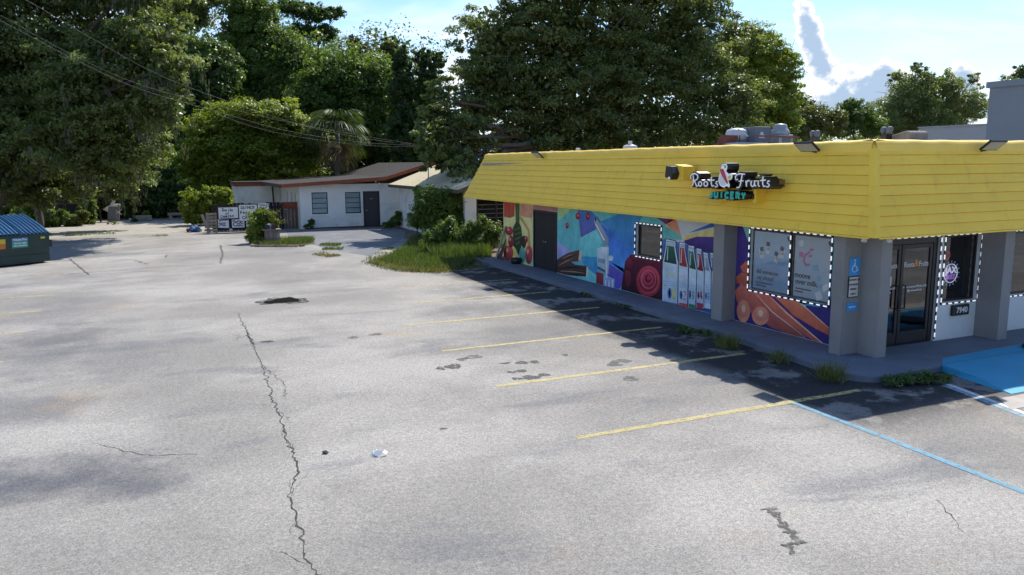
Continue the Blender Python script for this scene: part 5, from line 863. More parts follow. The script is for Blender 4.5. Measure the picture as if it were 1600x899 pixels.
for i,ch in enumerate('JUICERY'):
    b=MB(); t=MB()
    for q,st in enumerate(STK[ch]):
        pts=[(jy0-wl*(i+.12+.76*u),lerp(jz0+.02,jz1-.02,v)) for u,v in st]; l,r_=ribbon(pts,.085); k=len(l); 
        for (ll,rr,x0,x1,tgt) in ((l,r_,SXP+.01+.003*q,SXP+.24,b),(*ribbon(pts,.044),SXP-.004-.003*q,SXP+.006,t)):
            vs=[(x0,p.x,p.y) for p in ll]+[(x0,p.x,p.y) for p in rr]+[(x1,p.x,p.y) for p in ll]+[(x1,p.x,p.y) for p in rr]; fs=[]
            for j in range(k-1): fs+=[(j,j+1,k+j+1,k+j),(2*k+j,3*k+j,3*k+j+1,2*k+j+1),(j,2*k+j,2*k+j+1,j+1),(k+j,k+j+1,3*k+j+1,3*k+j)]
            fs+=[(0,k,3*k,2*k),(k-1,3*k-1,4*k-1,2*k-1)]; tgt.mesh(vs,fs)
    lo=b.build('letter',M_ret,sg); t.build('letter_face',M_jf,lo)
M_tan=mat('raceway_tan',(.22,.13,.05),.6,.3)
MB().b2((10.84,11.66,3.13),(10.97,13.98,3.27)).build('raceway',M_tan,sg); MB().b2((10.80,12.3,2.88),(10.9,13.45,2.98)).build('raceway',M_tan,sg)
for y in (12.29,13.2): MB().b2((10.80,y-.04,2.80),(11.06,y+.04,3.14)).build('bracket',M_yb,sg)
MB().tube([(10.93,14.4,2.76),(10.93,13.4,2.735),(10.93,13.38,2.86)],.012,6).build('conduit',M_yb,sg)
# ---- wall-pack light left of the sign
sp_=thing('wall_pack_light','black and yellow wall flood lamp left of the letter sign','lamp',(10.95,14.75,3.4))
MB().prism([(10.78,14.98,3.28),(10.78,14.62,3.22),(10.78,14.62,3.52),(10.78,14.94,3.56)],(.34,0,0)).build('yellow_box',M_yb,sp_,bevel=.01)
MB().prism([(10.60,15.06,3.28),(10.60,14.82,3.22),(10.60,14.74,3.36),(10.60,14.84,3.52),(10.60,15.02,3.53)],(.19,0,0)).build('black_hood',M_black,sp_,bevel=.012)
MB().lathe((10.58,14.87,3.26),[(.03,0),(.03,.03)],10,ax='x').build('bulb',M_face,sp_)
# ------------------------------------------------------------------ roof equipment
M_galv=mat('galvanised',(.30,.32,.35),.45,.5,metal=.3,var=.1,scale=4); M_duct=mat('dark_grey_unit',(.13,.15,.18),.6,.4,var=.08); M_rust=mat('rusty_red_steel',(.20,.07,.05),.8,.3,var=.25,scale=6); M_wcap=mat('white_cap',(.50,.52,.55),.5,.4,var=.06)
ZR=3.62; ZE=3.80
ef=thing('exhaust_fan','low domed white exhaust fan on the roof near a diagonal white bar','exhaust fan',(17.6,21.,ZE))
MB().lathe((17.6,21,ZE),[(.55,0),(.55,.45),(.42,.62)],20).build('curb',M_duct,ef); MB().lathe((17.6,21,ZE+.62),[(.40,0),(.42,.28),(.36,.38),(.2,.44),(.02,.46)],20).build('dome',M_wcap,ef,smooth=True)
MB().tube([(17.15,20.4,4.80),(17.55,20.3,4.54)],.03,6).build('diagonal_bar',M_wcap,ef); MB().tube([(17.2,20.35,ZE),(17.2,20.35,4.58)],.025,6).build('support_post',M_black,ef)
hr=thing('roof_hood','red and grey low roof hood beside the domed fan','roof hood',(17.0,20.,ZE))
MB().prism([(16.4,20,ZE),(16.8,20,4.30),(18.2,20,4.30),(18.2,20,ZE)],(0,.8,0)).build('hood_side',M_galv,hr); MB().prism([(16.35,20.82,ZE+.2),(16.7,20.82,4.60),(18.6,20.82,4.56),(18.6,20.82,ZE+.2)],(0,.05,0)).build('red_back',M_rust,hr); MB().tube([(17.5,19.9,4.54),(19.6,19.9,4.50)],.035,6).build('red_pipe',M_rust,hr)
ac=thing('air_handler','dark grey boxy roof unit with a small white mark on its side','air conditioner',(18.1,20.6,ZE))
MB().b2((17.75,20.3,ZE),(18.5,21.1,4.90)).build('cabinet',M_duct,ac,bevel=.02); MB().b2((17.92,20.292,4.48),(18.2,20.296,4.60)).build('white_mark',M_wcap,ac); MB().b2((17.99,20.292,4.60),(18.13,20.296,4.70)).build('white_mark',M_wcap,ac)
vt=thing('roof_ventilator','tall galvanised roof ventilator with ribbed domed cap beside the grey unit','ventilator',(18.9,20.3,ZE))
MB().b2((18.52,20.05,ZE),(19.2,20.7,4.60)).build('base',M_galv,vt,bevel=.02)
MB().b2((18.66,20.04,ZE+.1),(19.06,20.045,4.52)).build('dark_panel',M_duct,vt)
MB().lathe((18.86,20.4,4.60),[(.36,0),(.36,.1),(.30,.22),(.26,.24),(.26,.33),(.22,.40),(.02,.43)],22).build('cap',M_galv,vt,smooth=True)
MB().tube([(19.2,19.9,ZE),(19.2,19.9,4.93)],.025,6).build('support_post',M_black,vt)
for i,(p,lab) in enumerate((((13.3,13.3,ZR+.02),'pair of black spot lamps on the roof left of the corner'),((13.3,11.42,ZR+.02),'pair of black spot lamps on the roof right of the corner'))):
    t=thing('roof_spotlight',lab,'spotlight',p,'twin spot lamps on the roof'); x,y,z=p
    MB().b2((x-.08,y-.06,z),(x+.08,y+.06,z+.5)).build('post',M_black,t)
    for k in (-1,1): MB().lathe((x+.02*k,y+.09*k,z+.50),[(.03,0),(.055,.03),(.065,.1),(.03,.14)],12).build('lamp_head',M_duct,t,smooth=True)
rl=thing('rolled_tarp','grey folded tarp heap on the roof behind the yellow corner','tarp',(13.4,11.1,ZR))
b=MB(); b.prism([(13.4,11.6,ZR+.30),(13.4,11.0,ZR+.36),(13.4,10.98,ZR+.52),(13.4,11.05,ZR+.57),(13.4,11.5,ZR+.46)],(.5,-.05,0)); b.build('tarp_roll',mat('grey_tarp',(.24,.23,.21),.8,.3,var=.2,scale=5,bump=.6,bscale=10),rl,bevel=.03)
MB().b2((13.4,10.7,ZR),(14.0,11.7,ZR+.38)).build('plank_base',M_duct,rl)
cb=thing('roof_curb','black tar coated roof curb with pale metal lid','roof curb',(14.4,10.5,ZR)); MB().b2((14.0,10.35,ZR),(14.75,10.9,ZR+.36)).build('curb',M_black,cb); MB().b2((13.97,10.32,ZR+.36),(14.78,10.93,ZR+.385)).build('lid',M_galv,cb)
for i,(x,y,h_,lab) in enumerate(((12.6,24.6,.40,'short white vent pipe nearest the far roof end'),(12.7,22.9,.46,'white vent pipe between two others on the roof'),(12.9,20.1,.50,'grey capped vent on the roof left of the wall lamp'),(12.8,17.9,.40,'low white vent pipe above the wall lamp'))):
    o=MB().lathe((x,y,ZR),[(.05,0),(.05,h_-.06),(.075,h_-.05),(.075,h_),(.02,h_+.01)] if i!=2 else [(.09,0),(.09,h_-.12),(.22,h_-.1),(.2,h_-.02),(.06,h_+.02),(.06,h_+.12),(.01,h_+.12)],14).build('vent_pipe',M_wcap); tag(o,lab,'vent','vent pipes on the roof')
# ------------------------------------------------------------------ neighbours beyond the roof
gb=thing('grey_block','tall blue grey stucco block behind the right end of the roof','building',(36,17,0))
M_gb=mat('blue_grey_stucco',(.22,.25,.285),.9,.2,var=.05,scale=1,bump=.2,bscale=20)
MB().b2((31.3,12,0),(42,22,6.5)).build('wall',M_gb,gb); MB().b2((31.2,11.9,6.5),(42.1,22.1,6.74)).build('coping',M_gb,gb)
wb=thing('pale_warehouse','long low pale warehouse with flat roof behind the grey block','building',(60,47,0))
MB().b2((56,22,0),(80,45,6.15)).build('wall',mat('pale_metal_wall',(.50,.52,.52),.7,.3,var=.05,scale=.5),wb); MB().b2((55.9,21.9,6.15),(80.2,45.1,6.24)).build('roof_edge',M_wcap,wb)
# ------------------------------------------------------------------ white house at the back
M_hw=mat('house_white',(.78,.78,.75),.9,.2,var=.06,scale=1.5,bump=.3,bscale=20,stain=.4,scol=(.36,.35,.31),sscale=.9)
M_or=mat('orange_trim',(.27,.08,.045),.7,.3,var=.15,scale=2,stain=.3,scol=(.20,.07,.04),sscale=1.5); M_shin=mat('grey_shingles',(.078,.072,.066),.95,.02,var=.2,scale=5,bump=.8,bscale=14,stain=.35,scol=(.11,.10,.088),sscale=.6)
M_dk=mat('dark_frame',(.035,.04,.045),.6,.4); M_awn=mat('jalousie_glass',(.22,.29,.30),.18,.6,var=.12,scale=2,rnd=.12); M_door=mat('brown_grey_door',(.062,.055,.058),.6,.3,var=.08)
HS=thing('white_house','low white stucco house with orange fascia at the back of the lot','house',(11,45.5,0))
HY=45.5
def wall_open(x0,x1,z1,ops,y0,y1):
    b=MB(); xs=sorted(ops); cur=x0
    for a,c,z0_,z1_ in xs:
        b.b2((cur,y0,0),(a,y1,z1)); 
        if z0_>0: b.b2((a,y0,0),(c,y1,z0_))
        b.b2((a,y0,z1_),(c,y1,z1)); cur=c
    b.b2((cur,y0,0),(x1,y1,z1)); return b
wall_open(7.4,15.2,2.5,[(8.06,8.96,.82,2.05),(9.96,10.86,.80,2.03),(11.06,11.92,0,2.0)],HY,HY+.2).build('front_wall',M_hw,HS)
MB().prism([(12.1,HY+.003,2.5),(15.2,HY+.003,2.5),(15.2,HY+.003,3.45),(14.9,HY+.003,3.45)],(0,.18,0)).build('gable_wall',mat('brown_gable',(.05,.035,.03),.8,.2),HS)
b=wall_open(0,7.8,2.45,[(1.2,1.55,.9,2.0),(2.4,2.9,.9,2.0),(4.2,4.6,.9,2.0)],0,.2); b.v=[(7.4+v[1],HY+.2+v[0],v[2]) for v in b.v]; b.build('side_wall',M_hw,HS)
MB().b2((7.5,HY+.21,0),(7.52,HY+7.8,2.3)).build('interior',M_int,HS); MB().b2((8.0,HY+.6,0),(15,HY+.62,2.4)).build('interior',M_int,HS)
prof=[(6.35,2.50),(12.25,2.84),(15.0,3.66),(18.2,2.9)]
for (a,c) in zip(prof[:-1],prof[1:]):
    b=MB(); b.prism([(a[0],44.95,a[1]),(c[0],44.95,c[1]),(c[0],44.95,c[1]+.05),(a[0],44.95,a[1]+.05)],(0,12,0)); b.build('roof',M_shin,HS)
    b=MB(); b.prism([(a[0],44.89,a[1]-.14),(c[0],44.89,c[1]-.16),(c[0],44.89,c[1]+.055),(a[0],44.89,a[1]+.055)],(0,.05,0)); b.build('fascia',M_or,HS)
MB().b2((6.30,44.95,2.36),(6.34,57,2.555)).build('fascia',mat('dark_trim',(.07,.06,.05),.8,.3),HS)
MB().b2((4.8,53.0,0),(7.38,53.2,2.3)).build('wing_wall',M_hw,HS); MB().b2((4.6,52.9,2.28),(7.5,56,2.5)).build('wing_fascia',M_or,HS); MB().b2((4.78,53.2,0),(4.98,57,2.3)).build('wing_side_wall',M_hw,HS)
MB().b2((4.55,52.85,2.5),(7.55,56.1,2.56)).build('wing_roof',M_shin,HS); MB().tube([(6.6,52.8,2.4),(6.9,52.8,2.35),(6.95,52.8,.2)],.05,8).build('downpipe',M_dk,HS)
for x0,x1,z0,z1 in ((8.06,8.96,.82,2.05),(9.96,10.86,.80,2.03)):
    b=MB(); y=HY+.03
    for a,c in (((x0,y,z0),(x0+.045,y+.08,z1)),((x1-.045,y,z0),(x1,y+.08,z1)),((x0+.045,y,z0),(x1-.045,y+.08,z0+.045)),((x0+.045,y,z1-.045),(x1-.045,y+.08,z1))): b.b2(a,c)
    w=b.build('window',M_dk,HS); ph=(z1-z0-.09)/4
    for k in range(4):
        zz=z0+.045+k*ph; b=MB(); b.prism([(x0+.05,y+.015,zz+.02),(x1-.05,y+.015,zz+.02),(x1-.05,y+.045,zz+ph-.01),(x0+.05,y+.045,zz+ph-.01)],(0,.008,0)); b.build('pane',M_awn,w)
        MB().b2((x0+.045,y+.0,zz-.012),(x1-.045,y+.05,zz+.016)).build('rail',M_dk,w)
    MB().b2((x0-.06,HY-.07,z0-.10),(x1+.06,HY-.002,z0-.03)).build('sill',M_hw,w)
d=MB().b2((11.1,HY+.04,.03),(11.88,HY+.09,1.97)).build('door',M_door,HS,bevel=.01); MB().lathe((11.18,HY-.02,.95),[(.035,0),(.035,.03),(.015,.06)],10,ax='y').build('door_knob',M_steel,d)
MB().b2((11.42,HY+.034,1.60),(11.58,HY+.039,1.635)).build('number_plate',M_galv,d)
b=MB(); b.b2((11.0,HY-.012,.03),(11.1,HY+.1,2.06)); b.b2((11.88,HY-.012,.03),(11.98,HY+.1,2.06)); b.b2((11.1,HY-.012,1.97),(11.88,HY+.1,2.06)); b.build('door_casing',M_dk,HS)
MB().b2((7.6,HY-.05,0),(14,HY-.003,.06)).build('base_course',mat('mildew_base',(.06,.058,.055),.9,.2,var=.3,scale=3),HS)
# ------------------------------------------------------------------ cream roofed cottage
M_cr=mat('cream_shingles',(.56,.49,.33),.9,.05,var=.1,scale=4,bump=.6,bscale=12,stain=.3,scol=(.40,.34,.22),sscale=.9); M_brn=mat('brown_fascia',(.10,.085,.06),.8,.3)
CT=thing('cream_roof_cottage','small white cottage with cream shingle roof half hidden by shrubs','cottage',(15,38,0))
wall_open(12.8,17.9,2.35,[(13.35,15.4,.5,2.0)],33.6,33.8).build('front_wall',M_hw,CT)
b=wall_open(0,10.4,2.35,[(6.3,7.6,1.1,2.15),(2.6,3.6,.9,2.1)],0,.2); b.v=[(12.8+v[1],33.8+v[0],v[2]) for v in b.v]; b.build('side_wall',M_hw,CT)
MB().b2((13.0,44.0,0),(17.9,44.2,2.35)).build('rear_wall',M_hw,CT); MB().b2((17.7,33.8,0),(17.9,44,2.35)).build('far_wall',M_hw,CT); MB().b2((13.2,34.2,.1),(17.5,34.25,2.3)).build('interior',M_int,CT); MB().b2((13.3,34.3,.1),(13.35,43.9,2.3)).build('interior',M_int,CT)
for s,(xa,xb) in enumerate(((12.25,15.35),(18.5,15.35))):
    b=MB(); b.prism([(xa,33.0,2.40),(xb,33.0,3.55),(xb,33.0,3.62),(xa,33.0,2.47)],(0,11.4,0)); b.build('roof',M_cr,CT)
MB().b2((12.21,33.0,2.30),(12.245,44.4,2.465)).build('fascia',M_brn,CT)
b=MB(); b.prism([(12.25,32.95,2.30),(15.35,32.95,3.45),(18.5,32.95,2.30),(18.5,32.95,2.46),(15.35,32.95,3.62),(12.25,32.95,2.46)],(0,.045,0)); b.build('rake_board',M_brn,CT)
MB().prism([(12.8,33.62,2.35),(17.9,33.62,2.35),(15.35,33.62,3.4)],(0,.15,0)).build('gable_wall',M_hw,CT)
for y0,y1,z0,z1 in ((40.1,41.4,1.1,2.15),(36.4,37.4,.9,2.1)):
    b=MB(); x=12.84
    for a,c in (((x,y0,z0),(x+.06,y0+.06,z1)),((x,y1-.06,z0),(x+.06,y1,z1)),((x,y0+.06,z0),(x+.06,y1-.06,z0+.05)),((x,y0+.06,z1-.05),(x+.06,y1-.06,z1))): b.b2(a,c)
    w=b.build('window',M_dk,CT)
    for k in range(3):
        zz=z0+.05+k*(z1-z0-.1)/3; MB().b2((x+.02,y0+.06,zz+.015),(x+.03,y1-.06,zz+(z1-z0-.1)/3-.015)).build('pane',M_awn,w)
b=MB()
for a,c in (((13.35,33.63,.5),(13.43,33.72,2.0)),((15.32,33.63,.5),(15.4,33.72,2.0)),((13.43,33.63,.5),(15.32,33.72,.56)),((13.43,33.63,1.94),(15.32,33.72,2.0)),((14.33,33.63,.56),(14.41,33.72,1.94))): b.b2(a,c)
w=b.build('screen_window',M_dk,CT)
for k in range(6): MB().b2((13.43,33.66,.72+k*.2),(15.32,33.68,.735+k*.2)).build('louvre',M_galv,w)
ln=thing('wall_lantern','black wall lantern under the cream roof eave','lantern',(12.72,39.2,1.95))
MB().tube([(12.79,39.2,2.15),(12.6,39.2,2.2),(12.6,39.2,2.1)],.02,6).build('arm',M_black,ln); MB().lathe((12.6,39.2,1.78),[(.05,0),(.10,.05),(.12,.26),(.14,.27),(.05,.36),(.01,.4)],6).build('lamp_body',M_black,ln)
# service mast and wires
um=thing('service_mast','thin grey service mast rising above the cream roof','mast',(12.9,40,2.4)); MB().tube([(13.2,40,2.3),(13.2,40,4.75)],.03,8).build('pipe',M_galv,um); MB().lathe((13.2,40,4.72),[(.07,0),(.09,.06),(.03,.13)],10).build('weatherhead',M_galv,um)
M_wire=mat('weathered_wire',(.06,.06,.06),.6,.4)
def wire(img,lab,rad=.006):
    # control points seen along the wire, each at its own depth from the mast back to the street pole
    pts=[Vector(at(x,y,Y)) for x,y,Y in img]; n=len(pts); P=[]
    pp=[pts[0]*2-pts[1]]+pts+[pts[-1]*2-pts[-2]]
    for i in range(1,n):
        for k in range(8):
            t=k/8; a,b_,c,d_=pp[i-1],pp[i],pp[i+1],pp[i+2] if i+2<len(pp) else pp[i+1]
            P.append(.5*((2*b_)+(-a+c)*t+(2*a-5*b_+4*c-d_)*t*t+(-a+3*b_-3*c+d_)*t**3))
    P.append(pts[-1]); o=MB().tube(P,rad,5).build('overhead_wire',M_wire,smooth=True); return tag(o,lab,'wire','overhead service wires')
wire([(-60,-45,22),(40,0,25),(150,64,28),(250,118,31),(360,160,34),(480,198,37),(580,218,39),(652,227,40)],'uppermost overhead wire crossing in front of the trees')
wire([(-60,2,23),(0,32,25),(120,95,28),(220,140,31),(330,172,34),(450,205,37),(560,222,39),(652,228,40)],'second overhead wire, below the uppermost one')
wire([(-60,-5,23.5),(0,24,25.5),(110,84,28.5),(230,136,31.5),(400,180,35),(540,208,38.5),(652,226,40)],'overhead wire running between the two outer ones',.005)
wire([(330,176,34.5),(420,205,36.5),(520,222,38.5),(600,229,39.5),(652,229,40)],'lowest overhead wire sagging toward the cream roof',.005)
# ------------------------------------------------------------------ fence, hand lettered signs, pallet
M_fd=mat('dark_fence_wood',(.038,.03,.028),.9,.2,var=.3,scale=4,rnd=.3); M_fb=mat('brown_fence_wood',(.13,.09,.075),.9,.2,var=.3,scale=4,rnd=.25)
fn=thing('plank_fence','dark plank fence with a rust red top board beside the white house','fence',(5.8,46.4,0)); rng=random.Random(4)
for i in range(24):
    x=2.75+i*.193; dark=x<6.45; hgt=1.50+rng.uniform(-.05,.05) if dark else 1.12+rng.uniform(-.04,.04)
    MB().b2((x,46.3-(x-4)*.03,0),(x+.175,46.33-(x-4)*.03,hgt)).build('plank',M_fd if dark else M_fb,fn)
MB().b2((2.75,46.36,1.2),(6.5,46.40,1.3)).build('rail',M_fd,fn); MB().b2((6.5,46.18,1.13),(7.35,46.21,1.52)).build('top_board',mat('rust_red_board',(.22,.06,.035),.8,.3,var=.2,scale=3),fn)
M_board=mat('weathered_white_board',(.72,.72,.70),.8,.2,var=.06,scale=3); M_marker=mat('black_marker',(.02,.016,.03),.8,.2,var=0); M_purple=mat('purple_marker',(.07,.03,.12),.8,.2,var=0)
def hand(txt,sz,c,parent,m,seed,squash=1.):
    rng=random.Random(seed); x=c[0]
    for ch in txt:
        if ch==' ': x+=sz*.4; continue
        a=rng.uniform(-.12,.12); text('handwriting',ch,sz*rng.uniform(.92,1.1),(x,c[1],c[2]+rng.uniform(-.02,.02)),(math.cos(a),0,math.sin(a)),(-math.sin(a),0,math.cos(a)),m,parent,.001,sz*.028); x+=sz*(.62 if ch not in 'il' else .36)*(1.25 if ch in 'mMN' else 1)*squash
def board(x0,x1,z0,z1,y,lab,tilt=0):
    o=thing('hand_lettered_sign',lab,'sign',((x0+x1)/2,y,z0),'hand lettered boards on the dark fence')
    b=MB(); b.prism([(x0,y,z0),(x1,y,z0+tilt),(x1,y,z1+tilt),(x0,y,z1)],(0,.015,0)); b.build('board',M_board,o); return o
bk=tag(MB().b2((2.95,45.22,.12),(5.75,45.26,1.42)).build('backing_panel',M_fd),'dark panel standing behind the hand lettered boards','panel')
s=board(3.03,4.02,.78,1.36,45.1,'white board hand lettered Smile on CAMERA'); hand('Smile',.22,(3.25,45.095,1.22),s,M_marker,1); hand('on',.17,(3.42,45.095,1.05),s,M_marker,2); hand('CAMERA',.17,(3.15,45.095,.88),s,M_marker,3,1.1)
s=board(4.08,5.02,.62,1.47,45.08,'large white board hand lettered DO NOT Feed CATS'); hand('DO NOT',.21,(4.24,45.075,1.32),s,M_marker,4,.95); hand('Feed',.22,(4.18,45.075,1.05),s,M_marker,5); hand('CATS',.22,(4.3,45.075,.78),s,M_marker,6)
def scribble(parent,x0,x1,z,y,m,seed,amp=.035,w=.02):
    rng=random.Random(seed); x=x0; pts=[]
    while x<x1: pts.append((x,z+rng.choice((-1,1))*rng.uniform(.3,1)*amp)); x+=rng.uniform(.02,.05)
    l,r_=ribbon(pts,w); k=len(l); b=MB(); b.mesh([(p.x,y,p.y) for p in l]+[(p.x,y,p.y) for p in r_],[(i,i+1,k+i+1,k+i) for i in range(k-1)]); b.build('handwriting',m,parent,recalc=False)
s=board(5.08,5.64,1.20,1.53,45.1,'small white board with purple writing, topmost on the right')
for k in range(2): scribble(s,5.12,5.6,1.44-k*.13,45.095,M_purple,k,.045,.035)
s=board(2.98,3.52,.29,.74,45.1,'small purple lettered board below the smile sign',-.04)
for k in range(3): scribble(s,3.02,3.48-.12*(k>0),.66-k*.12,45.095,M_purple,k+4,.05,.04)
s=board(3.68,4.32,.26,.70,45.1,'small purple lettered board beside the white ball',.0)
for k in range(3): scribble(s,3.72,4.28,.62-k*.12,45.095,M_purple,k+9,.05,.04)
s=board(4.42,4.88,.30,.60,45.1,'small white board half hidden behind the mailbox shrub'); scribble(s,4.46,4.8,.45,45.095,M_purple,20,.06,.04)
tag(MB().lathe((3.6,45.0,.14),[(.005,-.1),(.07,-.07),(.1,0),(.07,.07),(.005,.1)],14).build('ball',M_wcap,smooth=True),'white ball on the ground below the hand lettered boards','ball')
pl=thing('pallet','weathered tan wooden pallet leaning left of the lettered boards','pallet',(2.7,45.3,0)); M_pal=mat('weathered_pallet',(.30,.25,.19),.9,.2,var=.25,scale=4,rnd=.2)
for i in range(6): MB().b2((2.28+.03*i,45.3,.1+i*.17),(2.95,45.33,.22+i*.17)).build('slat',M_pal,pl)
for x in (2.4,2.85): MB().b2((x,45.33,.0),(x+.08,45.42,1.08)).build('stringer',M_pal,pl)
tag(MB().prism([(2.12,45.25,1.0),(2.26,45.25,1.04),(2.62,45.25,.04),(2.48,45.25,.0)],(0,.04,0)).build('loose_plank',M_pal),'tan loose plank leaning against the pallet','plank')
# ------------------------------------------------------------------ mailbox stand in its bricked bed
mb_=thing('mailbox_stand','weathered wooden mailbox stand in the grass bed','mailbox stand',(4.75,37.5,0)); M_mw=mat('peeling_stand_wood',(.25,.20,.18),.9,.2,var=.3,scale=5,rnd=.3,stain=.6,scol=(.12,.05,.035),sscale=3)
for i in range(6): MB().b2((4.42+i*.112,37.3,.02),(4.525+i*.112,37.33,.66)).build('plank',M_mw,mb_)
for i in range(4): MB().b2((5.07,37.33+i*.12,.02),(5.095,37.44+i*.12,.66)).build('plank',M_mw,mb_)
MB().b2((4.36,37.24,.66),(5.16,37.86,.70)).build('top_board',M_mw,mb_)
for i,(x,m_,lab) in enumerate(((4.56,M_black,'black domed mailbox on the left of the wooden stand'),(4.84,M_black,'black domed mailbox on the right of the wooden stand'),(4.70,M_wcap,'white mailbox between the two black ones, set back'))):
    t=thing('mailbox',lab,'mailbox',(x,37.45,.70),'mailboxes on the stand'); y=37.3+(.14 if i==2 else 0)
    arc=[(x+.095*math.cos(R(k)),y,.70+.13+.10*math.sin(R(k))) for k in range(0,181,20)]; MB().prism([(x+.095,y,.702)]+arc+[(x-.095,y,.702)],(0,.45,0)).build('shell',m_,t)
    MB().b2((x+.097,y+.1,.80),(x+.103,y+.16,.95)).build('flag',mat('flag_red',(.5,.04,.03),.5,.4),t)
M_brick=mat('edging_brick',(.32,.24,.17),.9,.2,var=.2,scale=6,rnd=.3)
bed=struct(MB().prism([(x,y,-.02) for x,y in ((3.85,37.1),(4.1,36.55),(5.6,35.75),(6.6,36.9),(6.9,38.6),(5.6,39.3),(4.2,39.2))],(0,0,.05)).build('planting_bed',M_dirt))
bp_=[(3.85,37.2),(3.78,36.9),(4.05,36.5),(5.65,35.68),(6.0,35.9)]; k=0
for a,c in zip(bp_[:-1],bp_[1:]):
    n=max(1,int(math.dist(a,c)/.22)); an=math.atan2(c[1]-a[1],c[0]-a[0])
    for i in range(n): MB().box((lerp(a[0],c[0],(i+.5)/n),lerp(a[1],c[1],(i+.5)/n),.045),(.20,.10,.09),an+rng.uniform(-.06,.06)).build('brick',M_brick,bed)
# ------------------------------------------------------------------ dumpster
DU=thing('dumpster','green dumpster with ribbed blue lids at the left edge','dumpster',(-4.8,34.4,0))
M_gr=mat('dumpster_green',(.014,.040,.036),.5,.45,var=.2,scale=3,stain=.35,scol=(.05,.045,.04),sscale=1.5); M_lid=mat('blue_plastic_lid',(.022,.105,.205),.42,.5,var=.15,scale=3)
du=Vector((-.83,-.555,0)).normalized(); dv=Vector((.555,-.83,0)).normalized()*-1; do=Vector((-3.86,34.42,0))
def D(a,b_,c): return do+du*a+dv*b_+Vector((0,0,c))
LN=2.05; DP=1.55
b=MB(); A=[D(0,0,.14),D(LN,0,.14),D(LN,DP,.14),D(0,DP,.14)]; B=[D(-.05,-.1,1.12),D(LN+.05,-.1,1.12),D(LN+.05,DP,1.70),D(-.05,DP,1.70)]
b.mesh(A+B,[(3,2,1,0),(0,1,5,4),(1,2,6,5),(2,3,7,6),(3,0,4,7),(4,5,6,7)]); b.build('body',M_gr,DU)
b=MB(); b.mesh([D(-.02,-.03,.06),D(LN+.02,-.03,.06),D(LN+.02,DP+.02,.06),D(-.02,DP+.02,.06),D(-.02,-.05,.36),D(LN+.02,-.05,.36),D(LN+.02,DP+.02,.36),D(-.02,DP+.02,.36)],[(3,2,1,0),(0,1,5,4),(1,2,6,5),(2,3,7,6),(3,0,4,7),(4,5,6,7)]); b.build('base_skirt',M_gr,DU)
MB().box((D(-.09,-.09,1.08)+D(LN+.09,-.09,1.08))/2,(LN+.18,.08,.09),ax=(du,dv,Vector((0,0,1)))).build('front_lip',M_gr,DU)
for a in (0.,LN): 
    sg_=-1 if a==0 else 1
    MB().box(D(a+sg_*.11,.45,.72),(.16,.8,.26),ax=(du,dv,Vector((0,0,1)))).build('fork_sleeve',M_black,DU)
for a in (.15,LN-.15):
    for q in (.2,DP-.2): MB().lathe(D(a,q,0),[(.03,0),(.06,.005),(.06,.1),(.03,.14)],10).build('caster',M_black,DU)
sl_=(Vector((0,0,.60))+dv*(DP+.08)).normalized(); nl=du.cross(sl_); nl=nl if nl.z>0 else -nl
for q in range(2):
    a0=-.06+q*(LN/2+.05); n=15; vs=[]; w=LN/2+.03
    for i in range(n*2+1):
        u=i/(n*2); hgt=[0,.05][(i//2)%2] 
        for k in range(4):
            t=k/3; vs.append(D(a0+w*u,-.13,1.14)+sl_*(t*1.80)+nl*(hgt+.05*math.sin(math.pi*t)))
    b=MB(); b.mesh(vs,[(i*4+k,i*4+k+1,(i+1)*4+k+1,(i+1)*4+k) for i in range(n*2) for k in range(3)]); o=b.build('lid',M_lid,DU)
    md=o.modifiers.new('thick','SOLIDIFY'); md.thickness=.015
def plate(a0,a1,z0,z1,col,nm,off=.0):
    y=lambda z: -.1*(z-.14)/.98-.006-off
    b=MB(); b.face([D(a0,y(z0),z0),D(a1,y(z0),z0),D(a1,y(z1),z1),D(a0,y(z1),z1)][::-1]); return b.build(nm,col,DU,recalc=False)
M_lb=mat('label_blue',(.10,.28,.50),.5,.3,var=.05); M_lg=mat('label_green',(.05,.30,.22),.5,.3,var=.05); M_ly=mat('label_yellow',(.55,.45,.06),.5,.3,var=.1); M_lo=mat('label_orange',(.55,.16,.03),.5,.3,var=.1)
plate(.74,1.30,.90,1.02,M_lb,'label'); plate(.74,1.30,.66,.895,M_lg,'label'); plate(.12,.28,.93,1.01,M_ly,'label'); plate(1.52,1.98,.84,1.02,M_ly,'label'); plate(1.52,1.98,.66,.835,M_lo,'label')
for t_,z,sz in (('Waste Pro',.96,.11),('904-731-7288',.825,.075),('NO PARKING',.735,.075)): text('lettering',t_,sz,D(1.02,-.1*(z-.14)/.98-.012,z),-du,(0,0,1),M_wlet,DU,.001,.002)
# ------------------------------------------------------------------ small things at the back
M_off=mat('off_white_plastic',(.58,.56,.50),.6,.3,var=.1); M_gy=mat('grey_plastic',(.20,.19,.19),.7,.3,var=.15)
tb=thing('toppled_bin','toppled grey bin with cream lid standing under the trees','bin',(-2.5,54.6,0))
MB().prism([(-2.85,54.6,.1),(-2.15,54.6,.1),(-2.05,54.6,.95),(-2.75,54.6,.98)],(0,.5,0)).build('bin_body',M_gy,tb,bevel=.03); MB().prism([(-2.78,54.55,1.0),(-2.02,54.55,.98),(-2.0,54.55,1.12),(-2.2,54.55,1.15),(-2.42,54.55,1.08),(-2.22,54.55,1.5),(-2.36,54.55,1.52),(-2.66,54.55,1.05)],(0,.45,0)).build('bin_lid',M_off,tb,bevel=.02); MB().prism([(-3.05,54.5,.82),(-2.78,54.5,.66),(-2.72,54.5,.98),(-2.86,54.5,.95)],(0,.4,0)).build('side_flap',M_off,tb)
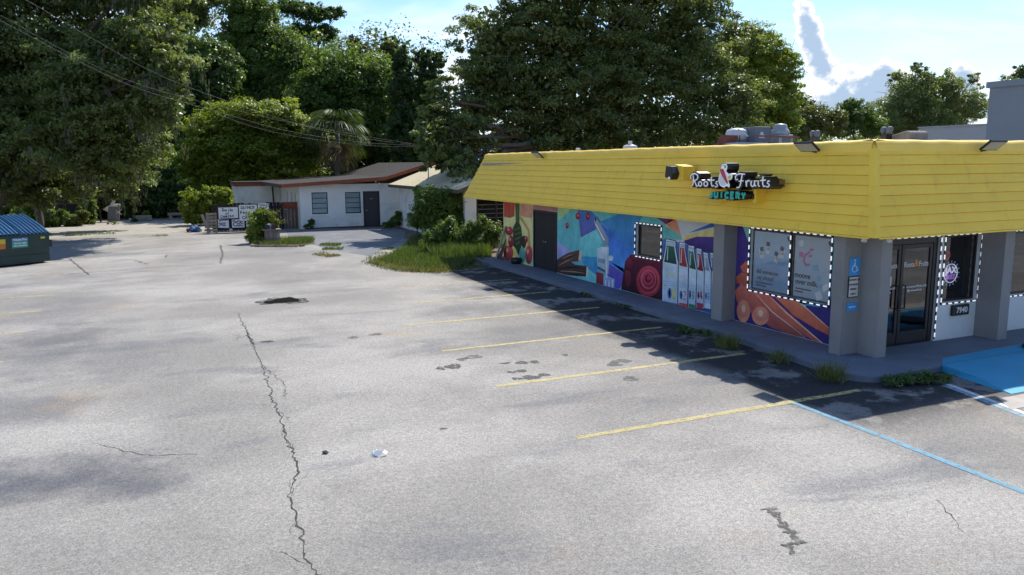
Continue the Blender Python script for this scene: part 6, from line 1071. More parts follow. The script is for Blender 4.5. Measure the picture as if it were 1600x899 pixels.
for s in (-1,1): MB().tube([(-2.15-.16,54.5,.62-.12*s),(-2.15+.18,54.5,.62+.16*s)],.025,5).build('crossed_stick',M_off,tb)
tl=thing('garden_trough','pale stone trough on the ground right of the toppled bin','trough',(-.8,54.5,0)); MB().b2((-1.3,54.4,.05),(-.2,54.8,.36)).build('trough_body',M_sand,tl,bevel=.02); MB().b2((-1.38,54.35,.0),(-1.22,54.85,.42)).build('end_post',M_brn,tl)
MB().lathe((-1.5,54.5,.12),[(.005,-.1),(.08,-.06),(.1,0),(.08,.06),(.005,.1)],12).build('stone_ball',M_off,tl,smooth=True)
bn=thing('stone_bench','low pinkish stone bench beside a round stone ring','bench',(1.1,55.5,0)); M_pk=mat('pink_stone',(.34,.25,.21),.9,.2,var=.15)
MB().b2((.6,55.3,.32),(1.75,55.7,.48)).build('seat',M_pk,bn,bevel=.02)
for x in (.7,1.45): MB().b2((x,55.33,0),(x+.2,55.67,.32)).build('leg',M_pk,bn)
tag(MB().tube([(2.1+.36*math.cos(R(k)),55.4,.36+.36*math.sin(R(k))) for k in range(0,361,20)],.08,8).build('stone_ring',mat('ring_stone',(.25,.22,.18),.9,.2,var=.2),smooth=True),'round stone ring standing upright right of the low bench','ring')
bg_=thing('rubbish_heap','blue and grey rubbish bags beside the pallet','rubbish bag',(1.9,46.6,0)); rng=random.Random(8)
for i,(x,y,r_,c) in enumerate(((1.75,46.6,.2,(.05,.14,.32)),(2.02,46.5,.17,(.06,.12,.24)),(1.9,46.75,.2,(.3,.3,.32)),(1.5,46.6,.12,(.16,.05,.06)),(2.12,46.7,.15,(.5,.5,.5)))):
    b=MB(); b.lathe((x,y,0),[(r_*.6,.0),(r_,.12),(r_*.9,r_*1.0),(r_*.5,r_*1.5),(r_*.15,r_*1.7)],12); b.v=[(v[0]+rng.uniform(-.03,.03),v[1]+rng.uniform(-.03,.03),v[2]+rng.uniform(0,.03)) for v in b.v]; b.build('bag',mat('bag_%d'%i,c,.4,.5,var=.15,scale=8),bg_)
car=thing('dark_trailer','dark low trailer half hidden by plants under the left trees','trailer',(-4.4,53,0)); M_tr=mat('faded_black_paint',(.022,.026,.034),.5,.4,var=.2,scale=2)
MB().b2((-5.6,52.6,.45),(-3.1,54.2,1.25)).build('box',M_tr,car,bevel=.04); MB().b2((-5.6,52.5,1.25),(-3.0,54.3,1.33)).build('cover',mat('dusty_cover',(.10,.095,.085),.9,.2,var=.3,scale=4),car)
for x in (-5.0,-3.6): MB().lathe((x,52.5,.3),[(.12,-.1),(.3,-.09),(.3,.09),(.12,.1)],16,ax='y').build('wheel',M_black,car)
MB().b2((-3.22,52.3,.0),(-3.1,52.4,1.05)).build('grey_post',M_galv,car)
dg=bpy.data.meshes.new('dog_statue'); V=[(0,0,.30),(.16,0,.32),(.20,0,.46),(.24,0,.56),(.33,0,.54),(-.12,0,.31),(-.18,0,.42),(-.2,0,.5),(.17,.05,.18),(.17,.05,.02),(.17,-.05,.18),(.17,-.05,.02),(-.11,.05,.18),(-.12,.05,.02),(-.11,-.05,.18),(-.12,-.05,.02),(.24,.05,.60),(.24,-.05,.60)]
E_=[(0,1),(1,2),(2,3),(3,4),(0,5),(5,6),(6,7),(1,8),(8,9),(1,10),(10,11),(5,12),(12,13),(5,14),(14,15),(3,16),(3,17)]
dg.from_pydata(V,E_,[]); do_=bpy.data.objects.new('dog_statue',dg); COL.objects.link(do_); md=do_.modifiers.new('skin','SKIN')
for i,sv in enumerate(dg.skin_vertices[0].data): r_=[.095,.10,.075,.085,.045,.095,.035,.045,.04,.04,.04,.04,.045,.04,.045,.04,.03,.03][i]; sv.radius=(r_,r_); sv.use_root=(i==0)
do_.modifiers.new('sub','SUBSURF').render_levels=1; dg.materials.append(mat('statue_white',(.60,.58,.54),.8,.3,var=.15,scale=8)); do_.location=(12.5,38.9,0); do_.rotation_euler.z=.5
tag(do_,'small white poodle statue standing by the shrubs near the house','dog statue')
pt=thing('leaning_board','tan board leaning on the mural wall end','board',(11.45,26.5,.12)); MB().prism([(11.35,26.6,.12),(11.35,26.75,.12),(11.55,26.3,1.35),(11.55,26.18,1.35)],(.03,0,0)).build('board',M_pal,pt); MB().prism([(11.4,26.3,.12),(11.4,26.7,.12),(11.55,26.2,.9)],(.02,0,0)).build('dark_sheet',M_fb,pt)
pot=thing('black_pot','squat black pot on the walk below the painted fruit','pot',(11.42,24.95,.12)); MB().lathe((11.40,25.0,.12),[(.16,0),(.19,.1),(.2,.2),(.17,.2),(.16,.12),(.01,.11)],18).build('pot_body',M_black,pot,smooth=True); MB().lathe((11.4,25,.22),[(.165,0),(.01,.01)],16).build('soil',M_dirt,pot)

for o_,dx,dy in ((tb,-.12,3.2),(tl,-.1,3.0),(bn,.05,2.0),(car,-.5,4.2)): o_.location.x+=dx; o_.location.y+=dy
bpy.data.objects['stone_ring'].location=(.08,2.0,0)
for o_ in (ef,hr,ac,vt): o_.scale=(.86,.86,.86); o_.location.z-=.02
# ------------------------------------------------------------------ vegetation
def leafmat(name,dark,light,trans=.28,rough=.45,spec=.45,tint=(1.25,1.3,.5)):
    m=bpy.data.materials.new(name); m.use_nodes=True; nt=m.node_tree; nt.nodes.clear()
    a=N(nt,'ShaderNodeAttribute',attribute_name='tone'); 
    mx=N(nt,'ShaderNodeMix',data_type='RGBA',ins={6:(*dark,1),7:(*light,1)}); L(nt,a,'Fac',mx,0)
    p=N(nt,'ShaderNodeBsdfPrincipled',ins={'Roughness':rough,'Specular IOR Level':spec}); L(nt,mx,2,p,'Base Color')
    vm=N(nt,'ShaderNodeVectorMath',operation='MULTIPLY',ins={1:tint}); L(nt,mx,2,vm,0)
    t=N(nt,'ShaderNodeBsdfTranslucent'); L(nt,vm,0,t,'Color'); ms=N(nt,'ShaderNodeMixShader',ins={0:trans}); L(nt,p,0,ms,1); L(nt,t,0,ms,2)
    o=N(nt,'ShaderNodeOutputMaterial'); L(nt,ms,0,o,0); return m
LM={'oak':leafmat('live_oak_leaf',(.056,.082,.026),(.23,.28,.095),.5,.42,.5,(1.5,1.5,.7)),
    'dark':leafmat('dark_leaf',(.042,.080,.022),(.145,.225,.06),.46,.42,.5),
    'mid':leafmat('mid_green_leaf',(.07,.13,.028),(.23,.31,.075),.5),
    'bright':leafmat('bright_green_leaf',(.12,.175,.024),(.34,.39,.06),.52),
    'yellow':leafmat('yellow_green_leaf',(.08,.10,.02),(.20,.22,.06),.36),
    'brown':leafmat('brown_leaf',(.05,.04,.025),(.12,.095,.06),.2),
    'moss':leafmat('grey_moss',(.07,.075,.055),(.17,.175,.13),.3,.9,.1),
    'palm':leafmat('palm_frond',(.04,.07,.024),(.12,.16,.06),.3,.5,.3),
    'straw':leafmat('dead_frond',(.11,.09,.055),(.24,.20,.12),.2,.8,.1),
    'grass':leafmat('grass_blade',(.05,.085,.02),(.17,.22,.06),.35),
    'drygrass':leafmat('dry_grass_blade',(.13,.12,.05),(.30,.27,.13),.35)}
M_bark=mat('bark',(.10,.085,.07),.95,.15,var=.3,scale=5,bump=1.,bscale=16); M_barkp=mat('palm_bark',(.16,.14,.12),.95,.15,var=.3,scale=6,bump=1.,bscale=14)
def leaf_object(name,P,Nn,T,Ls,Ws,tone,m,parent,origin,kind='stuff'):
    n=len(P); S=np.cross(Nn,T); S/=np.linalg.norm(S,axis=1)[:,None]+1e-9
    b=P-T*Ls[:,None]*.5; t=P+T*Ls[:,None]*.5-Nn*Ls[:,None]*.10; l=P+S*Ws[:,None]*.5+Nn*Ws[:,None]*.12; r_=P-S*Ws[:,None]*.5+Nn*Ws[:,None]*.12
    co=np.stack([b,r_,t,l],1).reshape(-1,3)-np.array(origin)
    me=bpy.data.meshes.new(name); me.vertices.add(4*n); me.vertices.foreach_set('co',co.astype(np.float32).ravel()); me.loops.add(4*n); me.loops.foreach_set('vertex_index',np.arange(4*n,dtype=np.int32)); me.polygons.add(n); me.polygons.foreach_set('loop_start',np.arange(0,4*n,4,dtype=np.int32))
    me.update(calc_edges=True); a=me.attributes.new('tone','FLOAT','FACE'); a.data.foreach_set('value',np.clip(tone,0,1).astype(np.float32)); me.materials.append(m)
    o=bpy.data.objects.new(name,me); COL.objects.link(o)
    if parent: o.parent=parent
    if kind: o['kind']=kind
    return o
def norm(a): return a/(np.linalg.norm(a,axis=1)[:,None]+1e-9)
def crown(name,lobes,n,leaf,m,parent,origin,seed,clump=.30,flat=.62,shell=.5,per=70,up=.6,droop=.0,tone=(.15,.75),kind='stuff',fill=.18):
    "leaves in clumps spread through ellipsoid lobes (x,y,z,rx,ry,rz)"
    g=np.random.default_rng(seed); Lb=np.array(lobes,float); wgt=(Lb[:,3]*Lb[:,5]); wgt/=wgt.sum(); Ps=[];Ns=[];To=[]
    for i,lb in enumerate(Lb):
        nl=int(n*wgt[i]); nc=max(3,nl//per); d=norm(g.normal(size=(nc,3))); rad=shell+(1-shell)*g.random(nc)**.6
        rad*=g.uniform(.74,1.24,nc); c=lb[:3]+d*rad[:,None]*lb[3:6]; cs=clump*(lb[3]+lb[5])*.5*g.uniform(.6,1.25,nc); ct=g.random(nc)
        k=g.integers(0,nc,nl); q=g.normal(size=(nl,3))*np.array([1,1,flat])*.52; q*=(1/(1+.25*np.linalg.norm(q,axis=1)**2))[:,None]
        P=c[k]+q*cs[k][:,None]; P[:,2]-=droop*np.linalg.norm(q[:,:2],axis=1)**2*cs[k]
        out=norm(P-lb[:3]); Nn=norm(out*.45+norm(q)*.35+np.array([0,0,up])+g.normal(size=(nl,3))*.55); Ps.append(P);Ns.append(Nn); To.append(tone[0]+(tone[1]-tone[0])*(.55*ct[k]+.45*g.random(nl)))
    szm=[np.ones(len(q)) for q in Ps]
    if fill:   # larger inner leaves closing sky gaps, toned darker as the crown's painted inner shade
        for i,lb in enumerate(Lb):
            nl=int(n*fill*wgt[i]); d=norm(g.normal(size=(nl,3))); P=lb[:3]+d*(g.random(nl)**.45*.80)[:,None]*lb[3:6]; Ps.append(P); Ns.append(norm(g.normal(size=(nl,3))+np.array([0,0,.4]))); To.append(tone[0]+(tone[1]-tone[0])*g.random(nl)*.7); szm.append(np.full(nl,1.7))
    szm=np.concatenate(szm)
    P=np.concatenate(Ps);Nn=np.concatenate(Ns);to=np.concatenate(To); keep=P[:,2]>.05; P,Nn,to,szm=P[keep],Nn[keep],to[keep],szm[keep]; nn_=len(P)
    T=norm(np.cross(Nn,norm(g.normal(size=(nn_,3))))); Ls=leaf*szm*g.uniform(.55,1.45,nn_); Ws=Ls*g.uniform(.42,.62,nn_)
    return leaf_object(name,P,Nn,T,Ls,Ws,to,m,parent,origin,kind)
def plobes(spec,Y,k=.85):
    "lobes given by where they are seen (x, y, half width, half height) at depth Y (+dY)"
    out=[]
    for s in spec:
        yy=Y+(s[4] if len(s)>4 else 0); p=at(s[0],s[1],yy); u=px_size(p); rx=s[2]*u; rz=s[3]*u; out.append((p.x,p.y,p.z,rx,(rx+rz)*.5*k,rz))
    return out
def limb(b,a,c,r0,r1,seed,wig=.12,n=6):
    rng=random.Random(seed); a=Vector(a);c=Vector(c); ln=(c-a).length; pts=[]
    for i in range(n+1):
        t=i/n; p=a.lerp(c,t); k=math.sin(math.pi*t)*ln*wig; pts.append(p+Vector((rng.uniform(-k,k)*.6,rng.uniform(-k,k)*.6,k*.5+rng.uniform(-k,k)*.3)))
    b.tube(pts,[r0+(r1-r0)*(i/n)**.8 for i in range(n+1)],7)
def tree(name,label,base,lobes,n,leaf,m,seed,tr=.35,fork=.35,group=None,cat='tree',bark=None,twigs=14,**kw):
    base=Vector(base); t=thing(name,label,cat,base,group); top=max(l[2] for l in lobes); cx=sum(l[0] for l in lobes)/len(lobes); cy=sum(l[1] for l in lobes)/len(lobes)
    fk=Vector((base.x*.6+cx*.4,base.y*.6+cy*.4,max(1.5,top*fork))); b=MB(); limb(b,base-Vector((0,0,.05)),fk,tr*1.25,tr*.75,seed,.04,8); b.build('trunk',bark or M_bark,t,smooth=True)
    rng=random.Random(seed); lb=MB()
    for i,l in enumerate(lobes): 
        c=Vector(l[:3]); limb(lb,fk,c,tr*.42,tr*.08,seed+i,.12)
        for k in range(max(1,twigs//len(lobes)+1)):
            d=Vector((rng.gauss(0,1)*l[3],rng.gauss(0,1)*l[4],abs(rng.gauss(0,1))*l[5]))*.55; limb(lb,c.lerp(fk,rng.uniform(0,.4)),c+d,tr*.12,tr*.025,seed+i*7+k,.12,4)
    lb.build('limbs',bark or M_bark,t,smooth=True,kind='stuff')
    crown('crown',lobes,n,leaf,m,t,base,seed,**kw); return t
# ---- big live oak at the left, hung with moss
LO=plobes([(60,60,140,105),(185,120,105,95,-4),(40,175,130,95),(150,205,110,80,-3),(243,70,62,70,-5),(90,-45,150,80),(-90,110,120,150),(205,-15,80,60,-3),(10,255,80,50),(175,255,70,45,-2),(245,155,45,60,-6),(262,110,36,45,-7),(30,300,75,32,2),(115,292,60,30,3),(180,290,45,26,4)],47)
t=tree('live_oak','huge moss hung live oak filling the left of the picture',(-9,48.5,0),LO,175000,.17,LM['oak'],1,.75,.3,twigs=40,clump=.25,per=150,shell=.45,flat=.45,tone=(.0,1.))
g_=np.random.default_rng(5); ms=[]
for l in LO:
    for _ in range(9): ms.append((l[0]+g_.normal()*l[3]*.6,l[1]-abs(g_.normal())*l[4]*.6,l[2]-l[5]*g_.uniform(.2,.95)))
P=[];Tn=[]
for c in ms:
    h_=g_.uniform(.3,.9); k=22; q=np.column_stack([g_.normal(0,.09,k),g_.normal(0,.09,k),-g_.uniform(0,h_,k)]); P.append(np.array(c)+q); Tn.append(g_.random(k))
P=np.concatenate(P); Tn=np.concatenate(Tn); n=len(P); leaf_object('moss',P,norm(g_.normal(size=(n,3))*np.array([1,1,.1])),norm(np.tile([0,0,-1.],(n,1))+g_.normal(size=(n,3))*.12),g_.uniform(.22,.42,n),g_.uniform(.03,.05,n),Tn,LM['moss'],t,(-9,48.5,0))
def fan_palm(label,base,head,n,rad,seed,dead=6,group='fan palms'):
    base=Vector(base); head=Vector(head); t=thing('fan_palm',label,'palm',base,group); b=MB(); limb(b,base,head,.2,.16,seed,.03,8); b.build('trunk',M_barkp,t,smooth=True); g=np.random.default_rng(seed)
    for i in range(n+dead):
        dd=i>=n; a=g.uniform(0,6.283); e=g.uniform(-.5,1.2) if not dd else g.uniform(-1.35,-.8); d=np.array([math.cos(a)*math.cos(e),math.sin(a)*math.cos(e),math.sin(e)]); hub=np.array(head)+d*rad*.5; side=np.cross(d,[0,0,1.]); side/=np.linalg.norm(side)+1e-6; upv=np.cross(side,d)
        k=40; an=np.linspace(-1.9,1.9,k)+g.normal(0,.03,k); dirs=norm(np.outer(np.cos(an),d)+np.outer(np.sin(an),side)+np.outer(np.full(k,-.12),upv)); Ps=[];Ts=[];Ls=[]
        for j in range(2):
            dj=norm(dirs+np.array([0,0,-1.0*j*(1 if not dd else .4)])+g.normal(size=(k,3))*.10); st=hub if j==0 else hub+dirs*rad*.42; Ps.append(st+dj*rad*.21); Ts.append(dj); Ls.append(np.full(k,rad*.48))
        P=np.concatenate(Ps);T=np.concatenate(Ts); nn_=np.cross(T,np.cross(np.tile(upv,(2*k,1)),T)); leaf_object('frond',P,norm(np.cross(np.cross(T,np.tile(upv,(2*k,1))),T)+1e-6),T,np.concatenate(Ls),np.full(2*k,rad*.030),np.full(2*k,g.random())*.6+g.random(2*k)*.4,LM['straw' if dd else 'palm'],t,base,None)
    return t
p=at(55,225,50); fan_palm('fan palm with hanging dead fronds under the left oak',(p.x-.2,50.4,0),p,12,1.7,3,12)
p=at(527,208,57); fan_palm('fan palm with pale drooping fronds above the white house',(p.x-.3,57.3,0),p,22,2.2,9,8)
# ---- trees across the back
def back(name,label,spec,Y,n,leaf,m,seed,bx,**kw):
    lb=plobes(spec,Y); p=at(bx,340,Y); return tree(name,label,(p.x,Y,0),lb,n,leaf,LM[m],seed,group='trees behind the lot',**kw)
back('spreading_tree','light green layered tree in front of the darker woods',[(400,180,80,28),(345,205,62,30),(450,205,62,30),(385,232,95,32),(325,250,55,28),(470,240,45,32),(430,262,75,32),(350,280,60,30)],60,62000,.21,'bright',11,405,tr=.3,clump=.34,flat=.34,per=90,up=1.1,tone=(.1,.9))
back('tall_tree','tall mid green tree rising above the light green one',[(395,35,50,42),(430,85,70,48),(372,85,42,45),(440,135,70,45),(490,115,45,40),(400,130,60,45),(380,10,45,25)],76,52000,.26,'mid',12,420,tr=.45,tone=(.1,.8),clump=.30)
back('pine_tree','thin crowned pine with bare limbs standing over the woods',[(455,12,36,12),(490,22,34,14),(505,50,24,14),(470,50,28,14),(520,20,20,10)],80,9000,.24,'dark',13,470,tr=.4,fork=.55,clump=.30,per=50,twigs=30)
back('pine_tree','sparse topped pine beside the left oak',[(270,12,60,22),(225,5,50,20),(300,28,36,18),(250,42,40,20),(320,2,30,14)],72,16000,.24,'oak',14,285,tr=.4,fork=.5,twigs=30)
back('vine_hung_tree','dark tree filling the gap right of the left oak',[(300,95,48,48),(320,145,46,48),(285,165,45,55),(330,200,45,45),(280,225,45,45),(345,110,34,45)],68,36000,.25,'dark',15,300,tr=.4)
back('woodland_tree','rounded mid green tree behind the fan palm',[(540,115,58,42),(585,135,42,45),(500,150,50,42),(560,172,58,42),(600,190,38,45),(520,195,50,36),(575,215,45,40)],70,50000,.25,'mid',16,555,tr=.4,tone=(.05,.7))
back('woodland_tree','brown topped tree standing behind the rounded one',[(553,70,16,14),(562,92,26,16),(545,100,22,16),(575,105,20,15)],84,7000,.26,'brown',17,560,tr=.3,fork=.5)
back('woodland_tree','thin pale tree in the sky gap left of the vine columns',[(608,74,16,14),(618,92,22,15),(600,100,18,14)],84,6500,.25,'oak',18,612,tr=.3,fork=.5)
back('vine_column','dark vine smothered trunk nearer the palm',[(628,92,15,20),(630,130,21,34),(628,180,22,45),(630,235,24,45),(622,105,10,14)],64,24000,.19,'dark',19,632,tr=.5,clump=.22,shell=.75,tone=(.0,.6))
back('vine_column','dark vine smothered trunk beside the great oak',[(663,92,18,18),(668,130,21,36),(670,185,24,48),(665,240,26,45),(684,95,12,16)],64,24000,.19,'dark',20,668,tr=.5,clump=.22,shell=.75,tone=(.0,.6))
back('woodland_tree','dark tree closing the gap behind the vine columns',[(648,225,36,40),(645,255,42,30),(690,230,28,45),(610,250,40,40)],74,26000,.27,'dark',21,650,tr=.4)
back('woodland_tree','tall dark tree behind the light green one',[(360,170,60,50),(450,170,60,50),(400,120,60,40),(500,200,50,50),(340,240,50,50)],82,34000,.30,'dark',22,440,tr=.4)
# ---- great oak behind the juice bar
GO=plobes([(770,60,58,62),(845,28,80,55),(930,45,85,65),(1015,25,85,55),(1095,10,70,42),(795,140,80,65),(890,140,100,75),(1000,135,95,75),(1090,110,75,62),(1150,60,45,40,2),(1150,165,62,55),(1070,195,90,55),(960,215,105,50),(840,220,100,50),(745,165,52,55),(735,225,60,45,-2),(700,205,45,50,-3),(720,255,45,32,-4),(690,150,30,40,-2),(880,-30,110,45),(1000,-30,90,40),(815,85,60,50),(900,95,80,50),(985,85,80,50),(1065,70,60,50),(760,115,50,45),(735,280,40,26,-6),(672,225,32,45,-4),(668,195,26,34,-3)],41)
tree('great_live_oak','great dark live oak spreading behind the yellow roof',(21,43,0),GO,200000,.17,LM['oak'],31,.6,.3,twigs=60,clump=.26,per=160,shell=.45,flat=.45,tone=(.0,1.))
BO=plobes([(1180,75,50,36),(1215,105,42,40),(1185,130,55,40),(1230,150,32,40),(1195,180,50,36),(1150,100,40,35),(1225,195,35,30),(1165,215,50,30)],46)
tree('oak_tree','brighter green oak at the right flank of the great oak',(at(1190,330,46).x,46,0),BO,48000,.16,LM['bright'],32,.4,.35,tone=(.1,.9),clump=.26,flat=.45)
back('round_tree','small round yellow green tree above the roof ventilator',[(1272,185,34,24),(1300,190,28,20),(1255,205,30,18)],72,14000,.24,'yellow',33,1275,tr=.25)
back('round_tree','dark green round tree right of the yellow green one',[(1335,182,34,24),(1360,198,30,20),(1312,198,30,20),(1330,165,20,12)],74,15000,.25,'mid',34,1335,tr=.25,tone=(.0,.6))
back('broad_tree','broad grey green tree with bare topmost branches at right',[(1420,148,44,30),(1470,152,44,28),(1395,175,42,28),(1440,180,55,26),(1500,172,40,28),(1528,165,22,26),(1450,200,80,18),(1380,200,40,16),(1402,118,14,10),(1432,106,14,10),(1447,122,22,16),(1478,130,30,18),(1522,124,9,12)],78,44000,.25,'oak',35,1450,tr=.5,fork=.5,twigs=50,tone=(.25,1.))
back('edge_tree','dark tree showing above the blue grey block',[(1600,112,18,14),(1612,125,24,18),(1590,135,30,20)],62,6000,.24,'dark',36,1600,tr=.3)
back('far_tree','distant low tree in the gap beside the great oak',[(1255,165,20,16),(1245,190,24,20),(1290,200,40,15)],100,9000,.34,'oak',37,1250,tr=.3)
# ---- the dark woodland mass behind the lot
WU=plobes([(x,y,48,42,dy) for x,y,dy in [(-40,290,0),(30,285,4),(95,275,6),(150,285,5),(205,280,8),(255,275,6),(300,290,4),(345,285,8),(395,300,10),(450,285,9),(505,275,10),(560,260,8),(610,255,6),(70,235,10),(230,225,10),(170,230,12),(120,320,3),(210,320,4),(280,318,5),(60,326,-1),(130,328,-1),(190,326,0),(250,324,0),(300,324,-1),(240,300,0),(170,300,-1),(20,310,-2),(75,305,-2),(120,300,-2),(165,312,-1),(215,308,-1),(265,305,-1),(310,308,-1),(50,326,-2),(200,326,-1),(95,285,-1),(290,285,0),(660,255,8),(20,325,2)]],64)
crown('undergrowth',WU,120000,.26,LM['dark'],None,(0,0,0),41,clump=.34,tone=(.0,.75))
back2=plobes([(x,150,95,120) for x in range(-120,720,120)],96)
crown('far_woodland',back2,45000,.42,LM['dark'],None,(0,0,0),42,clump=.3,tone=(.0,.5))
back3=plobes([(x,222,70,22) for x in range(700,1700,110)],110)
crown('far_woodland',back3,26000,.42,LM['oak'],None,(0,0,0),43,clump=.3,tone=(.1,.7))
# the wooded far side of the road behind the camera, mirrored in the shop glass
crown('far_woodland',[(x+dx,y+dy,z,4.2,3.4,2.8) for x,y in ((-8,-46),(6,-42),(18,-46),(30,-44),(44,-48),(58,-44)) for dx,dy,z in ((0,0,3.5),(2.5,1,6.5),(-2.5,0,6.))],24000,.5,LM['dark'],None,(0,0,0),50)
# ---- shrubs and plants
def shrub(name,label,lobes,n,leaf,m,seed,cat='shrub',group=None,stems=5,**kw):
    bx=sum(l[0] for l in lobes)/len(lobes); by=sum(l[1] for l in lobes)/len(lobes); t=thing(name,label,cat,(bx,by,0),group); b=MB()
    for i,l in enumerate(lobes[:stems]): limb(b,(bx+random.uniform(-.1,.1),by,0),l[:3],.03,.008,seed+i,.1,4)
    b.build('stem',M_bark,t,kind='stuff'); crown('foliage',lobes,n,leaf,LM[m],t,(bx,by,0),seed,**kw); return t
shrub('leafy_shrub','bright leafy shrub left of the pallet and lettered boards',plobes([(318,314,30,18),(340,302,22,14),(300,326,24,14),(352,316,16,16),(325,336,30,12),(305,342,22,9),(350,338,16,10)],52,.9),13000,.16,'bright',61,tone=(.1,1.),flat=.8)
shrub('leafy_thicket','dense green thicket along the yard edge behind the dumpster',plobes([(-10,315,36,26),(35,318,34,24),(80,312,32,24),(30,290,34,22),(100,295,26,20),(62,332,30,14),(-15,335,30,18),(125,322,16,18)],57.5,.8),15000,.2,'mid',63,tone=(.0,.9),clump=.36)
shrub('leafy_thicket','dark thicket closing the yard right of the toppled bin',plobes([(210,315,26,20),(245,318,26,20),(282,312,24,22),(230,296,26,18),(265,298,24,18)],60,.8),10000,.2,'dark',64,tone=(.0,.9),clump=.36)
shrub('mailbox_shrub','spiky green shrub growing behind the mailbox stand',plobes([(403,352,15,22),(415,340,16,14),(398,370,13,12),(425,350,12,12)],38.4,.9),9000,.10,'bright',62,tone=(.0,.8),clump=.4)
# long arching shoots of the mailbox shrub
t=thing('arching_shoots','arching yellow green shoots above the mailboxes','shrub',(4.9,38.3,0)); g=np.random.default_rng(3); P=[];T=[]
for i in range(26):
    a=g.uniform(-.2,1.1); ln=g.uniform(.6,1.35); pts=[np.array([4.7+g.normal()*.12,38.2+g.normal()*.1,.75])+np.array([math.sin(a)*s*ln,g.normal()*.05,math.cos(a)*s*ln-.35*s*s*ln]) for s in np.linspace(0,1,16)]
    for q in range(15): 
        for k in range(3): P.append(pts[q]+g.normal(size=3)*.03); d=pts[q+1]-pts[q]; T.append(d/np.linalg.norm(d)+g.normal(size=3)*.55)
P=np.array(P);T=norm(np.array(T)); n=len(P); leaf_object('shoot',P,norm(np.cross(T,g.normal(size=(n,3)))),T,g.uniform(.07,.13,n),g.uniform(.02,.035,n),g.random(n)*.6+.3,LM['yellow'],t,(4.9,38.3,0))
SH=[('big_leaf_plant','broad leaved plant clump beside the dumpster',[(60,340,24,16),(80,346,20,12),(40,335,24,18),(95,340,14,12),(70,326,16,12),(110,345,10,10)],55,4800,.30,'mid'),
    ('big_leaf_plant','yellow green weed clump in front of the dark trailer',[(120,344,16,9),(128,336,13,10)],55,1400,.2,'yellow'),
    ('big_leaf_plant','taller green weed clump right of the trailer',[(138,332,12,14),(142,320,10,9),(140,342,10,8)],56.5,1300,.22,'mid'),
    ('big_leaf_plant','bright leaf spray hanging over the trailer',[(152,293,14,9),(160,300,12,8),(148,302,10,8)],58,1100,.26,'yellow'),
    ('small_weed','small yellow weed in the sand left of the toppled bin',[(145,348,6,4)],55.5,300,.12,'yellow'),
    ('small_weed','small green weed in the sand below the toppled bin',[(178,351,8,4)],55,350,.12,'bright'),
    ('small_weed','upright green plant right of the stone trough',[(228,336,5,7)],58.5,300,.2,'bright'),
    ('small_weed','pale green weed in front of the stone trough',[(211,346,7,5)],56.5,320,.12,'yellow'),
    ('house_weed','dark weed growing at the foot of the white house wall',[(487,350,7,7),(478,354,5,3)],45.1,700,.10,'dark'),
    ('corner_plant','spiky plants in the corner between house and cottage',[(618,345,9,9),(605,352,9,5),(622,335,6,8)],43.8,1400,.16,'mid')]
for i,(nm,lab,sp,Y,n,lf,m) in enumerate(SH): shrub(nm,lab,plobes(sp,Y,.9),n,lf,m,70+i,cat='plant',tone=(.1,1.),up=1.,clump=.4)
shrub('overgrown_shrub','tall dark shrub covering the cottage wall',plobes([(665,318,20,24),(680,340,26,22),(700,318,24,26),(720,345,24,22),(745,352,20,18),(655,345,16,16),(735,335,14,22),(724,322,14,18),(712,312,14,14)],34.2,.7),30000,.11,'mid',81,tone=(.0,.8),clump=.5,shell=.3,flat=.9)
shrub('overgrown_shrub','low shrub spilling over the grass beside the mural wall',plobes([(740,362,18,14),(768,366,16,16),(695,362,18,16),(718,374,20,10),(757,383,16,10),(675,372,14,10),(705,350,10,12),(752,350,8,12)],30.2,.8),13000,.085,'mid',82,tone=(.0,.8),clump=.6,shell=.2,flat=1.)
shrub('small_weed','bare topped sapling above the cottage eave',plobes([(652,300,5,12),(655,285,4,8)],35,500,) if False else plobes([(652,300,6,14)],35),500,.10,'mid',83,cat='plant')
# ---- grass
def grass(name,pts,n_,h_,m,parent=None,origin=(0,0,0),seed=0,kind='stuff',lean=.35,w=.012):
    g=np.random.default_rng(seed); P=np.array(pts); n=len(P); hh=h_*g.uniform(.4,1.2,n); T=norm(np.column_stack([g.normal(0,lean,n),g.normal(0,lean,n),np.ones(n)])); Nn=norm(np.cross(T,norm(g.normal(size=(n,3))))); P=P+T*hh[:,None]*.45
    return leaf_object(name,P,Nn,T,hh,np.full(n,w)*g.uniform(.7,1.4,n),g.random(n),LM[m],parent,origin,kind)
def scatter(poly,n,seed,edge=None):
    g=np.random.default_rng(seed); P=np.array(poly); lo=P.min(0);hi=P.max(0); out=[]
    while len(out)<n:
        q=lo+(hi-lo)*g.random((n,2)); ins=np.zeros(n,bool); j=len(P)-1
        for i in range(len(P)):
            c=((P[i,1]>q[:,1])!=(P[j,1]>q[:,1]))&(q[:,0]<(P[j,0]-P[i,0])*(q[:,1]-P[i,1])/(P[j,1]-P[i,1]+1e-9)+P[i,0]); ins^=c; j=i
        dn=np.sin(q[:,0]*2.1+1)*np.sin(q[:,1]*1.7)+np.sin(q[:,0]*5.3)*np.sin(q[:,1]*4.1)*.5; ins&=g.random(n)<(.55+.4*dn); out+=q[ins].tolist()
    return [(x,y,0) for x,y in out[:n]]
GP=[(7.35,28.3),(7.6,26.6),(8.3,25.2),(9.3,25.3),(10.7,26.6),(11.4,27.2),(12.6,31),(12.7,38),(11.6,37.5),(9.4,32.2)]
grass('grass',scatter(GP,30000,1),0,.26,'grass',seed=1,w=.022)
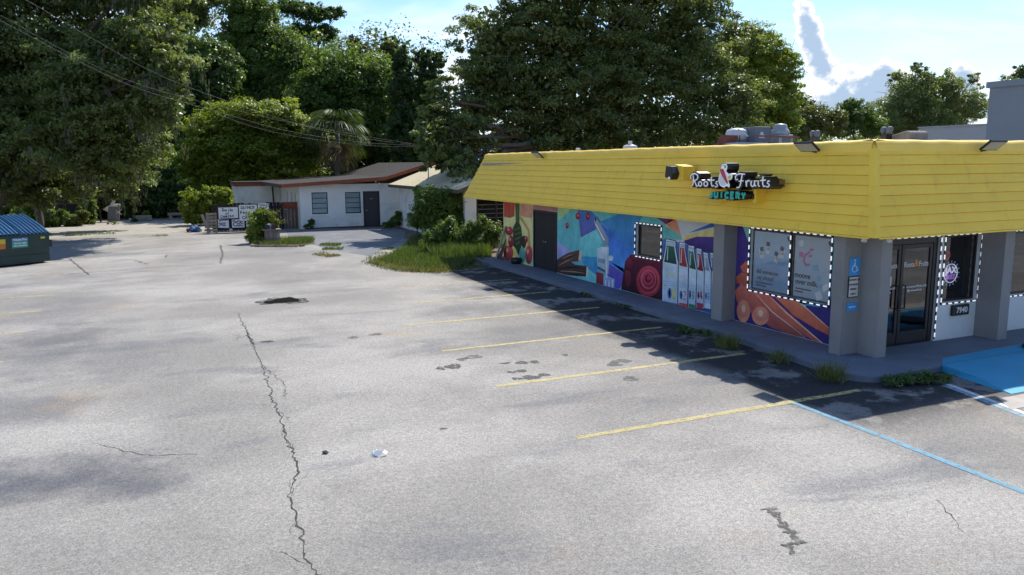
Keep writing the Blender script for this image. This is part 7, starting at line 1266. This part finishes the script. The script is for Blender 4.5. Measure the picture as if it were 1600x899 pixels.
grass('straggling_grass',scatter([(6.7,28.6),(7.0,26.0),(8.2,24.5),(9.6,24.7),(10.9,26.2),(9.,26.2),(8.,28),(8.6,31.5),(8.,31.5)],1500,7),0,.14,'grass',seed=7,w=.018)
grass('dry_grass',scatter([(7.0,28.5),(7.3,25.8),(8.4,24.8),(9.4,25.1),(8.8,28),(8.2,30)],6500,2),0,.18,'drygrass',seed=2,w=.018)
grass('tall_grass',scatter([(9.6,28.5),(10.9,27.2),(12.2,29),(12.5,33),(11,33),(9.8,31)],7000,3),0,.55,'grass',seed=3,w=.022)
struct(sheet('verge',GP,.006,M_dirt))
grass('bed_grass',scatter([(3.9,37.1),(4.2,36.65),(5.6,35.85),(6.5,36.9),(6.8,38.5),(5.6,39.1),(4.2,39)],4200,4),0,.30,'grass',seed=4,w=.02)
grass('dry_bed_grass',scatter([(3.9,37.0),(4.2,36.6),(5.6,35.8),(6.1,36.3),(4.6,37.1)],1600,5),0,.16,'drygrass',seed=5,w=.018)
for i,(poly,n,h_) in enumerate([([(6.5,35.6),(7.2,34.9),(7.6,35.8),(6.8,36.2)],500,.14),([(5.6,32.2),(6.0,31.0),(6.6,31.2),(6.2,32.8)],420,.13),([(6.3,33.8),(7.1,33.4),(7.3,34.1),(6.6,34.4)],350,.12),([(8.6,33),(9.0,32.2),(9.3,33.2)],200,.1),([(-4.5,47),(-2,46.8),(-2.2,48),(-4.2,48.4)],500,.12),([(-1,44.6),(.5,44.4),(.4,45.2)],150,.08)]): grass('weed_patch',scatter(poly,n,10+i),0,h_,'grass' if i!=1 else 'drygrass',seed=10+i,w=.02)
TUF=[((9.98,11.95),.42,420,'thick grass tuft at the kerb near the middle pier'),((10.12,10.72),.30,200,'small grass tuft at the kerb between two larger ones'),((10.02,9.42),.40,360,'dry grass tuft at the rounded kerb corner')]
for i,((x,y),h_,n,lab) in enumerate(TUF):
    g=np.random.default_rng(90+i); pts=np.column_stack([g.normal(x,.09,n),g.normal(y,.10,n),np.zeros(n)]); t=thing('grass_tuft',lab,'grass tuft',(x,y,0),'grass tufts along the kerb'); grass('blades',pts[:n//2],0,h_,'grass',t,(x,y,0),90+i,lean=.45,w=.010); grass('dry_blades',pts[n//2:],0,h_*.95,'drygrass',t,(x,y,0),95+i,lean=.5,w=.009)
def creeper(label,pts,n,seed):
    x=sum(p[0] for p in pts)/len(pts); y=sum(p[1] for p in pts)/len(pts); t=thing('creeping_weed',label,'weed',(x,y,0),'creeping weeds along the kerb'); crown('foliage',[(p[0],p[1],.05,p[2],p[3],p[4]) for p in pts],n,.05,LM['dark'],t,(x,y,0),seed,clump=.5,per=40,tone=(.2,1.),up=1.)
    MB().tube([(pts[0][0],pts[0][1],.02),(x,y,.05),(pts[-1][0],pts[-1][1],.02)],.008,5).build('stem',M_bark,t)
creeper('creeping weed mat at the rounded kerb corner by the blue ramp',[(10.72,8.74,.25,.14,.08),(11.05,8.72,.28,.17,.12),(11.35,8.62,.25,.14,.16),(11.65,8.55,.22,.12,.10),(11.0,8.85,.3,.12,.07)],2600,101)
creeper('dark creeping weed at the kerb beyond the thick grass tuft',[(10.15,13.5,.18,.35,.08),(10.3,13.0,.15,.3,.09)],1100,102)
creeper('thin creeping weed at the kerb opposite the painted beet',[(10.5,16.6,.10,.4,.06),(10.5,18.4,.1,.4,.06)],700,103)
